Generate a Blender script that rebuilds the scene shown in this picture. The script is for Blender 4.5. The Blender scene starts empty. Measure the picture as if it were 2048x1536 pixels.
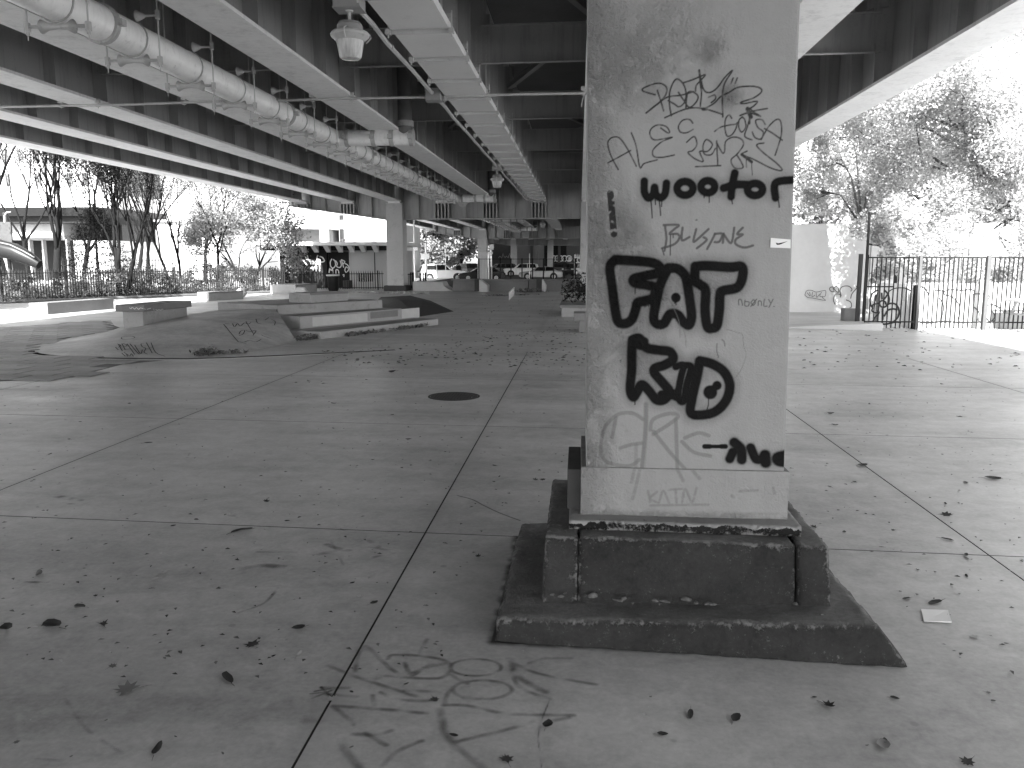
import bpy, bmesh, math, random
import numpy as np
from mathutils import Vector, Matrix
rnd = random.Random(7)
scene = bpy.context.scene

# ------------------------------------------------------------------ camera
F = 1650.0                       # focal length in pixels of the 2048 px wide photograph
PITCH = math.atan(248 / F)
YAW = math.atan(135 / math.hypot(F, 248))
EYE = Vector((0, 0, 1.56))
HD = Vector((-math.sin(YAW), math.cos(YAW), 0)); RT = Vector((math.cos(YAW), math.sin(YAW), 0)); ZU = Vector((0, 0, 1))
FW = HD * math.cos(PITCH) - ZU * math.sin(PITCH); UP = HD * math.sin(PITCH) + ZU * math.cos(PITCH)
cd = bpy.data.cameras.new('camera'); cam = bpy.data.objects.new('camera', cd); scene.collection.objects.link(cam)
cd.sensor_width = 36; cd.lens = 36 * F / 2048; cd.clip_start = 0.05; cd.clip_end = 3000
cam.matrix_world = Matrix((( RT.x, UP.x, -FW.x, EYE.x), (RT.y, UP.y, -FW.y, EYE.y), (RT.z, UP.z, -FW.z, EYE.z), (0, 0, 0, 1)))
scene.camera = cam

# ------------------------------------------------------------------ light
SUN_EL, SUN_DX, SUN_DY = 37.0, -0.115, -1.0       # elevation, and the horizontal direction towards the sun
az = math.atan2(SUN_DX, SUN_DY)
w = bpy.data.worlds.new('World'); scene.world = w; w.use_nodes = True
nt = w.node_tree; nt.nodes.clear()
sky = nt.nodes.new('ShaderNodeTexSky'); sky.sky_type = 'NISHITA'; sky.sun_disc = False
sky.sun_elevation = math.radians(SUN_EL); sky.sun_rotation = az; sky.dust_density = 2.0
bw = nt.nodes.new('ShaderNodeRGBToBW'); bg = nt.nodes.new('ShaderNodeBackground'); bg.inputs['Strength'].default_value = 0.15
wo = nt.nodes.new('ShaderNodeOutputWorld')
nt.links.new(sky.outputs[0], bw.inputs[0]); nt.links.new(bw.outputs[0], bg.inputs[0]); nt.links.new(bg.outputs[0], wo.inputs[0])
sd = bpy.data.lights.new('sun', 'SUN'); sd.energy = 5.0; sd.angle = math.radians(0.5); sd.color = (1, 1, 1)
so = bpy.data.objects.new('sun', sd); scene.collection.objects.link(so)
ce = math.cos(math.radians(SUN_EL)); n_ = math.hypot(SUN_DX, SUN_DY)
to_sun = Vector((SUN_DX / n_ * ce, SUN_DY / n_ * ce, math.sin(math.radians(SUN_EL))))
so.rotation_euler = to_sun.to_track_quat('Z', 'Y').to_euler(); so.location = (-10, -30, 30)
vs = scene.view_settings; vs.view_transform = 'Standard'; vs.look = 'None'; vs.exposure = 2.5; vs.gamma = 1; vs.use_curve_mapping = False
scene.cycles.max_bounces = 10; scene.cycles.diffuse_bounces = 6; scene.cycles.transparent_max_bounces = 24
scene.cycles.use_adaptive_sampling = True; scene.cycles.use_denoising = True; scene.cycles.sample_clamp_indirect = 8

# ------------------------------------------------------------------ where a pixel of the 2048x1536 photograph lies in the place
def ray(x, y): return FW * F + RT * (x - 1024) + UP * (768 - y)
def at(x, y, z=0.0):
    d = ray(x, y); return EYE + d * ((z - EYE.z) / d.z)
def atY(x, y, Y):
    d = ray(x, y); return EYE + d * (Y / d.y)
SK = 0.04                                         # the piers and joints are a little askew to the girders
def atS(x, y, Y0, k=SK):
    d = ray(x, y); return EYE + d * (Y0 / (d.y + k * d.x))

# ------------------------------------------------------------------ materials (all neutral: the photograph is black and white)
def grey(v): return (v, v, v, 1)
MATS = {}
class NT:
    def __init__(s, m): s.t = m.node_tree; s.n = s.t.nodes
    def new(s, k, **kw):
        n = s.n.new(k)
        for a, b in kw.items(): setattr(n, a, b)
        return n
    def link(s, a, b): s.t.links.new(a, b)
    def math(s, op, a, b=None, c=None, clamp=False):
        n = s.new('ShaderNodeMath', operation=op); n.use_clamp = clamp
        for i, v in enumerate((a, b, c)):
            if v is None: continue
            if hasattr(v, 'links'): s.link(v, n.inputs[i])
            else: n.inputs[i].default_value = v
        return n.outputs[0]
    def noise(s, vec, scale, detail=4, rough=0.55, dist=0.0):
        n = s.new('ShaderNodeTexNoise'); n.inputs['Scale'].default_value = scale; n.inputs['Detail'].default_value = detail
        n.inputs['Roughness'].default_value = rough; n.inputs['Distortion'].default_value = dist
        s.link(vec, n.inputs['Vector']); return n.outputs['Fac']
    def ramp(s, x, a, b, lo=0.0, hi=1.0):
        n = s.new('ShaderNodeMapRange'); n.inputs[1].default_value = a; n.inputs[2].default_value = b
        n.inputs[3].default_value = lo; n.inputs[4].default_value = hi; s.link(x, n.inputs[0]); return n.outputs[0]
    def mix(s, f, a, b):
        n = s.new('ShaderNodeMix', data_type='FLOAT')
        for i, v in ((0, f), (2, a), (3, b)):
            if hasattr(v, 'links'): s.link(v, n.inputs[i])
            else: n.inputs[i].default_value = v
        return n.outputs[0]
    def scaled(s, vec, sc):
        n = s.new('ShaderNodeMapping'); n.inputs['Scale'].default_value = sc; s.link(vec, n.inputs[0]); return n.outputs[0]
def newmat(name):
    m = bpy.data.materials.new(name); m.use_nodes = True; T = NT(m)
    b = next(n for n in T.n if n.type == 'BSDF_PRINCIPLED'); MATS[name] = m
    return m, T, b
def bump(T, b, h, strength, dist=0.01):
    n = T.new('ShaderNodeBump'); n.inputs['Strength'].default_value = strength; n.inputs['Distance'].default_value = dist
    T.link(h, n.inputs['Height']); T.link(n.outputs[0], b.inputs['Normal'])
def mat(name, v, rough=0.7, var=0.25, scale=3.0, fine=40.0, bmp=0.15, bdist=0.004, metal=0.0, stretch=(1, 1, 1), spec=0.5, dirt=0.0, dirt_v=0.05, streak=0.0):
    m, T, b = newmat(name)
    p = T.new('ShaderNodeNewGeometry').outputs['Position']; q = T.scaled(p, stretch)
    a = T.noise(q, scale, 5); c = T.noise(q, fine, 3)
    f = T.math('ADD', T.math('MULTIPLY', T.math('SUBTRACT', a, 0.5), var * 2), T.math('MULTIPLY', T.math('SUBTRACT', c, 0.5), var))
    v2 = T.math('MULTIPLY', T.math('ADD', f, 1.0), v)
    if dirt:
        d = T.ramp(T.noise(q, scale * 2.3, 8, 0.7), 0.62 - dirt * 0.1, 0.72, 0, 1); v2 = T.mix(T.math('MULTIPLY', d, dirt), v2, dirt_v)
    if streak:
        s1 = T.ramp(T.noise(T.scaled(p, (5, 5, 0.35)), 1.6, 5, 0.65), 0.5, 0.75, 0, streak); v2 = T.mix(s1, v2, T.math('MULTIPLY', v2, 0.45))
        s2 = T.ramp(T.noise(p, 17, 6, 0.75), 0.66, 0.70, 0, streak); v2 = T.mix(s2, v2, 0.07)
    T.link(v2, b.inputs['Base Color']); b.inputs['Roughness'].default_value = rough; b.inputs['Metallic'].default_value = metal
    b.inputs['Specular IOR Level'].default_value = spec if (v > 0.12 or name.startswith(('car', 'glass'))) else 0.12
    if name in ('joint_dark', 'joint_grime'): b.inputs['Specular IOR Level'].default_value = 0.0
    if bmp: bump(T, b, T.math('ADD', a, T.math('MULTIPLY', c, 0.6)), bmp, bdist)
    return m
mat('steel_paint', 0.38, 0.55, 0.14, 1.3, 30, 0.12, dirt=0.3, dirt_v=0.14, streak=0.6)
mat('steel_paint_dark', 0.28, 0.6, 0.14, 1.5, 30, 0.08)
mat('flange_paint', 0.82, 0.5, 0.14, 0.9, 22, 0.1, dirt=0.45, dirt_v=0.3, streak=0.35)  # same paint as the webs, lightened in colour to stand in for ground bounce
mat('pipe_wrap', 0.88, 0.33, 0.10, 2.5, 25, 0.2, dirt=0.5, dirt_v=0.25, streak=0.3)
mat('pipe_band', 0.42, 0.5, 0.2, 6, 40, 0.2, dirt=0.6, dirt_v=0.08)
mat('conduit', 0.45, 0.4, 0.18, 5, 60, 0.2, dirt=0.5, dirt_v=0.12)
mat('rod_steel', 0.5, 0.5, 0.2, 5, 60, 0.2)
mat('rust', 0.07, 0.85, 0.5, 9, 60, 0.6)
mat('cover_plate', 0.68, 0.5, 0.12, 1.2, 30, 0.06, dirt=0.2, dirt_v=0.2)
mat('box_grey', 0.26, 0.55, 0.15, 5, 50, 0.1)
mat('deck_concrete', 0.16, 0.9, 0.3, 0.8, 12, 0.2)
mat('joint_grime', 0.05, 0.95, 0.3, bmp=0)
mat('joint_dark', 0.02, 0.9, 0.2)
mat('white_paint', 0.72, 0.5, 0.08, 1.2, 20, 0.05)
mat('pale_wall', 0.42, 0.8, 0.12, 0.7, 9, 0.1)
mat('grey_wall', 0.3, 0.8, 0.2, 0.9, 9, 0.1)
mat('dark_wall', 0.07, 0.85, 0.3, 0.7, 9, 0.1)
mat('mid_wall', 0.16, 0.85, 0.3, 0.7, 9, 0.1)
mat('black_iron', 0.012, 0.5, 0.3, 5, 60, 0.1)
mat('fence_paint', 0.035, 0.4, 0.3, 5, 60, 0.1)
mat('ledge_concrete', 0.27, 0.7, 0.22, 2.0, 25, 0.2, dirt=0.7, dirt_v=0.13)
mat('ledge_dark', 0.14, 0.6, 0.3, 2.0, 25, 0.2)
mat('ledge_patch', 0.40, 0.7, 0.15, 6, 30, 0.1)
mat('kerb_concrete', 0.34, 0.6, 0.15, 2.0, 25, 0.15)
mat('black_paint', 0.008, 0.45, 0.3, 3, 30, 0.2)
mat('pyramid_dark', 0.05, 0.55, 0.2, 2, 20, 0.15)
mat('asphalt', 0.06, 0.85, 0.3, 1.5, 60, 0.3)
mat('road_marking', 0.6, 0.7, 0.2, 3, 30, 0.05)
mat('earth', 0.10, 0.95, 0.4, 2, 30, 0.8, 0.02)
mat('bark', 0.010, 0.9, 0.35, 8, 50, 0.8, 0.02, stretch=(1, 1, 0.25))
mat('bark_pale', 0.3, 0.9, 0.3, 5, 40, 0.6, 0.02)
mat('tyre', 0.02, 0.8, 0.2)
mat('rim', 0.5, 0.3, 0.1, metal=0.8)
mat('car_white', 0.75, 0.22, 0.03, bmp=0); mat('car_silver', 0.42, 0.25, 0.03, bmp=0, metal=0.5); mat('car_black', 0.02, 0.15, 0.05, bmp=0)
mat('car_grey', 0.14, 0.2, 0.05, bmp=0, metal=0.3)
mat('glass_dark', 0.012, 0.06, 0.05, bmp=0); mat('lamp_glass_car', 0.7, 0.1, 0.05, bmp=0)
mat('window_grey', 0.1, 0.15, 0.3, bmp=0)
mat('cloth_dark', 0.02, 0.9, 0.2); mat('skin_tone', 0.3, 0.6, 0.1)
mat('paper', 0.8, 0.8, 0.05); mat('steel_galv', 0.5, 0.4, 0.15, 6, 50, 0.1)
mat('sticker_black', 0.01, 0.4, 0.05, bmp=0)
mat('iron_cover', 0.05, 0.6, 0.4, 12, 60, 0.4)
mat('slide_plastic', 0.02, 0.3, 0.1)

def leafmat(name, v, var, transl=0.35, rough=0.6, cut=None):
    m, T, b = newmat(name)
    g = T.new('ShaderNodeNewGeometry'); oi = T.new('ShaderNodeObjectInfo')
    r = T.math('ADD', T.math('MULTIPLY', T.noise(g.outputs['Position'], 3.0, 3), 0.8), T.math('MULTIPLY', g.outputs['Random Per Island'], 0.6))
    v2 = T.math('MULTIPLY', T.ramp(r, 0.3, 1.1, 1 - var, 1 + var), v)
    T.link(v2, b.inputs['Base Color']); b.inputs['Roughness'].default_value = rough; b.inputs['Specular IOR Level'].default_value = 0.15
    if transl:
        tr = T.new('ShaderNodeBsdfTranslucent'); T.link(v2, tr.inputs[0]); mx = T.new('ShaderNodeMixShader'); mx.inputs[0].default_value = transl
        out = next(n for n in T.n if n.type == 'OUTPUT_MATERIAL'); T.link(b.outputs[0], mx.inputs[1]); T.link(tr.outputs[0], mx.inputs[2]); T.link(mx.outputs[0], out.inputs[0])
    return m
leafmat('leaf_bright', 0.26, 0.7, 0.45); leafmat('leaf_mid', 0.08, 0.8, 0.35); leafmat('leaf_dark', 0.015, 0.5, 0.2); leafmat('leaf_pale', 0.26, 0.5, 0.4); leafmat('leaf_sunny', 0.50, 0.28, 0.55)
leafmat('litter', 0.17, 0.8, 0.1); leafmat('dry_dark', 0.05, 0.6, 0.0); leafmat('dry_mid', 0.16, 0.5, 0.0); leafmat('dry_light', 0.42, 0.3, 0.0)

# plaza concrete: troweled, stained, slightly glossy
def concrete_floor(name, base, rough_lo=0.36, rough_hi=0.46, joints=False):
    m, T, b = newmat(name)
    g = T.new('ShaderNodeNewGeometry'); p = g.outputs['Position']; oi = T.new('ShaderNodeObjectInfo')
    st = T.noise(T.scaled(p, (0.5, 1.6, 1)), 1.1, 6, 0.6, 0.6)
    bl = T.noise(p, 0.55, 4, 0.5, 0.3); fi = T.noise(p, 38, 4, 0.7); md = T.noise(p, 7, 5, 0.65, 0.5)
    v = T.math('ADD', T.math('MULTIPLY', T.math('SUBTRACT', st, 0.5), 1.0), T.math('MULTIPLY', T.math('SUBTRACT', bl, 0.5), 0.9))
    v = T.math('ADD', v, T.math('MULTIPLY', T.math('SUBTRACT', fi, 0.5), 0.6)); v = T.math('ADD', v, T.math('MULTIPLY', T.math('SUBTRACT', md, 0.5), 0.8))
    v = T.math('ADD', v, T.math('MULTIPLY', T.math('SUBTRACT', oi.outputs['Random'], 0.5), 0.13))
    v = T.math('MULTIPLY', T.math('ADD', v, 1.0), base)
    # small dark spots and smudges left by leaves
    sp = T.ramp(T.noise(p, 9, 7, 0.75, 0.2), 0.60, 0.72, 0, 0.35); v = T.mix(sp, v, base * 0.5)
    sm = T.ramp(T.noise(T.scaled(p, (1, 1.8, 1)), 2.4, 8, 0.72, 0.2), 0.55, 0.80, 0, 0.45); v = T.mix(sm, v, base * 0.5)
    ls = T.ramp(T.noise(p, 60, 2, 0.5), 0.74, 0.78, 0, 0.5); v = T.mix(ls, v, base * 1.7)
    gum = T.new('ShaderNodeTexVoronoi'); gum.inputs['Scale'].default_value = 2.3; T.link(p, gum.inputs['Vector'])
    v = T.mix(T.ramp(gum.outputs['Distance'], 0.03, 0.045, 0.55, 0), v, base * 0.5)
    if joints:      # grime that gathers beside the joints
        sx = T.new('ShaderNodeSeparateXYZ'); T.link(p, sx.inputs[0])
        dx = T.math('ABSOLUTE', T.math('WRAP', T.math('ADD', sx.outputs[0], 10.08), 1.535, -1.535))
        g1 = T.math('MULTIPLY', T.ramp(dx, 0.0, 0.09, 1, 0), T.ramp(md, 0.35, 0.7)); v = T.mix(T.math('MULTIPLY', g1, 0.55), v, base * 0.45)
    T.link(v, b.inputs['Base Color'])
    T.link(T.ramp(T.noise(T.scaled(p, (0.7, 1.5, 1)), 1.1, 3, 0.5), 0.3, 0.7, rough_lo, rough_hi), b.inputs['Roughness'])
    bump(T, b, T.math('ADD', T.math('MULTIPLY', md, 1.0), T.math('MULTIPLY', fi, 0.25)), 0.18, 0.004)
    return m
concrete_floor('floor_concrete', 0.37, joints=True); concrete_floor('bank_concrete', 0.38, 0.4, 0.65); concrete_floor('paver_concrete', 0.22, 0.5, 0.7)

# painted surfaces whose lettering is carried by the mesh (attributes paint, tone)
def painted(name, base, rough, alpha_only=False, lumpy=False):
    m, T, b = newmat(name)
    g = T.new('ShaderNodeNewGeometry'); p = g.outputs['Position']
    pa = T.new('ShaderNodeAttribute', attribute_name='paint').outputs['Fac']; to = T.new('ShaderNodeAttribute', attribute_name='tone').outputs['Fac']
    grain = T.noise(p, 300, 2, 0.6)
    pa2 = T.ramp(T.math('ADD', pa, T.math('MULTIPLY', T.math('SUBTRACT', grain, 0.5), T.math('MULTIPLY', T.math('MULTIPLY', pa, T.math('SUBTRACT', 1.0, pa)), 2.2))), 0.02, 0.98)
    if alpha_only:
        T.link(T.mix(pa2, to, to), b.inputs['Base Color']); T.link(pa2, b.inputs['Alpha']); b.inputs['Roughness'].default_value = rough; return m
    wear = T.new('ShaderNodeAttribute', attribute_name='wear').outputs['Fac']
    a = T.noise(T.scaled(p, (1, 1, 0.35)), 3.5, 6, 0.6); c = T.noise(p, 22, 4, 0.6); st = T.noise(T.scaled(p, (14, 14, 0.5)), 1.0, 4, 0.6)
    v = T.math('ADD', T.math('MULTIPLY', T.math('SUBTRACT', a, 0.5), 0.16), T.math('MULTIPLY', T.math('SUBTRACT', c, 0.5), 0.12))
    v = T.math('ADD', v, T.math('MULTIPLY', T.math('SUBTRACT', st, 0.5), 0.16)); v = T.math('MULTIPLY', T.math('ADD', v, 1.0), base)
    sc = T.ramp(T.noise(p, 38, 7, 0.8), 0.65, 0.70, 0, 0.45); v = T.mix(T.math('MULTIPLY', sc, T.ramp(wear, 0.1, 1.0)), v, base * 0.45)
    gs = T.ramp(T.noise(T.scaled(p, (30, 30, 3)), 1.0, 3, 0.5), 0.66, 0.75, 0, 0.22); v = T.mix(gs, v, base * 0.6)
    pit = T.ramp(T.noise(p, 85, 5, 0.7), 0.655, 0.70, 0, 0.5); v = T.mix(T.math('MULTIPLY', pit, T.ramp(wear, 0.0, 0.6, 0.12, 1.0)), v, base * 0.35)
    gr = T.ramp(T.noise(T.scaled(p, (1, 1, 0.6)), 16, 8, 0.75), 0.46, 0.66, 0, 0.12); v = T.mix(T.math('MULTIPLY', gr, T.ramp(wear, 0.0, 0.8, 0.25, 1.0)), v, base * 0.5)
    run = T.ramp(T.noise(T.scaled(p, (55, 55, 1.6)), 1.0, 3, 0.5), 0.68, 0.74, 0, 0.35); v = T.mix(run, v, base * 0.62)
    T.link(T.mix(pa2, v, to), b.inputs['Base Color'])
    T.link(T.mix(pa2, rough, 0.7), b.inputs['Roughness']); T.link(T.mix(pa2, 0.4, 0.12), b.inputs['Specular IOR Level'])
    lump = T.math('MULTIPLY', T.noise(p, 45, 5, 0.6), wear)
    big = T.ramp(T.noise(p, 12, 6, 0.7), 0.45, 0.70)
    h = T.math('ADD', T.math('MULTIPLY', lump, 1.0), T.math('ADD', T.math('MULTIPLY', big, T.math('MULTIPLY', wear, 0.9)), T.math('MULTIPLY', T.noise(p, 130, 3), 0.08)))
    bump(T, b, h, 1.0, 0.03)
    return m
painted('column_paint', 0.26, 0.45); painted('tag_paint', 0.1, 0.6, True)

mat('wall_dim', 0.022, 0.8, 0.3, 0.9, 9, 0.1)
def chipped(name, v, under, thr=0.5, rough=0.6, white_top=False):
    m, T, b = newmat(name)
    p = T.new('ShaderNodeNewGeometry').outputs['Position']; wear = T.new('ShaderNodeAttribute', attribute_name='wear').outputs['Fac']
    a = T.noise(p, 3.0, 6, 0.6); c = T.noise(p, 48, 6, 0.75); e = T.noise(p, 11, 8, 0.8, 0.4); s = T.noise(p, 90, 3, 0.6)
    col = T.math('MULTIPLY', T.math('MAXIMUM', 0.15, T.math('ADD', -0.95, T.math('ADD', T.math('MULTIPLY', a, 1.4), T.math('ADD', T.math('MULTIPLY', e, 1.5), T.math('MULTIPLY', c, 0.8))))), v)
    pk = T.math('ADD', T.math('MULTIPLY', wear, 0.16), T.math('ADD', T.math('MULTIPLY', e, 0.75), T.math('MULTIPLY', c, 0.40)))
    chip = T.ramp(pk, 0.685, 0.745, 0, 1)
    col = T.mix(T.math('MULTIPLY', chip, T.ramp(c, 0.3, 0.7, 0.35, 1.0)), col, under)
    if white_top:
        sz = T.new('ShaderNodeSeparateXYZ'); T.link(p, sz.inputs[0]); blot = T.noise(T.scaled(p, (1, 1, 0.3)), 14, 6, 0.7, 0.3)
        side = T.ramp(sz.outputs[0], 0.0, 0.12, 0.016, 0.0)
        zl_ = T.math('ADD', T.math('SUBTRACT', sz.outputs[2], 0.4355), T.math('ADD', T.math('MULTIPLY', T.math('SUBTRACT', blot, 0.5), 0.07), side))
        col = T.mix(T.ramp(zl_, 0.0, 0.0015), col, T.math('MULTIPLY', T.math('ADD', 0.75, T.math('MULTIPLY', a, 0.4)), 0.34))
    speck = T.ramp(s, 0.64, 0.70, 0, 0.6); col = T.mix(T.math('MULTIPLY', speck, T.ramp(e, 0.45, 0.6)), col, under * 1.1)
    sx = T.new('ShaderNodeSeparateXYZ'); T.link(T.new('ShaderNodeNewGeometry').outputs['Normal'], sx.inputs[0])
    top_light = T.math('MULTIPLY', T.ramp(sx.outputs[2], 0.5, 0.95), T.ramp(a, 0.3, 0.7, 0.35, 0.95)); col = T.mix(top_light, col, T.math('MULTIPLY', T.math('ADD', 0.2, T.math('ADD', c, T.math('MULTIPLY', e, 0.6))), 0.15))  # pale dusty tone on up-facing sides, painted in for missing light from above
    T.link(col, b.inputs['Base Color']); b.inputs['Roughness'].default_value = 0.75; b.inputs['Specular IOR Level'].default_value = 0.2
    h = T.math('ADD', T.math('MULTIPLY', chip, -0.5), T.math('ADD', e, T.math('MULTIPLY', c, 0.35)))
    bump(T, b, h, 1.0, 0.012)
    return m
chipped('footing_paint', 0.036, 0.19); chipped('plate_paint', 0.018, 0.34, white_top=True); chipped('collar_paint', 0.28, 0.2)

# ------------------------------------------------------------------ mesh helpers
COL = scene.collection
class MB:
    def __init__(s): s.v = []; s.f = []
    def add(s, vs, fs):
        o = len(s.v); s.v += [tuple(p) for p in vs]; s.f += [tuple(i + o for i in f) for f in fs]; return s
    def box(s, x0, x1, y0, y1, z0, z1, M=None):
        vs = [Vector((x, y, z)) for z in (z0, z1) for y in (y0, y1) for x in (x0, x1)]
        if M is not None: vs = [M @ p for p in vs]
        return s.add(vs, [(0, 2, 3, 1), (4, 5, 7, 6), (0, 1, 5, 4), (1, 3, 7, 5), (3, 2, 6, 7), (2, 0, 4, 6)])
    def hexa(s, c):     # eight corners: bottom ring of four, then top ring of four
        return s.add(c, [(3, 2, 1, 0), (4, 5, 6, 7), (0, 1, 5, 4), (1, 2, 6, 5), (2, 3, 7, 6), (3, 0, 4, 7)])
    def prism(s, pts, d):   # polygon pts (3d) extruded by vector d
        n = len(pts); a = [Vector(p) for p in pts]; b_ = [p + Vector(d) for p in a]
        return s.add(a + b_, [tuple(range(n))[::-1], tuple(range(n, 2 * n))] + [(i, (i + 1) % n, n + (i + 1) % n, n + i) for i in range(n)])
    def tube(s, p0, p1, r0, r1=None, n=8, caps=True):
        p0 = Vector(p0); p1 = Vector(p1); r1 = r0 if r1 is None else r1
        d = (p1 - p0); q = d.to_track_quat('Z', 'Y')
        vs = []
        for p, r in ((p0, r0), (p1, r1)):
            for i in range(n):
                a = 2 * math.pi * i / n; vs.append(p + q @ Vector((math.cos(a) * r, math.sin(a) * r, 0)))
        fs = [(i, (i + 1) % n, n + (i + 1) % n, n + i) for i in range(n)]
        if caps: fs += [tuple(range(n))[::-1], tuple(range(n, 2 * n))]
        return s.add(vs, fs)
    def path(s, pts, rs, n=8):
        pts = [Vector(p) for p in pts]
        if not hasattr(rs, '__len__'): rs = [rs] * len(pts)
        o = len(s.v); m = len(pts); up = Vector((0, 0, 1)); prev = None
        for k, p in enumerate(pts):
            t = (pts[min(k + 1, m - 1)] - pts[max(k - 1, 0)]).normalized()
            if prev is None:
                a = t.orthogonal().normalized()
            else:
                a = (prev - t * prev.dot(t)); a = a.normalized() if a.length > 1e-6 else t.orthogonal().normalized()
            prev = a; bb = t.cross(a)
            for i in range(n):
                an = 2 * math.pi * i / n; s.v.append(tuple(p + (a * math.cos(an) + bb * math.sin(an)) * rs[k]))
        for k in range(m - 1):
            for i in range(n):
                j = (i + 1) % n; s.f.append((o + k * n + i, o + k * n + j, o + (k + 1) * n + j, o + (k + 1) * n + i))
        s.f.append(tuple(o + i for i in range(n))[::-1]); s.f.append(tuple(o + (m - 1) * n + i for i in range(n)))
        return s
    def lathe(s, prof, n=24, M=None):    # prof: (r, z) pairs
        o = len(s.v)
        for r, z in prof:
            for i in range(n):
                a = 2 * math.pi * i / n; p = Vector((r * math.cos(a), r * math.sin(a), z)); s.v.append(tuple(M @ p if M is not None else p))
        for k in range(len(prof) - 1):
            for i in range(n):
                j = (i + 1) % n; s.f.append((o + k * n + i, o + k * n + j, o + (k + 1) * n + j, o + (k + 1) * n + i))
        s.f.append(tuple(o + i for i in range(n))[::-1]); s.f.append(tuple(o + (len(prof) - 1) * n + i for i in range(n)))
        return s
    def mesh(s, name):
        me = bpy.data.meshes.new(name); me.from_pydata(s.v, [], s.f); me.update(); return me
    def build(s, name, m, parent=None, smooth=False, bevel=0, loc=None):
        me = s.mesh(name); me.materials.append(MATS[m] if isinstance(m, str) else m)
        if smooth: me.polygons.foreach_set('use_smooth', [True] * len(me.polygons)); 
        o = bpy.data.objects.new(name, me); COL.objects.link(o)
        if parent is not None: o.parent = parent
        if loc is not None: o.location = loc
        if smooth == 'auto':
            me.set_sharp_from_angle(angle=math.radians(35))
        if bevel:
            b = o.modifiers.new('edge', 'BEVEL'); b.width = bevel; b.segments = 2; b.limit_method = 'ANGLE'
        return o
def tag(o, label=None, cat=None, group=None, kind=None):
    if label: o['label'] = label
    if cat: o['category'] = cat
    if group: o['group'] = group
    if kind: o['kind'] = kind
    return o
def thing(name, label, cat, loc=(0, 0, 0), rz=0, group=None):
    o = bpy.data.objects.new(name, None); COL.objects.link(o); o.location = loc; o.rotation_euler = (0, 0, rz); o.empty_display_size = 0.2
    return tag(o, label, cat, group)
def dup(root, loc=None, rz=None, label=None, cat=None, parent=None):
    r = root.copy(); COL.objects.link(r)
    if loc is not None: r.location = loc
    if rz is not None: r.rotation_euler = (0, 0, rz)
    if label: r['label'] = label
    if parent is not None: r.parent = parent
    for ch in [c for c in KIDS(root)]:
        dup(ch, parent=r)
    return r
def KIDS(o): return list(o.children)
def place(me, name, parent=None, loc=(0, 0, 0), rot=(0, 0, 0), sc=(1, 1, 1)):
    o = bpy.data.objects.new(name, me); COL.objects.link(o); o.parent = parent; o.location = loc; o.rotation_euler = rot; o.scale = sc; return o
def mesh_m(mb, name, m):
    me = mb.mesh(name); me.materials.append(MATS[m]); return me
def obox(p0, p1, depth, z0, h, left=True):   # box on the ground edge p0->p1, going back by depth
    a = Vector((p0[0], p0[1], z0)); b = Vector((p1[0], p1[1], z0)); d = (b - a).normalized()
    n = Vector((-d.y, d.x, 0)) * depth
    return [a, b, b + n, a + n] + [q + Vector((0, 0, h)) for q in (a, b, b + n, a + n)]
# a block with rounded, worn edges from eight corners; carries the attribute wear
def rough_block(name, c, m, parent, step=0.03, rad=0.02, amp=0.004, seed=0, zpow=1.0):
    c = [Vector(p) for p in c]
    L = [(c[1] - c[0]).length, (c[3] - c[0]).length, (c[4] - c[0]).length]
    N = [max(2, int(l / step)) for l in L]
    def tri(u, v, w_):
        a = c[0].lerp(c[1], u).lerp(c[3].lerp(c[2], u), v); b = c[4].lerp(c[5], u).lerp(c[7].lerp(c[6], u), v); return a.lerp(b, w_)
    idx = {}; vs = []; fs = []; wear = []
    def vid(i, j, k):
        key = (i, j, k)
        if key not in idx:
            u, v, w_ = i / N[0], j / N[1], k / N[2]
            q = [u * L[0], v * L[1], w_ * L[2]]
            inn = [min(max(q[a], rad), L[a] - rad) for a in range(3)]
            dv = Vector([q[a] - inn[a] for a in range(3)])
            ds = sorted(min(q[a], L[a] - q[a]) for a in range(3))
            wear.append(math.exp(-(ds[1] / 0.022)))
            if dv.length > rad: dv = dv.normalized() * rad
            q2 = [inn[a] + dv[a] for a in range(3)]
            idx[key] = len(vs); p = tri(q2[0] / L[0], q2[1] / L[1], q2[2] / L[2])
            from mathutils import noise
            nz = noise.noise_vector(p * 9 + Vector((seed, 0, 0))) * amp + noise.noise_vector(p * 38) * amp * 0.5 * (1 + 2 * wear[-1])
            vs.append(tuple(p + nz))
        return idx[key]
    for ax in range(3):
        b_, d_ = [a for a in range(3) if a != ax]
        for side in (0, N[ax]):
            for i in range(N[b_]):
                for j in range(N[d_]):
                    q = []
                    for (ii, jj) in ((i, j), (i + 1, j), (i + 1, j + 1), (i, j + 1)):
                        t = [0, 0, 0]; t[ax] = side; t[b_] = ii; t[d_] = jj; q.append(vid(*t))
                    fs.append(tuple(q))
    mb = MB(); mb.v = vs; mb.f = fs; o = mb.build(name, m, parent, smooth=True)
    bm = bmesh.new(); bm.from_mesh(o.data); bmesh.ops.recalc_face_normals(bm, faces=bm.faces); bm.to_mesh(o.data); bm.free()
    at_ = o.data.attributes.new('wear', 'FLOAT', 'POINT'); at_.data.foreach_set('value', wear)
    return o

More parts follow.
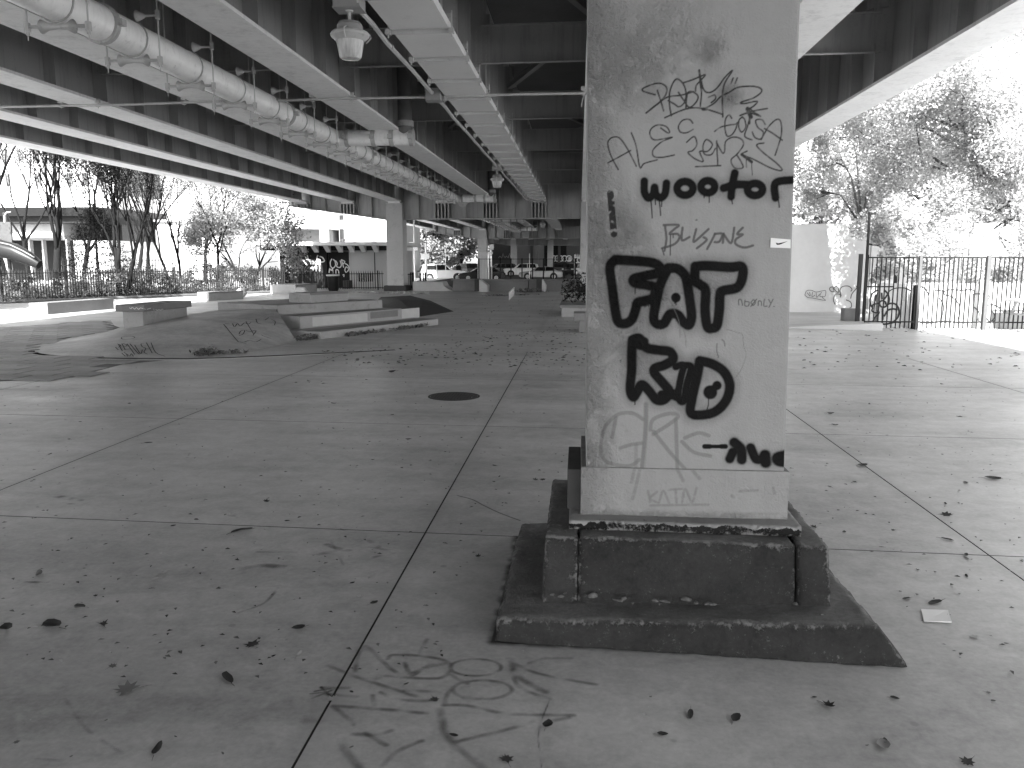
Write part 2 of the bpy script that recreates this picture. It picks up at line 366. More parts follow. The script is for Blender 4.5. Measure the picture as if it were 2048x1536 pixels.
# ------------------------------------------------------------------ brush strokes on a fine grid
def smooth_poly(pts, k=6):
    p = [np.array(q, float) for q in pts]
    if len(p) < 3: return p
    out = []
    for i in range(len(p) - 1):
        a = p[max(i - 1, 0)]; b = p[i]; c = p[i + 1]; d = p[min(i + 2, len(p) - 1)]
        for t in np.linspace(0, 1, k, endpoint=False):
            out.append(0.5 * (2 * b + (c - a) * t + (2 * a - 5 * b + 4 * c - d) * t * t + (3 * b - a - 3 * c + d) * t ** 3))
    out.append(p[-1]); return out
class Canvas:
    """paint and tone values on a w x h grid (metres per cell = res)"""
    def __init__(s, w_, h_, res):
        s.nx = int(w_ / res) + 1; s.ny = int(h_ / res) + 1; s.res = res
        s.a = np.zeros((s.ny, s.nx)); s.t = np.zeros((s.ny, s.nx)); s.rs = np.random.RandomState(3)
        s.X, s.Y = np.meshgrid(np.arange(s.nx) * res, np.arange(s.ny) * res)
    def stroke(s, pts, w_, soft=0.3, a=1.0, tone=0.02, smooth=True, wob=0.0):
        """pts in metres on the grid; w_ = width; soft = share of the half width that fades"""
        P = smooth_poly(pts) if smooth else [np.array(q, float) for q in pts]
        r = w_ / 2; R = r * (1 + soft); D = np.full((s.ny, s.nx), 1e9)
        if len(P) == 1: P = P * 2
        for p, q in zip(P[:-1], P[1:]):
            x0 = int((min(p[0], q[0]) - R) / s.res) - 1; x1 = int((max(p[0], q[0]) + R) / s.res) + 2
            y0 = int((min(p[1], q[1]) - R) / s.res) - 1; y1 = int((max(p[1], q[1]) + R) / s.res) + 2
            x0, y0 = max(x0, 0), max(y0, 0); x1, y1 = min(x1, s.nx), min(y1, s.ny)
            if x1 <= x0 or y1 <= y0: continue
            X = s.X[y0:y1, x0:x1]; Y = s.Y[y0:y1, x0:x1]; d = q - p; L = max(d @ d, 1e-12)
            t = np.clip(((X - p[0]) * d[0] + (Y - p[1]) * d[1]) / L, 0, 1)
            dd = np.hypot(X - p[0] - t * d[0], Y - p[1] - t * d[1])
            D[y0:y1, x0:x1] = np.minimum(D[y0:y1, x0:x1], dd)
        e = max(r * soft, s.res * 0.6)
        al = np.clip((r + e - D) / (2 * e), 0, 1); al = al * al * (3 - 2 * al) * a
        m_ = al > 0.002
        s.t = np.where(m_, (s.t * s.a * (1 - al) + tone * al) / np.maximum(s.a * (1 - al) + al, 1e-6), s.t)
        s.a = s.a + al * (1 - s.a)
    def ellipse(s, c, rx, ry, w_, **k):
        s.stroke([(c[0] + rx * math.cos(t), c[1] + ry * math.sin(t)) for t in np.linspace(0, 2 * math.pi, 26)], w_, smooth=False, **k)
    def wearoff(s, scale, lo, hi, seed=1):
        from mathutils import noise
        f = np.zeros_like(s.a); st = 2
        ys, xs = np.nonzero(s.a > 0.01)
        for y, x in zip(ys, xs):
            n = noise.noise(Vector((x * s.res * scale, y * s.res * scale, seed))) * 0.5 + 0.5
            f[y, x] = min(max((n - lo) / (hi - lo), 0), 1)
        s.a = s.a * f
    def mesh(s, name, m, org, U, V, parent=None, keep_all=True, wear=None):
        org = np.array(org); U = np.array(U); V = np.array(V)
        P = org[None, None, :] + s.X[..., None] * U + s.Y[..., None] * V
        i = np.arange(s.nx * s.ny).reshape(s.ny, s.nx)
        q = np.stack([i[:-1, :-1], i[:-1, 1:], i[1:, 1:], i[1:, :-1]], -1).reshape(-1, 4)
        A = s.a.ravel(); T_ = s.t.ravel(); P = P.reshape(-1, 3)
        if not keep_all:
            q = q[A[q].max(1) > 0.004]
            used = np.unique(q); mp = np.full(len(A), -1); mp[used] = np.arange(len(used)); q = mp[q]; A = A[used]; T_ = T_[used]; P = P[used]
        me = bpy.data.meshes.new(name)
        me.vertices.add(len(P)); me.vertices.foreach_set('co', P.astype(np.float32).ravel())
        me.loops.add(len(q) * 4); me.loops.foreach_set('vertex_index', q.astype(np.int32).ravel())
        me.polygons.add(len(q)); me.polygons.foreach_set('loop_start', np.arange(0, len(q) * 4, 4, dtype=np.int32))
        me.update(calc_edges=True); me.validate()
        for nm, arr in (('paint', A), ('tone', T_)) + ((('wear', wear.ravel()),) if wear is not None else ()):
            at_ = me.attributes.new(nm, 'FLOAT', 'POINT'); at_.data.foreach_set('value', arr.astype(np.float32))
        me.materials.append(MATS[m]); o = bpy.data.objects.new(name, me); COL.objects.link(o); o.parent = parent
        return o

def settle(root, loc):
    loc = Vector(loc); root.location = loc
    for c in root.children: c.location = c.location - loc
    return root

# ================================================================== ground
g = MB(); g.box(-900, 900, -300, 1500, -0.62, -0.60); ground = g.build('ground', 'earth'); tag(ground, kind='structure')
SX = [-10.08 + 3.07 * i for i in range(8)]; SY = [-1.6, 1.45, 4.50, 7.61, 10.70, 13.80]
plz = MB()
def sheet(m, pts, z): m.add([(x, y, z) for x, y in pts], [tuple(range(len(pts)))])
XL, XR, YB, YF = -60, 40, -30, 46
sk = lambda x, y: (x, y - SK * x)
hx0, hx1, hy0, hy1 = SX[0], SX[-1], SY[0], SY[-1]
sheet(plz, [(XL, YB), (XR, YB), sk(hx1, hy0), sk(hx0, hy0)], 0); sheet(plz, [(XR, YB), (XR, YF), sk(hx1, hy1), sk(hx1, hy0)], 0)
sheet(plz, [(XR, YF), (XL, YF), sk(hx0, hy1), sk(hx1, hy1)], 0); sheet(plz, [(XL, YF), (XL, YB), sk(hx0, hy0), sk(hx0, hy1)], 0)
plaza = plz.build('plaza', 'floor_concrete'); tag(plaza, kind='structure')
bd = MB(); bd.box(hx0 - 0.2, hx1 + 0.2, hy0 - 1, hy1 + 1, -0.12, -0.05); bd.build('joint_bed', 'joint_dark', plaza)
for i in range(7):
    for j in range(5):
        gl = 0.0025; w_ = SX[i + 1] - SX[i] - 2 * gl; d_ = SY[j + 1] - SY[j] - 2 * gl
        m_ = MB(); c = [(0, 0), (w_, -SK * w_), (w_, d_ - SK * w_), (0, d_)]
        e = 0.002; ci = [(e, e), (w_ - e, e - SK * w_), (w_ - e, d_ - e - SK * w_), (e, d_ - e)]
        m_.add([(x, y, -0.05) for x, y in c] + [(x, y, -e) for x, y in c] + [(x, y, 0) for x, y in ci],
               [(0, 1, 5, 4), (1, 2, 6, 5), (2, 3, 7, 6), (3, 0, 4, 7), (4, 5, 9, 8), (5, 6, 10, 9), (6, 7, 11, 10), (7, 4, 8, 11), (8, 9, 10, 11)])
        me = mesh_m(m_, 'concrete_slab', 'floor_concrete'); me.materials.append(MATS['joint_grime'])
        for f_ in me.polygons[:8]: f_.material_index = 1
        place(me, 'concrete_slab', plaza, (SX[i] + gl, SY[j] + gl - SK * SX[i], 0))

# manhole cover
mc = at(908, 793); mh = thing('manhole_cover', 'round dark iron manhole cover set flush in the concrete floor', 'manhole cover', (mc.x, mc.y, 0))
r_ = MB(); r_.lathe([(0.30, -0.04), (0.30, 0.006), (0.275, 0.006), (0.275, -0.03)], 32); r_.build('rim_ring', 'iron_cover', mh)
r_ = MB(); r_.lathe([(0.27, -0.02), (0.27, 0.004), (0.0001, 0.004)], 32)
for i in range(-7, 8):
    for j in range(-7, 8):
        x, y = i * 0.034, j * 0.034
        if math.hypot(x, y) < 0.245 and (i + j) % 2: r_.box(x - 0.012, x + 0.012, y - 0.012, y + 0.012, 0.004, 0.009)
r_.build('lid', 'iron_cover', mh)

# ================================================================== overpass
GX = [0.40 + 2.42 * k for k in range(-6, 3)]; GZ = 4.46; PY = [3.568, 41.1, 79.1, 117.1]; FR0, FRS = 15.3, 5.9
over = thing('overpass', 'elevated road deck on steel girders spanning the plaza overhead', 'overpass')
def girder(x, y0, y1, detail, side):
    L = y1 - y0
    m = MB(); m.box(-0.012, 0.012, 0, L, 0.05, 1.83); m.box(-0.22, 0.22, 0, L, 1.83, 1.87)
    fr = [FR0 + FRS * k - y0 - SK * x for k in range(-8, 20) if 0.3 < FR0 + FRS * k - y0 - SK * x < L - 0.3]
    ys = []
    a0 = 0.0
    for f in fr + [L]:
        n = max(1, round((f - a0) / 1.45))
        ys += [(a0 + (f - a0) * i / n, False) for i in range(1, n)] + ([(f, True)] if f < L else [])
        a0 = f
    sides = (-1, 1)
    for (y, big) in ys:
        for sgn in sides:
            if detail and sgn == side: continue
            w_ = 0.31 if big else 0.22
            m.box(min(sgn * 0.012, sgn * w_), max(sgn * 0.012, sgn * w_), y, y + 0.016, 0.05, 1.83)
    g_ = m.build('girder', 'steel_paint', over, loc=(x, y0, GZ))
    fl = MB(); fl.box(-0.34, 0.34, 0, L, 0, 0.05)
    fl.build('bottom_flange', 'flange_paint', g_)
    if detail:
        for (y, big) in ys:
            w_ = 0.31 if big else 0.22
            me = STF.get((big, side))
            if me is None:
                q = MB()
                a, b_ = side * 0.012, side * w_
                q.prism([(a, 0, 0.05), (b_, 0, 0.05), (b_, 0, 1.83), (a, 0, 1.83)], (0, 0.016, 0))
                if big: q.box(min(b_, b_ - side * 0.02), max(b_, b_ - side * 0.02), -0.05, 0.0, 0.05, 0.70)
                me = mesh_m(q, 'stiffener', 'steel_paint'); STF[(big, side)] = me
            place(me, 'stiffener', g_, (0, y, 0))
    return g_
STF = {}
for k in range(-1, 3):
    for x in GX:
        y0 = (PY[k] + 0.85 if k >= 0 else -34) - SK * x; y1 = PY[k + 1] + 0.22 - SK * x
        girder(x, y0, y1, k == 0, 1 if x < 0.2 else -1)
# cross frames
def cross_beam_mesh(W):
    m = MB(); x0, x1 = 0.03, W - 0.03
    m.box(x0, x1, -0.006, 0.006, 0.02, 0.64); m.box(x0 + 0.2, x1 - 0.2, -0.10, 0.004, 0.0, 0.018); m.box(x0 + 0.2, x1 - 0.2, -0.10, 0.004, 0.64, 0.658)
    for s_, xe in ((1, x0), (-1, x1)):
        m.box(min(xe, xe + s_ * 0.34), max(xe, xe + s_ * 0.34), -0.02, -0.006, 0.03, 0.63)
        for a in range(3):
            for b_ in range(7):
                m.box(xe + s_ * (0.1 + a * 0.09) - 0.013, xe + s_ * (0.1 + a * 0.09) + 0.013, -0.035, -0.02, 0.08 + b_ * 0.08 - 0.013, 0.08 + b_ * 0.08 + 0.013)
    return mesh_m(m, 'cross_beam', 'steel_paint')
CB = cross_beam_mesh(2.42)
def brace_mesh(dy):
    m = MB(); a = Vector((0.25, 0, 0)); b_ = Vector((2.2, dy, 0)); d = (b_ - a); n = Vector((-d.y, d.x, 0)).normalized() * 0.06
    m.prism([a - n, a + n, b_ + n, b_ - n], (0, 0, 0.012)); m.prism([a - n, a - n * 0.8, b_ - n * 0.8, b_ - n], (0, 0, 0.11)); return mesh_m(m, 'diagonal_brace', 'steel_paint_dark')
BM = [brace_mesh(FRS - 0.4), brace_mesh(-(FRS - 0.4))]
for k in range(-6, 17):
    y = FR0 + FRS * k
    for i in range(8):
        if any(abs(y - p) < 1.6 for p in PY): continue
        place(CB, 'cross_beam', over, (GX[i], y - SK * GX[i], 5.02), (0, 0, -math.atan(SK)))
        if 0 <= k < 5 or k == -1:
            place(BM[(i + k) % 2], 'diagonal_brace', over, (GX[i], y - SK * GX[i] + (0.2 if (i + k) % 2 == 0 else FRS - 0.2), 5.72))
d = MB(); d.box(-15.25, 6.6, -36, 126, 6.33, 6.6); d.build('deck', 'deck_concrete', over)
for x0, x1 in ((-15.25, -14.95), (6.3, 6.6)):
    d = MB(); d.box(x0, x1, -36, 126, 6.6, 7.35); d.build('parapet', 'deck_concrete', over)

# protective cover plates strapped under the girder beside the conduit
cp = thing('cable_duct', 'long flat metal duct strapped under a girder with cross angles and bolts', 'cable duct')
CX = GX[5]; ys = [4.9 + 1.45 * i for i in range(26)]
def plate_mesh():
    m = MB(); m.box(-0.36, 0.36, 0.0, 1.44, -0.05, -0.004); m.box(0.36, 0.366, 0.0, 1.44, -0.05, 0.05); m.box(-0.366, -0.36, 0.0, 1.44, -0.05, 0.05); return mesh_m(m, 'cover_plate', 'cover_plate')
def strap_mesh():
    m = MB(); m.box(-0.42, 0.42, -0.03, 0.03, -0.062, -0.052); m.box(-0.42, 0.42, 0.022, 0.03, -0.10, -0.062)
    for s_ in (-1, 1):
        m.box(s_ * 0.40 - 0.03, s_ * 0.40 + 0.03, -0.04, 0.035, -0.11, -0.05); m.tube((s_ * 0.40, 0, -0.15), (s_ * 0.40, 0, 0.16), 0.010, n=6)
        m.box(s_ * 0.37 - 0.03, s_ * 0.37 + 0.03, -0.035, 0.035, 0.06, 0.12)
    return mesh_m(m, 'strap', 'conduit')
PM, SM = plate_mesh(), strap_mesh()
for i, y in enumerate(ys[:-1]):
    if y + 1.45 < PY[1] + 0.25: place(PM, 'cover_plate', cp, (CX, y, GZ - 0.002)); place(SM, 'strap', cp, (CX, y, GZ - 0.002), (0, 0, 0))
settle(cp, (CX, 4.9, GZ - 0.06))
cp2 = thing('cable_duct', 'cable duct strapped under the next span beyond the far cap beam', 'cable duct')
for i in range(24): place(PM, 'cover_plate', cp2, (CX, 42.3 + 1.45 * i, GZ - 0.002)); place(SM, 'strap', cp2, (CX, 42.3 + 1.45 * i, GZ - 0.002))
settle(cp2, (CX, 42.3, GZ - 0.06))

# ================================================================== piers
def pier(k, name_label, columns, zb):
    yp = PY[k]; P = thing('bridge_pier', name_label, 'bridge pier')
    c = MB()
    yA, yB = yp + 0.25, yp + 0.78
    def cap_poly(y):
        return [(x, y - SK * x, z) for x, z in ((-14.9, 4.32), (-9.75, 3.62), (5.0 * 0 + 0.95, 3.62), (6.1, 4.3), (6.1, 6.3), (-14.9, 6.3))]
    a, b_ = cap_poly(yA + 0.22), cap_poly(yB - 0.22)
    c.add(a + b_, [(0, 1, 2, 3, 4, 5), (11, 10, 9, 8, 7, 6)] + [(i, 6 + i, 6 + (i + 1) % 6, (i + 1) % 6) for i in range(6)])
    for (x0, z0), (x1, z1) in (((-14.9, 4.32), (-9.75, 3.62)), ((-9.75, 3.62), (0.95, 3.62)), ((0.95, 3.62), (6.1, 4.3))):
        c.hexa([(x0, yA - SK * x0, z0 - 0.05), (x1, yA - SK * x1, z1 - 0.05), (x1, yB - SK * x1, z1 - 0.05), (x0, yB - SK * x0, z0 - 0.05),
                (x0, yA - SK * x0, z0), (x1, yA - SK * x1, z1), (x1, yB - SK * x1, z1), (x0, yB - SK * x0, z0)])
    c.build('cap_beam', 'steel_paint', P)
    zbot = lambda x: 3.62 if -9.75 <= x <= 0.95 else (3.62 + (-9.75 - x) * 0.7 / 5.15 if x < 0 else 3.62 + (x - 0.95) * 0.68 / 5.15)
    for i, x in enumerate(GX):
        z0 = zbot(x)
        if i not in (2, 6):
            s = MB(); H_ = GZ - 0.12
            for j in range(5):
                xx = x - 0.34 + 0.17 * j; s.box(xx - 0.03, xx + 0.03, yA - SK * x - 0.25, yA - SK * x + 0.22, z0, H_)
            s.box(x - 0.38, x + 0.38, yA - SK * x - 0.28, yA - SK * x + 0.22, H_, H_ + 0.03); s.build('bearing_bracket', 'steel_paint', P)
        s = MB(); s.box(x - 0.3, x + 0.3, yA - SK * x - 0.22, yA - SK * x + 0.1, GZ - 0.085, GZ - 0.003); s.build('bearing', 'white_paint', P)
        if i < 8:
            s = MB(); xx = x + 1.21; s.box(xx - 0.01, xx + 0.01, yA - SK * xx - 0.0, yA - SK * xx + 0.22, zbot(xx), 6.2); s.build('stiffener', 'steel_paint', P)
        s = MB(); s.box(x + 0.42, x + 0.44, yA - SK * x, yA - SK * x + 0.22, zbot(x + 0.43), 6.2); s.build('stiffener', 'steel_paint', P)
    for (x0, x1) in columns:
        s = MB(); s.box(x0, x1, yp - SK * x0, yp + 1.0 - SK * x0, zb, GZ - 0.09); s.build('column', 'column_far', P, bevel=0.02)
        s = MB(); s.box(x0 - 0.15, x1 + 0.15, yp - 0.15 - SK * x0, yp + 1.15 - SK * x0, zb, zb + 0.28); s.build('footing', 'pyramid_dark', P, bevel=0.03)
    settle(P, (-4.4, yp + 0.17, zb)); return P
mm = mat('column_far', 0.42, 0.6, 0.2, 1.0, 12, 0.1, dirt=0.7, dirt_v=0.22)
mat('mortar', 0.11, 0.9, 0.7, 40, 120, 0.9)
pier(1, 'twin column pier standing on the dark painted bank past the stepped ledges', [(-9.70, -8.86), (0.03, 0.88)], 0.0)
pier(2, 'twin column pier beyond the low wall with corrugated wrap on its foot', [(-9.70, -8.86), (0.05, 0.9)], -0.55)
pier(3, 'pier furthest down the road under the deck beside the parked cars', [(-9.70, -8.86), (-4.5, -3.7), (0.05, 0.9)], -0.55)
# corrugated wrap on the second far column
cw = thing('corrugated_wrap', 'ribbed sheet wrap around the foot of the far column', 'column wrap')
s = MB()
for i in range(13): s.box(-9.72 + i * 0.068, -9.68 + i * 0.068, PY[2] + 0.34, PY[2] + 0.36, -0.2, 2.3)
s.box(-9.73, -8.83, PY[2] + 0.36, PY[2] + 0.375, -0.2, 2.3); s.build('ribbed_sheet', 'steel_galv', cw); settle(cw, (-9.3, PY[2] + 0.36, -0.2))

# the near pier
P0 = thing('bridge_pier', 'thick square column covered in graffiti on a stepped dark footing', 'bridge pier')
K = lambda x, y, z: (x, y - SK * x, z)
rough_block('footing_slab', [K(-0.325, 3.18, -0.03), K(1.315, 3.15, -0.03), K(1.24, 4.55, -0.03), K(-0.33, 4.5, -0.03),
                             K(-0.322, 3.185, 0.10), K(1.175, 3.185, 0.157), K(1.155, 4.5, 0.15), K(-0.31, 4.42, 0.11)], 'footing_paint', P0, 0.022, 0.022, 0.007, 1)
for n, (x0, x1, x0t, x1t, sd_) in enumerate(((-0.145, 0.008, -0.130, 0.008, 2), (0.011, 0.908, 0.011, 0.900, 3), (0.915, 1.056, 0.908, 1.036, 4))):
    rough_block('footing_block', [K(x0, 3.36 + (0.004 if n == 1 else 0), 0.08), K(x1, 3.36, 0.08), K(x1, 4.33, 0.08), K(x0, 4.33, 0.08),
                                  K(x0t, 3.375, 0.40), K(x1t, 3.375, 0.40), K(x1t, 4.30, 0.40), K(x0t, 4.30, 0.40)], 'footing_paint', P0, 0.016, 0.016, 0.004, sd_)
rough_block('base_plate', [K(-0.032, 3.47, 0.399), K(0.947, 3.47, 0.404), K(0.947, 4.25, 0.404), K(-0.032, 4.25, 0.399),
                           K(-0.032, 3.47, 0.441), K(0.947, 3.47, 0.451), K(0.947, 4.25, 0.451), K(-0.032, 4.25, 0.441)], 'plate_paint', P0, 0.012, 0.004, 0.001, 5)
s = MB(); s.box(-0.043, 0.017, 3.64, 4.10, 0.44, 0.625); s.build('side_plate', 'dark_wall', P0, bevel=0.003)
ZA, ZB = 0.655, 2.86; FWID = 0.86
xl = lambda z: 0.040 + (0.0225 - 0.040) * (z - ZA) / (2.6 - ZA); xr = lambda z: 0.888 + (0.857 - 0.888) * (z - ZA) / (2.6 - ZA)
s = MB(); D_ = 0.66
def shaft(z0, z1, front):
    return [K(xl(z0), front, z0), K(xr(z0), front, z0), K(xr(z0), front + D_, z0), K(xl(z0), front + D_, z0), K(xl(z1), front, z1), K(xr(z1), front, z1), K(xr(z1), front + D_, z1), K(xl(z1), front + D_, z1)]
s.hexa(shaft(ZA - 0.2, 4.37, 3.572)); s.build('column_shaft', 'column_paint', P0)

# ---------- lettering on the column: strokes traced in the photograph, laid on the real face
def face_uv(px_, py_, Y0=3.568):
    p = atS(px_, py_, Y0); z = p.z; return ((p.x - xl(z)) / (xr(z) - xl(z)) * FWID, z - ZA)
RES = 0.0033
cv = Canvas(FWID, ZB - ZA, RES)
MPP = 0.00210   # metres per photo pixel on the face, about
def Z7(pts): return [face_uv(1160 + x / 3.657, 100 + y / 3.657) for x, y in pts]
def Z8(pts): return [face_uv(1160 + x / 3.339, 500 + y / 3.339) for x, y in pts]
def marker(pts, w_=9, tone=0.035, a=1.0): cv.stroke(Z7(pts), w_ * 1.12 / 3.657 * MPP, soft=0.3, a=a, tone=tone)
# cleaned, repainted rectangle and smears under everything
cv.stroke(Z7([(400, 80), (900, 90), (1500, 60)]), 0.03, soft=1.0, a=0.25, tone=0.33)
cv.stroke(Z7([(1380, 20), (1390, 95), (1500, 90)]), 0.05, soft=0.5, a=0.35, tone=0.30, smooth=False)
cv.stroke(Z7([(110, 545), (220, 515), (350, 495)]), 0.014, soft=0.6, a=0.45, tone=0.26)
for p in ([(485, 460), (540, 415), (590, 375), (630, 320), (630, 270), (580, 243), (500, 262), (455, 295), (550, 328)], [(565, 295), (590, 370), (612, 445)],
          [(485, 460), (560, 400), (640, 345), (740, 330), (830, 305)], [(620, 495), (780, 430), (900, 428), (1040, 470)],
          [(668, 480), (655, 400), (658, 300), (700, 215), (750, 240), (775, 310), (765, 380), (725, 415), (690, 395), (645, 370)],
          [(720, 310), (760, 370), (800, 420), (850, 380), (862, 335), (820, 305), (785, 320), (775, 420)], [(755, 240), (830, 215), (915, 180), (880, 225), (850, 260), (845, 300)],
          [(872, 145), (885, 230), (888, 320), (880, 410)], [(885, 215), (905, 290), (945, 312), (1000, 280), (1060, 200), (1115, 150), (1060, 240), (1042, 330), (1045, 490)],
          [(940, 345), (985, 330), (990, 358), (960, 385)], [(910, 430), (980, 390), (1030, 340), (1090, 310), (1150, 275), (1240, 265), (1310, 275), (1328, 305), (1270, 350), (1178, 382), (1200, 392), (1295, 375), (1270, 410), (1235, 430)],
          [(1120, 205), (1105, 245)], [(1150, 205), (1135, 245)], [(1370, 428), (1250, 450), (1170, 480), (1240, 460), (1320, 485), (1270, 455), (1240, 430), (1243, 500), (1240, 540)]):
    marker(p, 10)
marker([(1225, 430), (1250, 490)], 26); marker([(900, 432), (925, 432)], 20); marker([(872, 150), (888, 300)], 14)
for p in ([(205, 825), (280, 785), (370, 735)], [(280, 875), (225, 770), (203, 690), (215, 655), (245, 637), (290, 645), (345, 720), (412, 850)], [(375, 605), (410, 700), (438, 858), (470, 830), (565, 803)],
          [(590, 570), (640, 605), (655, 598), (630, 560), (570, 548), (522, 575), (512, 620), (550, 658), (675, 638), (600, 670), (535, 730), (540, 778), (600, 785), (690, 768)],
          [(825, 535), (800, 508), (750, 515), (720, 560), (735, 600), (780, 605), (828, 580)],
          [(1110, 500), (1090, 475), (1065, 505), (1060, 570), (1075, 628), (1110, 620), (1140, 575), (1150, 530)], [(985, 595), (1040, 560), (1150, 540)],
          [(1190, 490), (1165, 510), (1160, 560), (1182, 600), (1212, 565), (1205, 510), (1185, 490)], [(1240, 500), (1225, 560), (1205, 630), (1258, 658)],
          [(1355, 545), (1330, 510), (1285, 515), (1300, 565), (1340, 600), (1322, 650), (1280, 640), (1260, 600)], [(1325, 655), (1380, 560), (1440, 507), (1470, 530), (1472, 620), (1450, 700), (1427, 770)], [(1350, 575), (1410, 610), (1480, 660)],
          [(780, 675), (835, 633), (855, 690), (825, 735), (790, 750), (840, 795), (900, 815), (880, 760), (880, 740), (935, 740), (968, 690), (925, 655), (900, 700), (910, 760), (960, 765), (990, 720)],
          [(1000, 665), (1003, 750), (1008, 840)], [(1000, 680), (1040, 750), (1058, 740), (1065, 670), (1120, 637), (1180, 652), (1195, 695), (1150, 760), (1105, 805), (1130, 860), (1190, 862), (1180, 820), (1145, 765)], [(845, 853), (1028, 846)],
          [(1345, 680), (1292, 695), (1340, 750), (1440, 830), (1478, 880), (1400, 865), (1260, 795), (1180, 765), (1222, 740)], [(1182, 765), (1225, 795), (1258, 822)]):
    marker(p, 9)
marker([(1185, 765), (1255, 818)], 18); marker([(1215, 800), (1218, 860)], 5); marker([(1255, 822), (1260, 915)], 5)
cv.wearoff(45, -0.35, 0.5, 4)
def spray(pts, w_, src=Z7, k=3.657, soft=0.28, a=1.0, tone=0.006, smooth=True): cv.stroke(src(pts), w_ / k * MPP, soft=soft, a=a, tone=tone, smooth=smooth)
def haze_(pts, w_, src=Z7, k=3.657, a=0.28): cv.stroke(src(pts), w_ / k * MPP, soft=0.95, a=a, tone=0.02)
ell = lambda cx, cy, rx, ry: [(cx + rx * math.cos(t), cy + ry * math.sin(t)) for t in np.linspace(0, 2 * math.pi, 20)]
WO = [[(470, 960), (472, 1040), (500, 1082), (535, 1055), (545, 1005), (555, 1055), (590, 1080), (622, 1050), (632, 975)], ell(768, 1012, 58, 50), ell(935, 1000, 50, 44), [(1132, 900), (1112, 1000), (1105, 1072)],
      [(1050, 1010), (1140, 985), (1220, 985)], ell(1280, 1020, 55, 44), [(1430, 1080), (1422, 1000), (1450, 962), (1570, 950)]]
for p in WO: haze_(p, 105)
for p in WO: spray(p, 57)
for (x, y0, x1, y1) in ((518, 1090, 528, 1230), (578, 1090, 590, 1210), (548, 1090, 552, 1130), (597, 1090, 597, 1145), (943, 1060, 945, 1115), (1105, 1085, 1115, 1125), (1450, 1095, 1458, 1150), (905, 1050, 908, 1080)):
    spray([(x, y0), ((x + x1) / 2 + 1, (y0 + y1) / 2), (x1, y1)], 8, soft=0.3)
BL = [[(612, 1280), (720, 1280), (690, 1310), (655, 1345), (710, 1345), (728, 1372), (690, 1420), (600, 1450)], [(622, 1290), (632, 1380), (618, 1468)], [(750, 1300), (745, 1390), (800, 1368)], [(850, 1310), (830, 1395), (850, 1392), (940, 1310)],
      [(905, 1370), (925, 1392), (855, 1450)], [(985, 1350), (960, 1400), (930, 1455)], [(985, 1345), (1040, 1345), (1020, 1400), (985, 1405)], [(1050, 1345), (1045, 1410)], [(1050, 1345), (1105, 1412), (1128, 1300)],
      [(1190, 1300), (1150, 1345), (1190, 1350), (1140, 1385), (1140, 1420), (1200, 1445), (1265, 1430)]]
for p in BL: cv.stroke(Z7(p), 17 / 3.657 * MPP, soft=0.4, a=0.85, tone=0.07)
for p in ([(662, 1350), (660, 1500)], [(600, 1450), (615, 1500)], [(848, 1243), (856, 1243)], [(680, 1350), (682, 1372)]): marker(p, 7, 0.05)
# fat kid
def S8(pts, w_, **k): spray(pts, w_, Z8, 3.339, **k)
FF = [(235, 65), (360, 72), (480, 85), (530, 112), (528, 150), (450, 170), (362, 192), (368, 220), (450, 235), (500, 255), (490, 318), (430, 340), (385, 352), (370, 400), (345, 465), (300, 492), (255, 478), (235, 400), (215, 250), (200, 115), (235, 65)]
AA = [(590, 120), (650, 125), (700, 170), (720, 250), (735, 350), (745, 440), (728, 500), (690, 480), (650, 432), (600, 430), (560, 490), (512, 492), (492, 450), (510, 340), (540, 220), (590, 120)]
TT = [(770, 110), (850, 105), (1000, 115), (1078, 112), (1085, 180), (1050, 250), (955, 272), (935, 300), (930, 400), (915, 500), (885, 522), (850, 510), (835, 400), (838, 270), (800, 230), (768, 200), (770, 110)]
KK = [(350, 600), (395, 590), (440, 650), (520, 668), (600, 680), (620, 730), (560, 770), (500, 790), (500, 825), (560, 895), (598, 950), (560, 1000), (510, 1000), (460, 940), (412, 900), (380, 950), (355, 982), (335, 930), (345, 800), (345, 700), (350, 600)]
II = [(640, 780), (690, 772), (672, 860), (655, 980), (690, 1010), (712, 900), (742, 785), (700, 770)]
DD = [(800, 740), (880, 760), (960, 812), (1000, 900), (978, 1000), (905, 1078), (810, 1102), (740, 1085), (750, 980), (780, 850), (800, 740)]
for p in ([(290, 130), (290, 440)], [(290, 130), (480, 130)], [(330, 280), (470, 290)], [(620, 200), (620, 400)], [(850, 170), (1020, 180)], [(890, 250), (890, 470)], [(400, 700), (400, 880)], [(400, 720), (540, 720)], [(470, 850), (560, 950)], [(860, 830), (900, 960), (820, 1030)]):
    S8(p, 85, a=0.42, tone=0.2, soft=0.5)
for p in (FF, AA, TT, KK, II, DD): cv.stroke(Z8(p), 125 / 3.339 * MPP, soft=0.85, a=0.34, tone=0.02)
for p in (FF, AA, TT, KK, DD): S8(p, 68, soft=0.26)
S8(II, 50, soft=0.3)
S8(ell(640, 318, 12, 12), 42); S8(ell(870, 950, 20, 20), 56); S8(ell(915, 905, 8, 8), 48); S8([(640, 980), (600, 960)], 60); S8([(600, 120), (560, 170)], 50); S8([(430, 610), (400, 640)], 60); S8([(545, 965), (640, 960)], 60)
for p in ([(858, 990), (858, 1030), (848, 1065)], [(368, 250), (368, 290)], [(640, 340), (642, 366)], [(632, 340), (632, 356)], [(366, 1000), (367, 1032)], [(250, 490), (252, 512)], [(540, 500), (540, 528)]): S8(p, 7)
for i in range(10): S8([(395 + i * 9, 355), (396 + i * 9, 372 + rnd.random() * 12)], 5)
def faint(pts, w_, tone=0.15, a=0.62): cv.stroke(Z8(pts), w_ / 3.339 * MPP, soft=0.35, a=a, tone=tone)
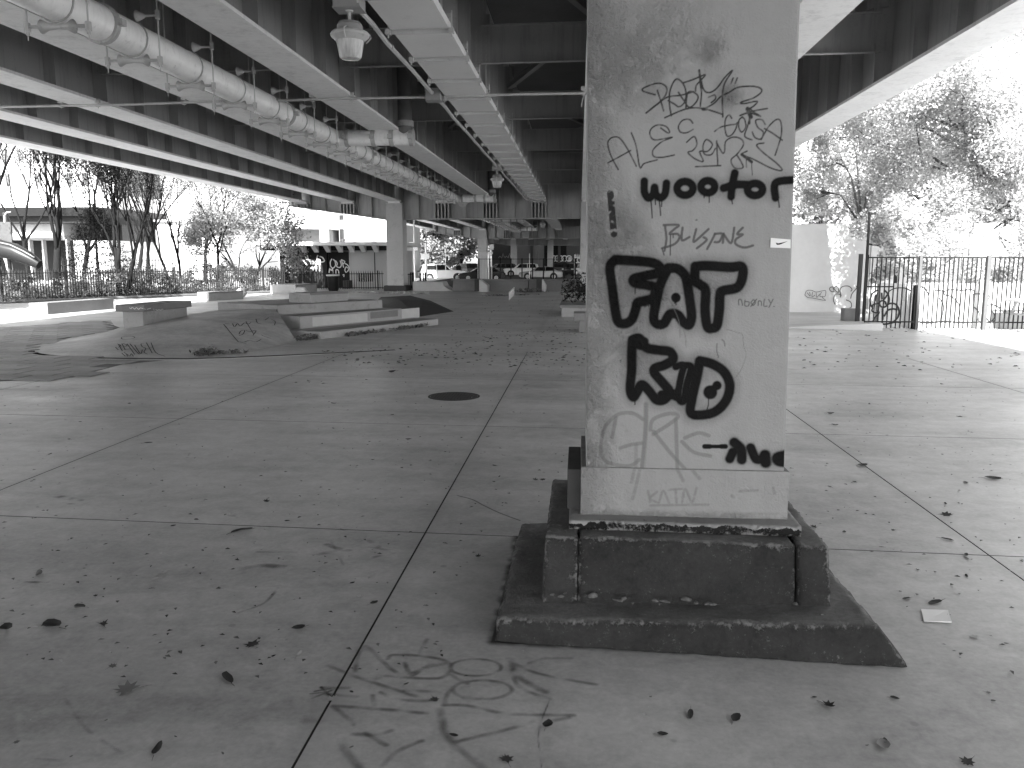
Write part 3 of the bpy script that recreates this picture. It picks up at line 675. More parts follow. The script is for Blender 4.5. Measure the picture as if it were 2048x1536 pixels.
for p in ([(420, 1130), (350, 1090), (250, 1100), (165, 1185), (140, 1300), (150, 1380), (200, 1425), (330, 1442), (395, 1400)], [(240, 1120), (215, 1250)], [(270, 1322), (340, 1300), (415, 1290)], [(440, 1030), (438, 1200), (412, 1460)],
          [(470, 1200), (490, 1130), (600, 1092), (655, 1110), (600, 1160), (490, 1230)], [(490, 1210), (600, 1350), (700, 1460)], [(640, 1130), (650, 1460)], [(700, 1255), (790, 1222), (860, 1240)], [(680, 1280), (760, 1350), (870, 1375)]):
    faint(p, 26)
faint([(440, 1030), (438, 1200), (420, 1460)], 36, a=0.35); faint([(375, 1300), (372, 1460)], 26, a=0.4)
S8([(832, 1312), (865, 1312)], 34); S8([(832, 1312), (965, 1312)], 26); S8([(945, 1312), (972, 1312)], 34)
for p, w_ in (([(1030, 1285), (1075, 1330), (1080, 1400)], 52), ([(1000, 1395), (1020, 1350)], 48), ([(1140, 1320), (1170, 1390), (1190, 1400)], 48), ([(1235, 1370), (1240, 1420)], 58), ([(1380, 1370), (1320, 1385), (1330, 1410), (1400, 1420)], 56)):
    cv.stroke(Z8(p), w_ * 1.7 / 3.339 * MPP, soft=0.9, a=0.25, tone=0.02); S8(p, w_ * 1.35)
def mk8(pts, w_=6, tone=0.05): cv.stroke(Z8(pts), w_ / 3.339 * MPP, soft=0.4, a=0.9, tone=tone)
for p in ([(1060, 368), (1060, 332), (1078, 335), (1085, 370)], [(1102, 335), (1100, 370), (1125, 372), (1128, 348), (1102, 345)], [(1142, 350), (1158, 332), (1172, 350), (1155, 370), (1142, 350)], [(1140, 378), (1180, 328)], [(1190, 370), (1192, 342), (1210, 345), (1213, 370)],
          [(1232, 328), (1228, 372), (1250, 375)], [(1260, 330), (1272, 352)], [(1290, 328), (1262, 382)], [(1293, 378), (1297, 378)]): mk8(p)
for p in ([(980, 530), (1050, 550), (1085, 570), (1095, 650), (1110, 700), (1080, 790), (1040, 850)], [(560, 260), (640, 420), (665, 500), (665, 585)], [(690, 520), (705, 590), (710, 650)]): mk8(p, 3.5, 0.16)
for p in ([(948, 598), (962, 612), (968, 640)], [(915, 625), (913, 670), (925, 718)]): mk8(p, 6, 0.08)
cv.stroke(Z7([(1245, 1150), (1290, 1110)]), 0.01, soft=0.9, a=0.1, tone=0.3)
# flaked dark tape strip
c2 = Canvas(FWID, ZB - ZA, RES); c2.stroke(Z7([(222, 1050), (235, 1200), (248, 1345)]), 50 / 3.657 * MPP, soft=0.1, a=0.95, tone=0.03); c2.wearoff(55, 0.30, 0.45, 8)
cv.t = np.where(c2.a > 0.1, c2.t, cv.t); cv.a = np.maximum(cv.a, c2.a)
u = cv.X / FWID; v = cv.Y / (ZB - ZA)
def blob(px_, py_, r, k=1.0):
    q = face_uv(px_, py_); return k * np.exp(-(((cv.X - q[0]) ** 2 + (cv.Y - q[1]) ** 2) / (r * r)))
wear = np.clip(0.05 + 0.8 * np.exp(-(u / 0.13) ** 2) + blob(1270, 130, 0.16, 0.6) + blob(1240, 470, 0.13, 0.9) + blob(1330, 60, 0.2, 0.25) + blob(1425, 100, 0.05, 0.9) + blob(1290, 590, 0.12, 0.7) + blob(1400, 560, 0.1, 0.3) + blob(1270, 700, 0.1, 0.6) + blob(1460, 190, 0.05, 0.9), 0, 1.2)
pf = cv.mesh('painted_face', 'column_paint', (0, 0, 0), (1, 0, 0), (0, 0, 1), P0, True, wear)
co = np.zeros(len(pf.data.vertices) * 3, dtype=np.float32); pf.data.vertices.foreach_get('co', co); co = co.reshape(-1, 3)
zz = co[:, 2] + ZA; a_ = 0.040 + (0.0225 - 0.040) * (zz - ZA) / (2.6 - ZA); b_ = 0.888 + (0.857 - 0.888) * (zz - ZA) / (2.6 - ZA)
xx = a_ + co[:, 0] / FWID * (b_ - a_); dd = np.zeros_like(xx)
# dents and runs in the old paint
from mathutils import noise as mnoise
wr = wear.ravel()
dd = np.array([mnoise.noise(Vector((x * 55, z * 45, 1))) * 0.0022 * w__ + mnoise.noise(Vector((x * 14, z * 11, 5))) * 0.003 * w__ for x, z, w__ in zip(xx, zz, wr)])
e_ = np.minimum(co[:, 0], FWID - co[:, 0]); rr = np.where(e_ < 0.008, 0.008 - np.sqrt(np.maximum(0, 0.008 ** 2 - (0.008 - e_) ** 2)), 0)
co = np.stack([xx, 3.568 - SK * xx + dd + rr, zz], 1).astype(np.float32); pf.data.vertices.foreach_set('co', co.ravel()); pf.data.update()
pf.data.polygons.foreach_set('use_smooth', [True] * len(pf.data.polygons))
# collar at the foot of the column
cc = Canvas(0.89, 0.212, 0.0036)
def CF(pts): return [((atS(940 + x / 2.2756, 900 + y / 2.2756, 3.556).x - 0.018), atS(940 + x / 2.2756, 900 + y / 2.2756, 3.556).z - 0.445) for x, y in pts]
for p in ([(775, 80), (760, 150), (740, 225)], [(750, 80), (735, 150)], [(940, 85), (970, 145)], [(1000, 85), (1045, 135)], [(620, 80), (600, 90)]): cc.stroke(CF(p), 0.015, soft=0.5, a=0.6, tone=0.17)
for p in ([(810, 190), (820, 240)], [(850, 195), (818, 225), (855, 243)], [(860, 243), (880, 190), (905, 243)], [(905, 185), (965, 182)], [(935, 185), (940, 243)], [(965, 243), (980, 182), (1010, 243), (1030, 180)], [(820, 256), (1085, 254)], [(1225, 195), (1310, 190)], [(1190, 215), (1200, 222)], [(1380, 180), (1385, 205)]):
    cc.stroke(CF(p), 0.011, soft=0.5, a=0.6, tone=0.17)
cc.stroke(CF([(1160, 298), (1250, 296), (1400, 298)]), 0.012, soft=0.6, a=0.5, tone=0.2); cc.stroke(CF([(540, 300), (760, 285)]), 0.012, soft=0.9, a=0.4, tone=0.25)
cc.wearoff(70, -0.1, 0.5, 2)
wc = np.clip(0.1 + 0.5 * np.exp(-(cc.X / 0.1) ** 2) + 0.6 * np.exp(-(cc.Y / 0.02) ** 2), 0, 1)
pc = cc.mesh('painted_band', 'column_paint', (0, 0, 0), (1, 0, 0), (0, 0, 1), P0, True, wc)
cb = np.zeros(len(pc.data.vertices) * 3, dtype=np.float32); pc.data.vertices.foreach_get('co', cb); cb = cb.reshape(-1, 3)
cb = np.stack([0.018 + cb[:, 0], 3.556 - SK * cb[:, 0], 0.446 + cb[:, 2] + cb[:, 0] * 0.008], 1).astype(np.float32); pc.data.vertices.foreach_set('co', cb.ravel()); pc.data.update()
s = MB(); s.hexa([K(0.018, 3.558, 0.44), K(0.907, 3.558, 0.45), K(0.907, 4.22, 0.45), K(0.018, 4.22, 0.44), K(0.018, 3.558, 0.657), K(0.907, 3.558, 0.664), K(0.907, 4.22, 0.664), K(0.018, 4.22, 0.657)])
s.build('collar', 'collar_paint', P0, bevel=0.003)
# contact shade of the footing, painted on the floor along its foot
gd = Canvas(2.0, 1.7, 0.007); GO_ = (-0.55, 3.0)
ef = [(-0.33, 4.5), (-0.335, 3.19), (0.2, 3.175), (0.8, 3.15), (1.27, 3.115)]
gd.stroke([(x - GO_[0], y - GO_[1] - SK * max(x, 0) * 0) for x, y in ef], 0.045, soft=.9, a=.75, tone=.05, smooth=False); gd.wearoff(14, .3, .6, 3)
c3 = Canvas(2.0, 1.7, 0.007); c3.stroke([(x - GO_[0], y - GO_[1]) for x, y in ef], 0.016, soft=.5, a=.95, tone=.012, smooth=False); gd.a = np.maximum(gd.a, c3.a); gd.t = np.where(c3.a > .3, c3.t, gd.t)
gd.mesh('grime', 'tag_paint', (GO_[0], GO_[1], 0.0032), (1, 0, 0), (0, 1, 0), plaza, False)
# cap beam of the near pier (just out of view overhead)
s = MB()
s.box(-14.9, 6.1, PY[0] + 0.3, PY[0] + 0.7, 4.38, 6.3); s.build('cap_beam', 'steel_paint', P0)
# old mortar smeared along the foot of the blocks
m = MB(); R_ = random.Random(4)
for (px_, py_, r_) in ((1105, 1186, .012), (1122, 1190, .010), (1180, 1178, .018), (1186, 1190, .022), (1235, 1197, .014), (1247, 1195, .012), (1310, 1199, .014), (1318, 1204, .010), (1330, 1200, .012), (1372, 1196, .016), (1392, 1202, .012), (1415, 1204, .015), (1426, 1206, .010), (1590, 1204, .012), (1265, 1203, .008), (1130, 1183, .008), (1642, 1226, .010)):
    p = at(px_, py_, 0.158); M_ = Matrix.Translation((p.x, p.y - .004, p.z - .006)) @ Matrix.Rotation(R_.random() * 3, 4, 'Z') @ Matrix.Diagonal((R_.uniform(1, 2.2), R_.uniform(.5, 1), R_.uniform(.5, 1.2), 1))
    m.lathe([(r_, 0), (r_ * .9, r_ * .35), (r_ * .4, r_ * .7), (r_ * .05, r_ * .75)], 7, M_)
o = m.build('mortar_spill', 'mortar', P0); o['kind'] = 'stuff'
# sticker
st = MB(); q = [atS(1160 + x / 3.657, 100 + y / 3.657, 3.560) for x, y in ((1392, 1445), (1540, 1450), (1540, 1386), (1396, 1374))]
st.prism(q, (0, 0.0012, 0)); stk = st.build('sticker', 'paper', P0)
sw = [(1432, 1408), (1440, 1425), (1460, 1424), (1490, 1412), (1520, 1398), (1480, 1408), (1450, 1414), (1440, 1411)]
sm_ = MB(); sm_.prism([atS(1160 + x / 3.657, 100 + y / 3.657, 3.5585) for x, y in sw], (0, 0.0008, 0)); k_ = sm_.build('swoosh_mark', 'sticker_black', stk)
settle(P0, (0.46, 3.9, 0))

wt = thing('wire_end', 'loose pale wire end dangling beside the top of the near column', 'wire'); m = MB(); q = [atY(x, y, 3.9) for x, y in ((1171, 178), (1168, 190), (1165, 200), (1163, 214))]; m.path(q, .003, 5); m.build('wire', 'conduit', wt); settle(wt, q[0])
# ================================================================== pipes, conduits and lamps under the deck
PX, PZ, PR = -5.65, 4.31, 0.205
def hanger():
    h = thing('pipe_hanger', 'x', 'pipe hanger', (0, 0, 0))
    for sx in (-0.33, 0.36):
        m = MB(); m.tube((sx, 0, -0.33), (sx, 0, 1.9), 0.011, n=6); m.tube((sx, 0, -0.40), (sx, 0, -0.33), 0.006, n=6); m.build('rod', 'rod_steel', h)
        m = MB(); m.tube((sx, 0, -0.31), (sx, 0, -0.22), 0.034, n=8); m.tube((sx, 0, -0.345), (sx, 0, -0.31), 0.022, n=6); m.build('socket', 'conduit', h, smooth='auto')
    q = Matrix.Rotation(math.pi / 2, 4, 'Y')
    m = MB(); m.lathe([(0.018, -0.32), (0.018, -0.20), (0.075, -0.18), (0.04, -0.11), (0.028, 0.0), (0.04, 0.11), (0.075, 0.18), (0.018, 0.20), (0.018, 0.35)], 14, Matrix.Translation((0.015, 0, -0.262)) @ q)
    m.build('roller', 'conduit', h, smooth=True)
    m = MB(); m.lathe([(0.016, -0.02), (0.016, 0.16), (0.03, 0.18), (0.07, 0.27), (0.012, 0.28)], 14, Matrix.Translation((0.36, 0, 0.27)) @ Matrix.Rotation(-math.pi / 2, 4, 'Y')); m.tube((0.36, 0, 0.23), (0.36, 0, 0.33), 0.032, n=8)
    m.build('stay_roller', 'conduit', h, smooth='auto')
    m = MB(); m.path([(0.345 * math.cos(a) * 0.62, 0, 0.345 * math.sin(a) * 0.62) for a in np.linspace(0, 2 * math.pi, 22)], 0.012, 5); m.build('pipe_ring', 'pipe_band', h)
    return h
def pipe_run(y0, y1, tees, label_n, hang_y, detail=True):
    p = thing('drain_pipe', label_n, 'pipe')
    m = MB(); m.tube((PX, y0, PZ), (PX, y1, PZ), PR, n=28); m.build('main_pipe', 'pipe_wrap', p, smooth='auto')
    for k in range(int((y1 - y0) / 6.1) + 1):
        yy = y0 + 4.6 + 6.1 * k
        m = MB(); m.lathe([(PR, -0.05), (PR + 0.028, -0.045), (PR + 0.028, -0.005), (PR + 0.012, 0), (PR + 0.028, 0.005), (PR + 0.028, 0.045), (PR, 0.05)], 28, Matrix.Translation((PX, yy, PZ)) @ Matrix.Rotation(math.pi / 2, 4, 'X'))
        m.box(PX + PR - 0.02, PX + PR + 0.09, yy - 0.05, yy + 0.05, PZ - 0.03, PZ + 0.04); m.build('coupling', 'pipe_band', p, smooth='auto')
    for ty in tees:
        m = MB(); m.tube((PX, ty, PZ), (-3.80, ty - 0.0, PZ), PR * 0.85, n=24); m.build('branch_pipe', 'pipe_wrap', p, smooth='auto')
        for xx in (PX + 0.34, PX + 0.95, -4.28, -3.83):
            m = MB(); m.lathe([(PR * 0.85, -0.05), (PR * .95, -0.045), (PR * .95, 0.045), (PR * 0.85, 0.05)], 24, Matrix.Translation((xx, ty, PZ)) @ Matrix.Rotation(math.pi / 2, 4, 'Y'))
            m.box(xx - 0.05, xx + 0.05, ty - PR - 0.08, ty - PR + 0.02, PZ - 0.05, PZ + 0.04)
            m.build('coupling', 'pipe_band', p, smooth='auto')
        m = MB(); m.tube((-3.98, ty, PZ), (-3.98, ty, 6.33), 0.16, n=20); m.build('down_pipe', 'mid_wall', p, smooth='auto')
        m = MB(); m.tube((-3.98, ty, PZ + 0.24), (-3.98, ty, PZ + 0.36), 0.20, n=20); m.build('collar_ring', 'pipe_band', p, smooth='auto')
    settle(p, (PX, y0, PZ)); return p
pipe_run(5.2, 37.9, [19.1, 37.7], 'fat wrapped drain pipe hung on rollers below the left side girders', None)
pipe_run(43.0, 76.0, [57.0, 75.0], 'fat wrapped drain pipe under the second span beyond the far cap beam', None)
HN = hanger(); settle(HN, (0, 0, 0)); HN.location = (PX, 7.40, PZ)
ORD = 'first second third fourth fifth sixth seventh eighth ninth tenth eleventh twelfth thirteenth fourteenth fifteenth sixteenth seventeenth eighteenth nineteenth twentieth twenty-first'.split()
HN['label'] = 'rod and roller hanger holding the fat pipe, first from its near end'; HN['group'] = 'roller hangers along the fat drain pipe'
for k in range(1, 20): dup(HN, (PX, 7.40 + 1.54 * k, PZ), label='rod and roller hanger holding the fat pipe, %s from its near end' % ORD[k])
for k in range(0, 21): dup(HN, (PX, 43.6 + 1.54 * k, PZ), label='small far roller hanger past the cap beam, %s of the second span' % ORD[k])

CZ, CXN = 4.41, -2.57
def conduit(y0, y1, label, segs):
    c = thing('conduit', label, 'conduit'); m = MB()
    m.path([(CXN + 0.01 * math.sin(i * 1.7), y0 + (y1 - y0) * i / segs, CZ + 0.012 * math.sin(i * 2.3)) for i in range(segs + 1)], 0.030, 8); m.build('tube', 'conduit', c, smooth='auto')
    n = int((y1 - y0) / 1.9)
    me = mesh_m(MB().tube((0, -0.03, 0), (0, 0.03, 0), 0.038, n=8), 'coupling', 'pipe_band')
    for k in range(1, n): place(me, 'coupling', c, (CXN, y0 + 1.9 * k, CZ))
    settle(c, (CXN, y0, CZ)); return c
conduit(4.6, 9.3, 'short length of conduit entering the near lamp junction box', 5); conduit(9.62, 14.72, 'conduit running from the near lamp box to the middle junction box', 6)
conduit(14.95, 25.9, 'conduit running on from the middle junction box to the second lamp', 10); conduit(26.2, 41.0, 'furthest length of conduit past the second lamp towards the cap beam', 12)
def jbox(y, w_, d_, h_, label):
    b = thing('junction_box', label, 'junction box', (CXN, y, CZ))
    m = MB(); m.box(-w_ / 2, w_ / 2, -d_ / 2, d_ / 2, -h_ / 2, h_ / 2); m.build('box_body', 'box_grey', b, bevel=0.006)
    m = MB(); m.box(-w_ / 2 - 0.008, w_ / 2 + 0.008, -d_ / 2 - 0.008, d_ / 2 + 0.008, -h_ / 2 - 0.012, -h_ / 2 - 0.001); m.build('box_lid', 'box_grey', b, bevel=0.003)
    m = MB()
    for sx in (-1, 1): m.tube((sx * w_ * 0.35, 0, h_ / 2), (sx * w_ * 0.35, 0, 0.62), 0.008, n=6)
    m.box(-0.42, 0.42, -0.02, 0.02, 0.6, 0.64); m.build('hanger_strap', 'rod_steel', b)
    return b
jbox(9.46, 0.30, 0.26, 0.22, 'grey steel junction box above the near lamp'); jbox(14.84, 0.26, 0.22, 0.2, 'grey junction box where the cross conduit meets the long conduit'); jbox(26.05, 0.28, 0.24, 0.22, 'small junction box above the second lamp')
jbox(58.0, 0.3, 0.26, 0.22, 'tiny junction box above the lamp of the second span')
lg, T, b = newmat('lamp_glass'); b.inputs['Base Color'].default_value = grey(0.62); b.inputs['Roughness'].default_value = 0.25; b.inputs['Subsurface Weight'].default_value = 0.0
p_ = T.new('ShaderNodeTexCoord').outputs['Object']; st_ = T.noise(T.scaled(p_, (14, 14, 1.5)), 1.5, 4, 0.6); T.link(T.ramp(st_, 0.3, 0.75, 0.62, 0.30), b.inputs['Base Color'])
wv = T.new('ShaderNodeTexWave'); wv.inputs['Scale'].default_value = 18; T.link(p_, wv.inputs[0]); bump(T, b, wv.outputs['Fac'], 0.15, 0.003)
def lamp(y, label):
    L = thing('hanging_lamp', label, 'lamp', (CXN, y, CZ - 0.12))
    m = MB(); m.tube((0, 0, -0.13), (0, 0, 0.0), 0.018, n=10); m.lathe([(0.045, 0.0), (0.04, -0.015), (0.02, -0.02)], 12); m.build('stem', 'conduit', L, smooth='auto')
    m = MB(); m.lathe([(0.03, -0.11), (0.115, -0.125), (0.14, -0.16), (0.14, -0.22), (0.15, -0.225)], 28); m.build('ballast_housing', 'box_grey', L, smooth='auto')
    m = MB(); m.lathe([(0.15, -0.222), (0.20, -0.232), (0.215, -0.255), (0.212, -0.275), (0.16, -0.325), (0.155, -0.325)], 32); m.build('rim', 'conduit', L, smooth='auto')
    m = MB(); m.lathe([(0.152, -0.325), (0.148, -0.35), (0.122, -0.49), (0.105, -0.512), (0.05, -0.522), (0.001, -0.523)], 32); m.build('glass_bowl', lg, L, smooth='auto')
    for a in (0.5, 2.6, 4.7):
        m = MB(); x, y_ = math.cos(a), math.sin(a); m.path([(x * 0.15, y_ * 0.15, -0.2), (x * 0.225, y_ * 0.225, -0.235), (x * 0.235, y_ * 0.235, -0.27), (x * 0.18, y_ * 0.18, -0.33)], 0.007, 5); m.build('clip', 'rod_steel', L)
    return L
lamp(9.46, 'hanging lamp with a wide rim and glass bowl, largest and closest'); lamp(26.05, 'hanging lamp with pale bowl below the second junction box'); lamp(58.0, 'tiny hanging lamp seen under the second span')
# flexible loop at the first box
fl = thing('cable_loop', 'curved cable loop from the near junction box up to the duct', 'cable'); m = MB()
m.path([(CXN + 0.16, 9.46, CZ + 0.0), (CXN + 0.24, 9.46, CZ + 0.0), (CXN + 0.36, 9.48, CZ + 0.01), (CXN + 0.43, 9.5, CZ + 0.05), (CXN + 0.42, 9.5, CZ + 0.14), (CXN + 0.35, 9.4, CZ + 0.3)], 0.024, 8); m.build('flexible_tube', 'conduit', fl, smooth='auto'); settle(fl, (CXN + 0.2, 9.46, CZ))
# cross conduit under all girders
cr = thing('cross_conduit', 'thin conduit clamped crosswise under all the girders', 'conduit'); yc = 14.84
for x0, x1 in ((-16, PX - 0.15), (PX + 0.15, CXN - 0.13), (CXN + 0.13, 0.5)):
    m = MB(); n = max(2, int((x1 - x0) / 1.2)); m.path([(x0 + (x1 - x0) * i / n, yc - SK * (x0 + (x1 - x0) * i / n), CZ - 0.01 + 0.008 * math.sin(i * 1.9)) for i in range(n + 1)], 0.023, 8); m.build('tube', 'conduit', cr, smooth='auto')
m = MB(); m.tube((0, 0, -0.06), (0, 0, 0.10), 0.009, n=6); m.box(-0.035, 0.035, -0.03, 0.03, -0.035, -0.028); m.box(-0.05, 0.03, -0.03, 0.03, 0.04, 0.11); cl = mesh_m(m, 'clamp', 'rod_steel')
for x in GX[:7]:
    for s_ in (-0.36, 0.36): place(cl, 'clamp', cr, (x + s_, yc - SK * x, CZ - 0.01))
settle(cr, (-4.8, yc, CZ))
mat('paver_grout', 0.125, 0.9, 0.3, bmp=0)

# ================================================================== skate bank (mound) and its kerb
foot = [(66, 699, 0), (70, 706, 0), (105, 711, 0), (180, 715, 0), (250, 716.5, 0), (330, 717, 0), (390, 714, 0), (470, 709, 0), (532, 698, 0), (597, 684, 0)]
crest = [(72, 695, 0.0), (110, 688, 0.02), (164, 680, 0.08), (215, 668, 0.18), (262, 657, 0.26), (320, 648, 0.34), (384, 640, 0.40), (450, 631, 0.44), (505, 624, 0.48), (552, 622, 0.50)]
def lerp_list(L, n):
    out = []
    for i in range(n):
        t = i / (n - 1) * (len(L) - 1); k = min(int(t), len(L) - 2); out.append(L[k].lerp(L[k + 1], t - k))
    return out
FT = [at(*p) for p in foot]; CR = [at(*p) for p in crest]
n_ = 46; FTs = lerp_list([Vector(p) for p in smooth_poly(FT, 4)], n_); CRs = lerp_list([Vector(p) for p in smooth_poly(CR, 4)], n_)
m = MB(); rows = []
ts = [0, 0.06, 0.14, 0.3, 0.5, 0.7, 0.85, 0.93, 1.0]
hs = [0, 0.02, 0.08, 0.26, 0.5, 0.74, 0.90, 0.965, 1.0]
for i in range(n_):
    a, c = FTs[i], CRs[i]; a.z = 0.0; H_ = c.z; r = []
    for t, h_ in zip(ts, hs):
        p = a.lerp(c, t); p.z = max(H_ * h_, 0.001); r.append(p)
    bdir = Vector((-0.35, 0.94, 0))
    f_ = i / (n_ - 1)
    r.append(c + bdir * 0.4 + Vector((0, 0, 0.012 * min(1, H_ * 4)))); r.append(c + bdir * (0.5 + 3.0 * f_)); 
    e_ = c + bdir * (0.8 + 9.5 * f_); e_.z = 0.001; r.append(e_)
    rows.append(r)
k = len(rows[0]); m.v = [tuple(p) for r in rows for p in r]
m.f = [(i * k + j, (i + 1) * k + j, (i + 1) * k + j + 1, i * k + j + 1) for i in range(n_ - 1) for j in range(k - 1)]
# closing side wall on the right end
last = (n_ - 1) * k; o_ = len(m.v)
m.v += [(rows[-1][j].x, rows[-1][j].y, -0.01) for j in range(k)]
m.f += [(last + j, o_ + j, o_ + j + 1, last + j + 1) for j in range(k - 1)]
bank = m.build('skate_bank', 'bank_concrete', None, smooth='auto'); tag(bank, 'smooth concrete bank with a curved pointed end and scribbled writing', 'skate ramp')
# kerb ring round the foot
m = MB(); ins, outs = [], []
ring = [Vector(p) for p in smooth_poly([at(250, 664), at(164, 678), at(110, 687), at(78, 694), at(64, 700), at(68, 706.5), at(105, 711.8), at(180, 716), at(250, 717.5), at(330, 717.8), at(430, 716.6), at(560, 711.5), at(700, 705), at(790, 700.5)], 5)]
N_ = len(ring)
for i, p in enumerate(ring):
    t = (ring[min(i + 1, N_ - 1)] - ring[max(i - 1, 0)]).normalized(); nn = Vector((t.y, -t.x, 0))
    if nn.dot(Vector((0.1, -1, 0))) < 0 and i > N_ * 0.45: nn = -nn
    wd = 0.30 * min(1, (N_ - 1 - i) / (N_ * 0.55) + 0.0)
    ins.append(Vector((p.x, p.y, 0))); outs.append(Vector((p.x, p.y, 0)) - nn * -1 * max(wd, 0.03))
z_ = 0.005
m.v = [(p.x, p.y, z_) for p in ins] + [(p.x, p.y, z_) for p in outs] + [(p.x, p.y, 0) for p in outs]
m.f = [(i, i + 1, N_ + i + 1, N_ + i) for i in range(N_ - 1)] + [(N_ + i, N_ + i + 1, 2 * N_ + i + 1, 2 * N_ + i) for i in range(N_ - 1)]
kb = m.build('kerb', 'kerb_concrete', plaza)
m = MB()
for i in range(N_ // 3, N_ - 1):
    a, b_ = ins[i], ins[i + 1]; t = (b_ - a).normalized(); nn = Vector((t.y, -t.x, 0)) * 0.05
    m.add([(a - nn) + Vector((0, 0, z_ + 0.003)), (a + nn) + Vector((0, 0, z_ + 0.003)), (b_ + nn) + Vector((0, 0, z_ + 0.003)), (b_ - nn) + Vector((0, 0, z_ + 0.003))], [(0, 1, 2, 3)])
m.build('drain_slot', 'joint_dark', plaza)
# scribbles on the bank (strokes follow the sloping face)
from mathutils.bvhtree import BVHTree
def on_mesh(obj):
    me = obj.data; bt = BVHTree.FromPolygons([obj.matrix_world @ v.co for v in me.vertices], [tuple(p.vertices) for p in me.polygons])
    return bt
bt = on_mesh(bank)
def decal(name, strokes, w_px, tone, parent, bt_, a=0.8, lift=0.006, srcfn=None):
    """ribbons laid on a surface; strokes are in photo pixels"""
    m = MB()
    for si, s_ in enumerate(strokes):
        P = smooth_poly(s_, 4); pts = []
        for q in P:
            d = ray(q[0], q[1]).normalized(); h_, nrm, _, _ = bt_.ray_cast(EYE, d)
            if h_ is None: continue
            if nrm.dot(d) > 0: nrm = -nrm
            pts.append((h_ + nrm * (lift + 0.0006 * si), nrm, (h_ - EYE).length))
        if len(pts) < 2: continue
        o = len(m.v)
        for i, (p, nrm, dist) in enumerate(pts):
            t = (pts[min(i + 1, len(pts) - 1)][0] - pts[max(i - 1, 0)][0]).normalized(); sd_ = nrm.cross(t).normalized() * (w_px * dist / F / 2)
            m.v += [tuple(p - sd_), tuple(p + sd_)]
        m.f += [(o + 2 * i, o + 2 * i + 1, o + 2 * i + 3, o + 2 * i + 2) for i in range(len(pts) - 1)]
    return m.build(name, tone, parent)
mat('mark_black', 0.035, 0.6, 0.3, bmp=0); mat('mark_dark', 0.10, 0.6, 0.3, bmp=0); mat('mark_pale', 0.6, 0.6, 0.1, bmp=0); mat('mark_grey', 0.3, 0.6, 0.1, bmp=0)
Z9 = lambda L: [[(x / 4.267, 560 + y / 4.267) for x, y in s_] for s_ in L]
Z10 = lambda L: [[(380 + x / 3.938, 560 + y / 3.938) for x, y in s_] for s_ in L]
decal('scribble', Z9([[(1035, 495), (1060, 485), (1120, 482), (1152, 492), (1120, 505), (1050, 508), (1035, 495)], [(985, 575), (1010, 600)], [(1010, 550), (1045, 610)], [(1000, 548), (1030, 560), (1010, 580)], [(1040, 545), (1070, 600)], [(1050, 545), (1085, 560), (1055, 575)], [(1085, 548), (1150, 640)], [(1060, 600), (1120, 590)],
    [(1110, 548), (1160, 610), (1190, 640)], [(1150, 560), (1200, 635), (1215, 600)], [(1230, 545), (1205, 550), (1215, 575), (1245, 590), (1230, 620), (1260, 640)], [(1250, 540), (1300, 630)], [(1290, 540), (1330, 625), (1410, 658)], [(1260, 590), (1310, 580)], [(1040, 630), (1070, 658)], [(1060, 625), (1110, 655), (1120, 635), (1140, 660)], [(1080, 640), (1090, 660)]]), 1.6, 'mark_black', bank, bt)
decal('scribble', Z10([[(265, 350), (330, 430), (380, 490)], [(275, 345), (310, 350)], [(335, 345), (350, 372), (375, 345), (395, 365), (430, 340), (455, 350), (480, 338)], [(385, 430), (400, 405), (430, 400), (415, 430), (385, 440)], [(440, 400), (470, 410), (520, 400), (495, 440)], [(430, 490), (470, 480), (520, 490), (560, 470)],
    [(520, 310), (530, 340), (560, 350)], [(560, 435), (590, 450), (640, 465)], [(640, 315), (670, 330), (665, 360)], [(590, 320), (620, 300)], [(440, 330), (470, 380), (500, 430)], [(380, 490), (440, 505)]]), 1.5, 'mark_black', bank, bt)

# ================================================================== pavers beside the bank
poly = [at(-260, 770), at(0, 763), at(145, 755), at(245, 729), at(330, 721), at(250, 719), at(180, 717.5), at(105, 713), at(60, 707), at(56, 700), at(72, 692), at(110, 684), at(164, 675), at(215, 664), at(240, 655), at(200, 642), at(0, 655), at(-300, 675)]
def inpoly(x, y, P):
    c = False; j = len(P) - 1
    for i in range(len(P)):
        if (P[i].y > y) != (P[j].y > y) and x < (P[j].x - P[i].x) * (y - P[i].y) / (P[j].y - P[i].y) + P[i].x: c = not c
        j = i
    return c
m = MB(); m.add([(p.x, p.y, 0.002) for p in poly], [tuple(range(len(poly)))]); pb = m.build('paver_bed', 'paver_grout', plaza)
bmt = bmesh.new(); bmt.from_mesh(pb.data); bmesh.ops.triangulate(bmt, faces=bmt.faces); bmt.to_mesh(pb.data); bmt.free()
for f_ in pb.data.polygons:
    pass
pw, pd = 0.58, 0.44
q = MB(); e = 0.006; a_, b_ = pw / 2 - 0.008, pd / 2 - 0.008
q.add([(-a_, -b_, 0), (a_, -b_, 0), (a_, b_, 0), (-a_, b_, 0), (-a_ + e, -b_ + e, 0.009), (a_ - e, -b_ + e, 0.009), (a_ - e, b_ - e, 0.009), (-a_ + e, b_ - e, 0.009)], [(4, 5, 6, 7), (0, 1, 5, 4), (1, 2, 6, 5), (2, 3, 7, 6), (3, 0, 4, 7)])
pme = mesh_m(q, 'paver', 'paver_concrete'); cnt = 0; cells = []
for j in range(0, 40):
    for i in range(0, 40):
        x = -19 + i * pw + (pw / 2 if j % 2 else 0); y = 9.6 + j * pd
        yy = y - SK * x
        if all(inpoly(x + dx, yy + dy, poly) for dx in (-pw * 0.45, pw * 0.45) for dy in (-pd * 0.45, pd * 0.45)) and x / yy > -0.78: cells.append((x, yy))
        elif inpoly(x, yy, poly) and x / yy > -0.78: cells.append((x, yy))
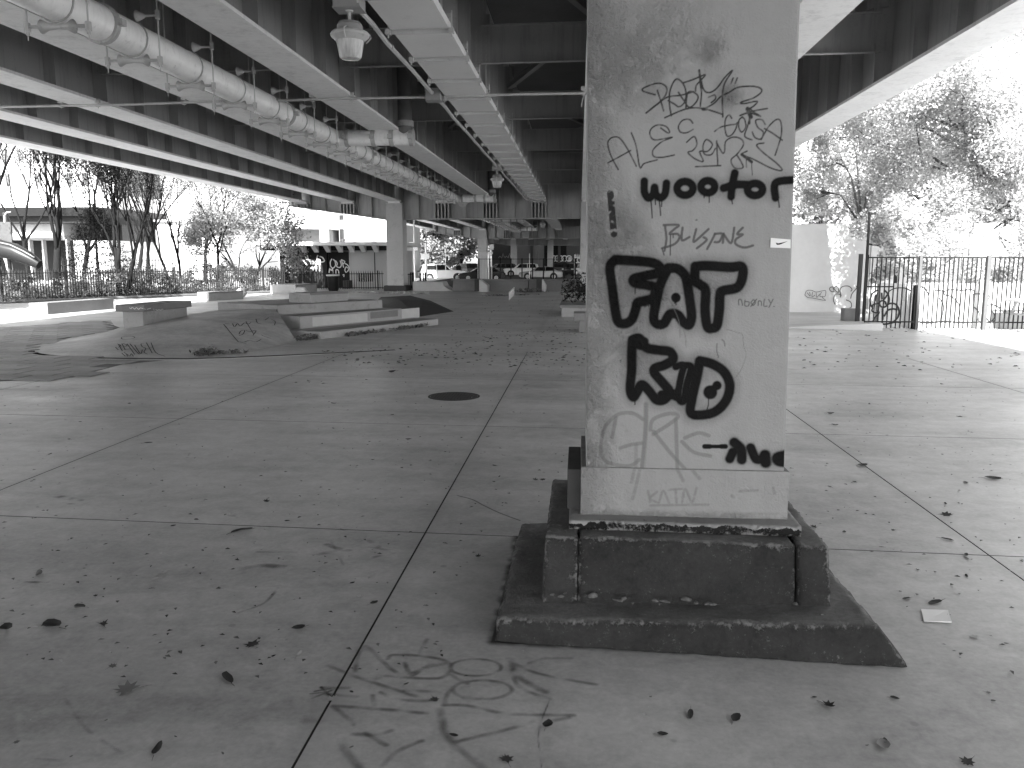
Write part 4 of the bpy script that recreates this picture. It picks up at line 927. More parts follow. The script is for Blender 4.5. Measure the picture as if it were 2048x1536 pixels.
cells.sort(key=lambda c: c[1])
for x, y in cells[:298]:
    place(pme, 'paver', plaza, (x, y, 0.0032 + rnd.random() * 0.003), (rnd.uniform(-.003, .003), rnd.uniform(-.003, .003), -SK)); cnt += 1
if len(cells) > 298:
    m = MB()
    for x, y in cells[298:]: m.box(x - a_, x + a_, y - b_, y + b_, 0.003, 0.011)
    o = m.build('paver', 'paver_concrete', plaza); o['kind'] = 'stuff'

# ================================================================== ledges
def ledge(name, label, p0, p1, depth, h_, m_, z0=0.0, cat='ledge', parts=None, left=True, bevel=0.012):
    t = thing(name, label, cat); c = obox(p0, p1, depth, z0, h_); m = MB(); m.hexa(c); m.build('ledge_body', m_, t, bevel=bevel)
    c2 = obox(p0, p1, depth, z0 + h_, 0.0); d = (Vector(p1) - Vector(p0)).normalized()
    m = MB(); a = Vector((c[0].x, c[0].y, z0 + h_ - 0.045)); b_ = Vector((c[1].x, c[1].y, z0 + h_ - 0.045)); n = Vector((d.y, -d.x, 0)) * 0.006
    m.hexa([a + n, b_ + n, b_ - n * 4, a - n * 4] + [v + Vector((0, 0, 0.05)) for v in (a + n, b_ + n, b_ - n * 4, a - n * 4)]); m.build('steel_edge', 'ledge_dark', t)
    settle(t, ((c[0] + c[2]) / 2)[:2] + (z0,)); return t
lA = ledge('ledge', 'long low concrete ledge in the sun before the fence, dark front and bright end', at(96, 629), at(228.5, 617.6), 0.62, 0.33, 'ledge_dark')
lC = ledge('ledge', 'pale concrete ledge in the sun near the middle of the fence', at(418, 602), at(487, 598), 0.6, 0.33, 'ledge_concrete')
lD = ledge('ledge', 'concrete ledge before the pergola building, dark end and pale side', at(592, 588), at(634, 584.5), 1.3, 0.42, 'ledge_concrete')
# box with overhanging cap on the bank
zB = 0.33; B0, B1 = at(286.5, 648, zB), at(375, 636.5, zB)
t = thing('box_ledge', 'concrete box with an overhanging slab standing on top of the bank', 'ledge')
m = MB(); m.hexa(obox(B0, B1, 0.42, zB - 0.12, 0.36)); m.build('box_base', 'ledge_concrete', t, bevel=0.01)
d = (B1 - B0).normalized(); n = Vector((-d.y, d.x, 0))
m = MB(); m.hexa(obox(B0 - d * 0.06 - n * 0.07, B1 + d * 0.08 - n * 0.07, 0.60, zB + 0.24, 0.13)); cap_ = m.build('cap_slab', 'ledge_dark', t, bevel=0.012)
cbt = on_mesh(cap_)
decal('scribble', Z9([[(1105, 235), (1120, 245), (1130, 232), (1150, 248), (1165, 235), (1185, 250), (1200, 238), (1240, 250)], [(1310, 245), (1312, 262)], [(1325, 250), (1345, 262), (1352, 250), (1370, 262), (1380, 248), (1400, 260)], [(1250, 250), (1285, 240)]]), 1.0, 'mark_pale', cap_, cbt)
settle(t, (B0.x, B0.y, zB))
# three stepped ledges
T3 = [at(642, 678), at(877, 649.5)]; T2 = [at(601, 657, 0.15), at(841, 634, 0.15)]; T1 = [at(556, 627.5, 0.42), at(765, 614.5, 0.42)]
t = thing('stepped_ledge', 'three long stepped concrete ledges with patched faces beyond the bank', 'ledge')
for (a, b_), z0, h_, dp in ((T3, -0.02, 0.165, 2.6), (T2, 0.12, 0.28, 2.4), (T1, 0.38, 0.22, 2.2)):
    c = obox(a, b_, dp, z0, h_)
    if z0 == 0.12:    # sloping right end
        d = (Vector(b_) - Vector(a)).normalized(); c[5] -= d * 0.75; c[6] -= d * 0.75
    m = MB(); m.hexa(c); o = m.build('step', 'ledge_concrete', t, bevel=0.012)
    d = (Vector(b_) - Vector(a)).normalized(); n = Vector((-d.y, d.x, 0)); L = (Vector(b_) - Vector(a)).length - (0.78 if z0 == 0.12 else 0)
    q = Vector((a.x, a.y, z0 + h_ + 0.003))
    m = MB(); m.add([q + d * 0.03 + n * 0.02, q + d * (L - 0.03) + n * 0.02, q + d * (L - 0.03) + n * 0.45, q + d * 0.03 + n * 0.45], [(0, 1, 2, 3)]); m.build('worn_top', 'ledge_dark', o)
    if z0 == 0.12:
        for (u0, u1, v0, v1, mm_) in ((0.35, 2.1, 0.05, 0.24, 'ledge_patch'), (2.2, 3.2, 0.10, 0.25, 'ledge_dark'), (3.35, 4.05, 0.04, 0.265, 'ledge_patch')):
            m = MB(); g0 = Vector((a.x, a.y, z0)) - n * 0.003
            m.add([g0 + d * u0 + ZU * v0, g0 + d * u1 + ZU * v0, g0 + d * u1 + ZU * v1, g0 + d * u0 + ZU * v1], [(0, 1, 2, 3)]); m.build('patch', mm_, o)
settle(t, (T3[0].x, T3[0].y, 0))
lE = ledge('ledge', 'small ledge set on the top step, dark painted end', at(622, 606, 0.6), at(697, 601.5, 0.6), 0.7, 0.24, 'ledge_concrete', 0.58)
# white leaning board near it
t = thing('fallen_bollard', 'small pale concrete lump lying in the sun behind the top step', 'debris')
p = at(606, 594); m = MB(); m.path([p + Vector((-0.35, 0, 0.04)), p + Vector((-0.2, 0, 0.26)), p + Vector((0.05, 0, 0.24)), p + Vector((0.3, 0, 0.08))], [0.05, 0.16, 0.18, 0.05], 8); m.build('lump', 'ledge_patch', t, smooth='auto'); settle(t, (p.x, p.y, 0))
p = at(483, 594); t = thing('round_stone', 'round pale stone at the end of the fence side ledge', 'stone', (p.x, p.y, 0)); m = MB(); m.lathe([(0.1, 0), (0.22, 0.08), (0.24, 0.2), (0.15, 0.33), (0.01, 0.37)], 12); m.build('stone_body', 'ledge_patch', t, smooth='auto')
# dark pyramid bank at the far pier
tq = thing('pyramid_bank', 'low dark painted bank around the foot of the far column', 'skate ramp')
bt_ = [at(735, 617), at(838, 634), at(910, 623), at(862, 601)]; tp = [at(762, 594, 0.3), at(800, 600, 0.3), at(846, 600, 0.3), at(820, 591, 0.3)]
m = MB(); bot = [Vector((p.x, p.y, -0.01)) for p in (bt_[0], bt_[1], bt_[2], bt_[3])]; m.hexa(bot + [Vector(p) for p in tp]); m.build('bank_body', 'pyramid_dark', tq); settle(tq, (bt_[1].x, bt_[1].y, 0))
# dark boxes at the right of the plaza, half hidden by the column
t = thing('t_ledge', 'dark T shaped box ledge just past the column edge', 'ledge'); c0 = at(1158, 665); m = MB()
m.box(c0.x, c0.x + 1.2, c0.y, c0.y + 0.6, 0, 0.26); m.build('leg', 'ledge_dark', t, bevel=0.01); m = MB(); m.box(c0.x - 0.12, c0.x + 1.3, c0.y - 0.05, c0.y + 0.7, 0.26, 0.42); m.build('top_slab', 'ledge_dark', t, bevel=0.01); settle(t, (c0.x + 0.5, c0.y, 0))
c0 = at(1123, 634); t = thing('planter_ledge', 'low concrete planter edge with dark plants beside the column', 'planter'); m = MB(); m.box(c0.x, c0.x + 3, c0.y, c0.y + 2.6, 0, 0.26); m.build('planter_wall', 'ledge_concrete', t, bevel=0.01)
m = MB(); m.box(c0.x - 0.06, c0.x + 3, c0.y - 0.05, c0.y + 2.65, 0.26, 0.33); m.build('coping', 'ledge_dark', t, bevel=0.01); settle(t, (c0.x, c0.y, 0))
PLANT_AT = Vector((c0.x + 0.9, c0.y + 1.3, 0.3))
# flat rail
a, b_ = at(1018.5, 600), at(1028, 590); t = thing('flat_rail', 'small low grind rail on short legs in the middle of the plaza', 'grind rail')
m = MB(); m.path([Vector((a.x, a.y, 0.30)), Vector((b_.x, b_.y, 0.32))], 0.035, 8); m.build('rail_bar', 'conduit', t)
for i in range(5):
    p = Vector(a).lerp(b_, 0.03 + 0.235 * i); m = MB(); m.tube((p.x, p.y, 0), (p.x, p.y, 0.30), 0.022); m.build('leg', 'rod_steel', t)
settle(t, (a.x, a.y, 0))

# ================================================================== far low wall with wedge blocks
WY = 41.6
t = thing('low_wall', 'long low dark concrete wall closing the plaza before the road', 'wall')
wl = lambda px_, py_: atY(px_, py_, WY)
x0, x1 = wl(905, 585).x, 9.0
for i in range(8):
    xa = x0 + (x1 - x0) * i / 8; xb = x0 + (x1 - x0) * (i + 1) / 8 - 0.015
    m = MB(); m.prism([(xa, WY, -0.02), (xb, WY, -0.02), (xb, WY + 0.25, 0.52), (xa, WY + 0.25, 0.52)], (0, 0.4, 0)); m.build('wall_panel', 'mid_wall', t, bevel=0.01)
m = MB(); m.box(x0 - 0.1, x1, WY + 0.2, WY + 0.85, 0.525, 0.60); m.build('coping', 'ledge_dark', t, bevel=0.01); settle(t, (x0, WY, 0))
for px_, lab, w_ in ((962, 'pale wedge block against the low wall under the far pier', 0.42), (1085, 'narrow pale wedge block standing on the low wall beside the parked silver car', 0.2)):
    p = wl(px_, 586); t = thing('wedge_block', lab, 'wedge block'); m = MB()
    m.prism([(p.x, WY - 0.75, 0), (p.x + w_ * 0.25, WY - 0.75, 0.0), (p.x + w_, WY - 0.75, 0.0), (p.x + w_, WY - 0.75, 0.32), (p.x + 0.03, WY - 0.75, 0.60), (p.x, WY - 0.75, 0.60)], (0, 0.9, 0)); m.build('block_body', 'ledge_patch', t, bevel=0.01); settle(t, (p.x, WY - 0.75, 0))
    m = MB(); q = thing('dark_post', 'dark square post left of the ' + ('pale wedge block' if px_ == 962 else 'narrow wedge block'), 'post'); m.box(p.x - 0.3, p.x - 0.02, WY - 0.2, WY + 0.1, 0, 0.62); m.build('post_body', 'dark_wall', q); settle(q, (p.x - 0.15, WY, 0))
# sunlit bank end beyond the far column
t = thing('quarter_ramp', 'sunlit pale curved ramp end beyond the far column', 'skate ramp'); m = MB()
xa = wl(825, 585).x; pr_ = [(xa, 0), (x0 + 0.05, 0), (x0 - 0.25, 0.10), (x0 - 0.45, 0.25), (x0 - 0.55, 0.45), (xa, 0.47)]
m.prism([(x, WY + 0.1, z) for x, z in pr_], (0, 1.6, 0)); m.build('ramp_body', 'ledge_patch', t); settle(t, (xa, WY, 0))
# gate posts in the sun behind the far column
t = thing('iron_gate', 'black iron gate posts and bars beside the far column', 'gate')
for px_, r_ in ((822, 0.03), (826, 0.05), (841, 0.035), (847, 0.03), (851, 0.045)):
    p = atY(px_, 583, 43.2); m = MB(); m.box(p.x - r_, p.x + r_, 43.2, 43.2 + 2 * r_, 0, 0.92); m.build('gate_post', 'black_iron', t)
for k in range(6):
    p = atY(812 + k * 2.6, 583, 43.2); m = MB(); m.box(p.x - 0.012, p.x + 0.012, 43.2, 43.23, 0, 0.85); m.build('bar', 'black_iron', t)
for z in (0.12, 0.8):
    m = MB(); m.box(atY(811, 583, 43.2).x, atY(828, 583, 43.2).x, 43.2, 43.24, z, z + 0.04); m.build('rail', 'black_iron', t)
    m = MB(); m.box(atY(840, 583, 43.2).x, atY(852, 583, 43.2).x, 43.2, 43.24, z, z + 0.04); m.build('rail', 'black_iron', t)
settle(t, (-9, 43.2, 0))

# ================================================================== road and car park (a step lower)
m = MB(); m.add([(-11, 44.3, -0.55), (80, 44.3, -0.55), (80, 260, -0.55), (-60, 260, -0.55), (-60, 72, -0.55), (-11, 72, -0.55)], [(0, 1, 2, 3, 4, 5)]); m.add([(-11, 46, -0.6), (-11, 72, -0.6), (-11, 72, 0), (-11, 46, 0)], [(0, 1, 2, 3)])
road = m.build('road', 'asphalt'); tag(road, kind='structure')
m = MB(); m.box(-60, -11.02, 46, 72, -0.5, -0.004); pv = m.build('pavement', 'kerb_concrete'); tag(pv, kind='structure')
for y0, x0_, x1_ in ((57, -6.5, 2), (60.5, -6.5, 4), (52, -7, 3)):
    m = MB(); m.add([(x0_, y0, -0.546), (x1_, y0 - 0.3, -0.546), (x1_, y0 - 0.1, -0.546), (x0_, y0 + 0.25, -0.546)], [(0, 1, 2, 3)]); m.build('road_marking', 'road_marking', road)

def car(label, cat, paint, kind, loc, rz):
    t = thing('parked_car', label, cat, loc, rz)
    if kind == 'suv': prof = [(-2.3, .45), (-2.32, .8), (-2.25, 1.02), (-1.2, 1.1), (-.75, 1.12), (2.1, 1.1), (2.3, .95), (2.32, .45)]; roof = [(-1.05, 1.1), (-.35, 1.62), (.2, 1.70), (1.6, 1.68), (2.0, 1.55), (2.22, 1.08)]; W = .92
    elif kind == 'van': prof = [(-2.4, .4), (-2.42, .9), (-2.2, 1.1), (2.3, 1.2), (2.4, 1.1), (2.42, .4)]; roof = [(-2.0, 1.1), (-1.3, 1.8), (-1.0, 1.95), (2.25, 1.95), (2.38, 1.2)]; W = .98
    else: prof = [(-2.35, .35), (-2.38, .62), (-2.25, .78), (-1.2, .92), (-.7, .95), (1.6, .98), (2.25, .93), (2.4, .75), (2.38, .35)]; roof = [(-1.0, .93), (-.25, 1.38), (.2, 1.44), (.8, 1.42), (1.25, 1.3), (1.85, .96)]; W = .89
    def loft(pf, rings):   # rings: (half width, z pull, x scale)
        m = MB(); n = len(pf)
        for (hw, dz, sc) in rings:
            m.v += [(x * sc, hw, z - dz) for x, z in pf]
        for r in range(len(rings) - 1): m.f += [(r * n + i, r * n + (i + 1) % n, (r + 1) * n + (i + 1) % n, (r + 1) * n + i) for i in range(n)]
        m.f += [tuple(range(n))[::-1], tuple(range((len(rings) - 1) * n, len(rings) * n))]; return m
    loft(prof + [(2.2, .28), (-2.2, .28)], [(-W * 0.93, .05, .97), (-W, .0, .995), (-W * .8, 0, 1), (0, 0, 1.01), (W * .8, 0, 1), (W, 0, .995), (W * .93, .05, .97)]).build('body', paint, t, smooth='auto', bevel=0.03)
    loft(roof, [(-W * 0.86, .0, 1), (W * 0.86, .0, 1)])
    m = MB(); n = len(roof); zt = max(z for x, z in roof); zb_ = min(z for x, z in roof)
    for sg in (-1, 1): m.v += [(x, sg * (W * 0.93 - (z - zb_) / (zt - zb_) * 0.2), z) for x, z in roof]
    m.f = [tuple(range(n))[::-1], tuple(range(n, 2 * n))] + [(i, (i + 1) % n, n + (i + 1) % n, n + i) for i in range(n)]
    m.build('roof', paint, t, bevel=0.03)
    for sg in (-1, 1):   # side windows
        x_a, x_b = roof[0][0] + 0.35, roof[-1][0] - 0.35; yb, yt = W * 0.93, W * 0.93 - 0.17
        zlo, zhi = zb_ + 0.04, zt - 0.09; zf = lambda z: sg * (W * 0.93 - (z - zb_) / (zt - zb_) * 0.2 + 0.012)
        mid = (x_a + x_b) / 2 + 0.1
        for (u0, u1, v0, v1) in ((x_a, mid - 0.04, x_a + (zhi - zlo) * 0.95, mid - 0.04), (mid + 0.04, x_b, mid + 0.04, x_b - (zhi - zlo) * 0.45)):
            m = MB(); m.prism([(u0, zf(zlo), zlo), (u1, zf(zlo), zlo), (v1, zf(zhi), zhi), (v0, zf(zhi), zhi)], (0, -sg * 0.008, 0)); m.build('side_window', 'glass_dark', t)
    for (xa_, za_, xb_, zb2, nm, s_) in ((roof[0][0], roof[0][1], roof[1][0], roof[1][1], 'windscreen', -1), (roof[-1][0], roof[-1][1], roof[-2][0], roof[-2][1], 'rear_window', 1)):
        m = MB(); hw0, hw1 = W * 0.78, W * 0.66
        ea = Vector((xa_ + s_ * 0.012, 0, za_ + 0.06)); eb = Vector((xb_ + s_ * 0.012, 0, zb2 + 0.0)); eb = ea.lerp(eb, 0.93)
        m.prism([ea + Vector((0, -hw0, 0)), ea + Vector((0, hw0, 0)), eb + Vector((0, hw1, 0)), eb + Vector((0, -hw1, 0))], (-s_ * 0.006, 0, -0.006)); m.build(nm, 'glass_dark', t)
    R = .36 if kind != 'sedan' else .33
    for x in (-1.42, 1.42):
        for sg in (-1, 1):
            y = sg * (W - 0.10)
            m = MB(); m.lathe([(R * .62, -.12), (R * .96, -.12), (R, -.08), (R, .08), (R * .96, .12), (R * .62, .12)], 20, Matrix.Translation((x, y, R)) @ Matrix.Rotation(math.pi / 2, 4, 'X')); w_o = m.build('wheel', 'tyre', t, smooth='auto')
            m = MB()
            for k in range(5):
                a_ = 2 * math.pi * k / 5; m.path([(x, y + sg * 0.125, R), (x + math.cos(a_) * R * .6, y + sg * 0.115, R + math.sin(a_) * R * .6)], [.05, .035], 5)
            m.lathe([(R * .56, -.02), (R * .64, -.02), (R * .64, .02), (R * .56, .02)], 16, Matrix.Translation((x, y + sg * 0.11, R)) @ Matrix.Rotation(math.pi / 2, 4, 'X')); m.build('rim', 'rim', w_o)
            m = MB(); m.lathe([(R * 1.22, -.06), (R * 1.22, .005)], 20, Matrix.Translation((x, y + sg * 0.105, R + 0.03)) @ Matrix.Rotation(sg * -math.pi / 2, 4, 'X')); m.build('wheel_arch', 'tyre', t)
    for sg in (-1, 1):
        zl = .68 if kind == 'sedan' else .9
        m = MB(); m.box(-2.37, -2.2, sg * W * .72 - .17, sg * W * .72 + .17, zl - .07, zl + .07); m.build('headlight', 'lamp_glass_car', t, bevel=0.02)
        m = MB(); m.box(2.2, 2.38, sg * W * .72 - .17, sg * W * .72 + .17, zl, zl + .15); m.build('tail_light', 'glass_dark', t, bevel=0.02)
        m = MB(); m.box(-.85, -.68, sg * (W + 0.09) - .09, sg * (W + 0.09) + .09, zb_ + .02, zb_ + .16); m.build('mirror', paint, t, bevel=0.02)
    return t
def stand(px_, py_): p = at(px_, py_, -0.55); return (p.x, p.y, -0.55)
car('silver saloon car parked side on behind the low wall', 'car', 'car_silver', 'sedan', stand(1081, 559), 0.05)
car('white sport utility car parked behind the silver saloon', 'car', 'car_white', 'suv', stand(1044, 553), 0.06)
car('white compact car turned towards the far column, rear side sunlit', 'car', 'car_white', 'suv', stand(884, 562), math.pi + 0.35)
car('black saloon car behind the corrugated column foot', 'car', 'car_black', 'sedan', stand(962, 562), 0.25)
car('dark hatchback parked behind the person in black', 'car', 'car_black', 'suv', stand(925, 553), 0.4)
car('grey car parked under the deck between the white car and the far column', 'car', 'car_grey', 'suv', stand(999, 552), 0.3)
car('pale car parked furthest left in the sun, before the street pole', 'car', 'car_white', 'sedan', stand(852, 545), 0.2)
car('silver wagon parked under the trees behind the white compact', 'car', 'car_silver', 'suv', stand(905, 544), 0.1)
car('white car parked in the sun behind the far column', 'car', 'car_white', 'sedan', stand(940, 545), 0.1)
car('dark car parked beside the white post at the graffiti wall', 'car', 'car_black', 'suv', stand(1113, 549), 0.0)
car('dark van with pale roof parked deep under the deck', 'van', 'car_grey', 'van', stand(1053, 540), 1.5)
car('black car in the shade nearest the near column edge', 'car', 'car_black', 'suv', stand(1148, 551), 1.2)
car('dark saloon deep in the shade behind the grey car', 'car', 'car_black', 'suv', stand(1010, 541), 0.2)

# person in dark clothes beside the cars
def person(label, base, h_, rz):
    t = thing('person', label, 'person', base, rz); s_ = h_ / 1.75
    V = [(0, 0, .95), (0, 0, 1.2), (0, 0, 1.42), (0, 0, 1.53), (0, 0, 1.64), (.1, 0, .9), (.11, .03, .5), (.11, 0, .08), (.12, -.14, .04), (-.1, 0, .9), (-.12, .0, .5), (-.12, .05, .08), (-.12, -.1, .04), (.2, 0, 1.38), (.27, .02, 1.1), (.24, -.14, .92), (-.2, 0, 1.38), (-.27, .02, 1.1), (-.22, -.15, .95), (0, -.01, 1.72)]
    E = [(0, 1), (1, 2), (2, 3), (3, 4), (4, 19), (0, 5), (5, 6), (6, 7), (7, 8), (0, 9), (9, 10), (10, 11), (11, 12), (2, 13), (13, 14), (14, 15), (2, 16), (16, 17), (17, 18)]
    Rr = [.17, .16, .17, .06, .11, .1, .075, .05, .04, .1, .075, .05, .04, .08, .055, .04, .08, .055, .04, .08]
    me = bpy.data.meshes.new('body'); me.from_pydata([tuple(c * s_ for c in v) for v in V], E, []); o = bpy.data.objects.new('body', me); COL.objects.link(o); o.parent = t
    sk_ = o.modifiers.new('skin', 'SKIN'); o.modifiers.new('sub', 'SUBSURF').levels = 1
    for i, r in enumerate(Rr): me.skin_vertices[0].data[i].radius = (r * s_, r * s_)
    me.skin_vertices[0].data[0].use_root = True; me.materials.append(MATS['cloth_dark'])
    m = MB(); m.lathe([(.05, 1.50), (.105, 1.56), (.115, 1.64), (.10, 1.72), (.05, 1.77), (.005, 1.775)], 14); m.build('hood', 'cloth_dark', t, smooth='auto'); m = MB(); m.lathe([(.02, 1.55), (.07, 1.58), (.075, 1.66), (.03, 1.7)], 12, Matrix.Translation((0, -.05, 0))); m.build('face', 'skin_tone', t, smooth='auto')
    m = MB(); m.path([(0, 0, 1.42), (0, 0, 1.1), (0, 0, .72)], [.19, .2, .23], 12); m.build('coat', 'cloth_dark', t, smooth='auto'); return t
p = stand(917.5, 559); person('person in a dark coat standing between the parked cars', p, 1.78, 0.4)

# fence on top of the low wall (wide mesh panels)
t = thing('mesh_fence', 'thin dark wire fence along the road above the low wall', 'fence'); fy = 44.0
me_p = mesh_m(MB().box(-0.035, 0.035, -0.03, 0.03, 0, 1.25), 'post', 'black_iron')
xs = [atY(x, 560, fy).x for x in (958, 980, 1001, 1022, 1044, 1065, 1087, 1107, 1128, 1150)]
for x in xs: place(me_p, 'post', t, (x, fy, 0.4))
me_w = mesh_m(MB().box(-0.004, 0.004, -0.004, 0.004, 0.05, 1.2), 'wire', 'black_iron')
for i in range(len(xs) - 1):
    for k in range(1, 8): place(me_w, 'wire', t, (xs[i] + (xs[i + 1] - xs[i]) * k / 8, fy, 0.4))
for z in (0.42, 1.6): m = MB(); m.box(xs[0], xs[-1], fy - 0.015, fy + 0.015, z, z + 0.025); m.build('rail', 'black_iron', t)
settle(t, (xs[0], fy, 0.4))
# poles and signs
def pole(name, label, cat, px_, pyb, pyt, Y, r, z0, mt, sign=None):
    p = atY(px_, pyb, Y); top = atY(px_, pyt, Y).z; t = thing(name, label, cat, (p.x, Y, z0)); m = MB(); m.tube((0, 0, 0), (0, 0, top - z0), r, r * 0.85, 10); m.build('pole', mt, t, smooth='auto')
    for s_ in sign or []:
        (dx, zc, w_, h_, rr) = s_; m = MB(); zc = atY(px_, zc, Y).z - z0; w_ = w_ * Y / F; h_ = h_ * Y / F; dx = dx * Y / F
        if rr: m.lathe([(w_ / 2, -0.02), (w_ / 2, 0.02)], 18, Matrix.Translation((dx, -r - 0.03, zc)) @ Matrix.Rotation(math.pi / 2, 4, 'X') @ Matrix.Scale(h_ / w_, 4, (0, 1, 0)))
        else: m.box(dx - w_ / 2, dx + w_ / 2, -r - 0.05, -r - 0.02, zc - h_ / 2, zc + h_ / 2)
        m.build('sign_plate', 'white_paint', t, bevel=0.01)
    return t
pole('street_pole', 'tall white street pole rising above the parked cars', 'pole', 829.5, 535, 420, 62, 0.07, -0.55, 'white_paint', [(4, 497, 7, 8, False), (-5, 486, 9, 4, False)])
pole('street_sign', 'stout white post with a rounded sign board', 'sign', 852.5, 540, 486, 66, 0.10, -0.55, 'white_paint', [(-1.5, 513, 17, 11, False)])
pole('small_sign', 'small white sign on a thin post against the trees', 'sign', 891.5, 540, 500, 75, 0.03, -0.55, 'white_paint', [(0, 503, 4, 7, True)])
pole('white_post', 'white post standing by the white car roof', 'post', 1059, 545, 507, 60, 0.035, -0.55, 'white_paint')
pole('sign_post', 'white post with a small sign at the graffiti wall', 'sign', 1149, 566, 509, 50, 0.035, 0.3, 'white_paint', [(-10, 519, 5, 8, False)])
pole('column_sign', 'pale square sign fixed beside the far column', 'sign', 983.5, 520, 488, 70, 0.03, -0.55, 'steel_galv', [(0, 494, 8, 11, False)])
pole('bright_post', 'sunlit white post with a box beside the far column', 'post', 979, 548, 504, 72, 0.12, -0.55, 'white_paint', [(3, 506, 8, 4, False)])

# dark retaining wall under the far end of the deck, with lettering
AB = thing('abutment_wall', 'dark retaining wall with bubble letters closing the underpass', 'wall')
for i in range(9):
    m = MB(); m.box(-13.5 + i * 3.6, -9.95 + i * 3.6, 128, 129, -0.6, 6.4); m.build('wall_panel', 'mid_wall' if i % 3 else 'dark_wall', AB)
for i in range(4):
    m = MB(); m.box(-7.5 + i * 4.2, -7.1 + i * 4.2, 127.6, 128.0, -0.6, 6.4); m.build('pilaster', 'dark_wall', AB)
m = MB(); m.box(-5.4, -2.0, 127.9, 127.99, -0.6, 4.0); m.build('dark_opening', 'joint_dark', AB)
for i, px_ in enumerate((1101, 1108, 1114, 1121, 1129, 1138, 1154, 1160)):
    p = atY(px_, 517 if i < 6 else 520, 127.85); m = MB(); rx = 0.30 if i in (1, 2) else 0.42
    m.path([(p.x + rx * math.cos(a), 127.85, p.z + 0.42 * math.sin(a)) for a in np.linspace(0.4, 2 * math.pi + (0.2 if i % 2 else -0.9), 14)], 0.09, 5); m.build('painted_letter', 'mark_pale', AB)
for i, px_ in enumerate((1152, 1156, 1160)):
    p = atY(px_, 512, 127.85); m = MB(); m.path([(p.x - .15, 127.85, p.z - .3), (p.x, 127.85, p.z + .3), (p.x + .15, 127.85, p.z - .2)], 0.07, 5); m.build('painted_letter', 'mark_pale', AB)
m = MB(); p = atY(1010, 512, 127.85)
for k in range(5): m.path([(p.x - 1 + k * .5, 127.85, p.z - .3), (p.x - .8 + k * .5, 127.85, p.z + .4 * (k % 2)), (p.x - .6 + k * .5, 127.85, p.z - .2)], 0.05, 5)
m.build('painted_letter', 'mark_grey', AB); settle(AB, (0, 128, -0.6))
sky_block_trees = []
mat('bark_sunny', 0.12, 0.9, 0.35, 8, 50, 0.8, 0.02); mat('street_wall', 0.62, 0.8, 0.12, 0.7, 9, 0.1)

# ================================================================== picket fence at the back left
def picket_fence(label, A, B, h_, sp, hpost, mt='black_iron'):
    t = thing('picket_fence', label, 'fence'); A = Vector((A[0], A[1], 0)); B = Vector((B[0], B[1], 0)); d = (B - A); L = d.length; d.normalize(); ang = math.atan2(d.y, d.x)
    m = MB(); m.box(-0.015, 0.015, -0.015, 0.015, 0.06, h_ - 0.05); m.add([(-.011, -.011, h_ - .05), (.011, -.011, h_ - .05), (.011, .011, h_ - .05), (-.011, .011, h_ - .05), (0, 0, h_ + .03)], [(0, 1, 4), (1, 2, 4), (2, 3, 4), (3, 0, 4)]); pk = mesh_m(m, 'picket', mt)
    n = int(L / sp)
    for i in range(n): p = A + d * (sp * (i + 0.5)); place(pk, 'picket', t, (p.x, p.y, 0), (0, 0, ang + rnd.uniform(-.02, .02)))
    po = mesh_m(MB().box(-0.03, 0.03, -0.03, 0.03, 0, h_ + 0.02), 'post', mt)
    for i in range(int(L / hpost) + 1): p = A + d * (hpost * i); place(po, 'post', t, (p.x, p.y, 0), (0, 0, ang))
    for z in (0.12, h_ - 0.17):
        m = MB(); nn = Vector((-d.y, d.x, 0)) * 0.016
        m.hexa([A - nn + ZU * z, B - nn + ZU * z, B + nn + ZU * z, A + nn + ZU * z] + [v + ZU * (z + 0.035) for v in (A - nn, B - nn, B + nn, A + nn)]); m.build('rail', mt, t)
    settle(t, (A.x, A.y, 0)); return t
fA, fB = atY(-40, 612, 29.0), atY(575, 583, 40.6)
fA = Vector((-21.4, 29.2, 0)); fB = Vector((-14.7, 40.8, 0))
picket_fence('long picket fence of pointed iron bars before the trees', fA, fB, 1.22, 0.105, 2.4, 'fence_paint')
fC, fD = at(583, 581.5), at(768, 580)
picket_fence('lower iron railing in front of the pergola building', fC, fD, 1.0, 0.12, 2.2)
# earth bed and low kerb behind and before the fence
m = MB(); q = [(-34, 27), (fA.x + .7, fA.y - 0.9), (fB.x + .7, fB.y - .9), (fB.x + 0.5, fB.y + 1), (-16.5, 46), (-45, 46)]
m.add([(x, y, 0.03) for x, y in q], [tuple(range(6))]); eb = m.build('planting_bed', 'earth'); tag(eb, kind='structure')
kd = (fB - fA).normalized(); kn = Vector((kd.y, -kd.x, 0))
a = fA + kn * 0.75; b_ = fB + kn * 0.75; m = MB(); m.hexa([a, b_, b_ + kn * 0.2, a + kn * 0.2] + [v + ZU * 0.10 for v in (a, b_, b_ + kn * 0.2, a + kn * 0.2)]); m.build('bed_kerb', 'ledge_dark', eb, bevel=0.01)

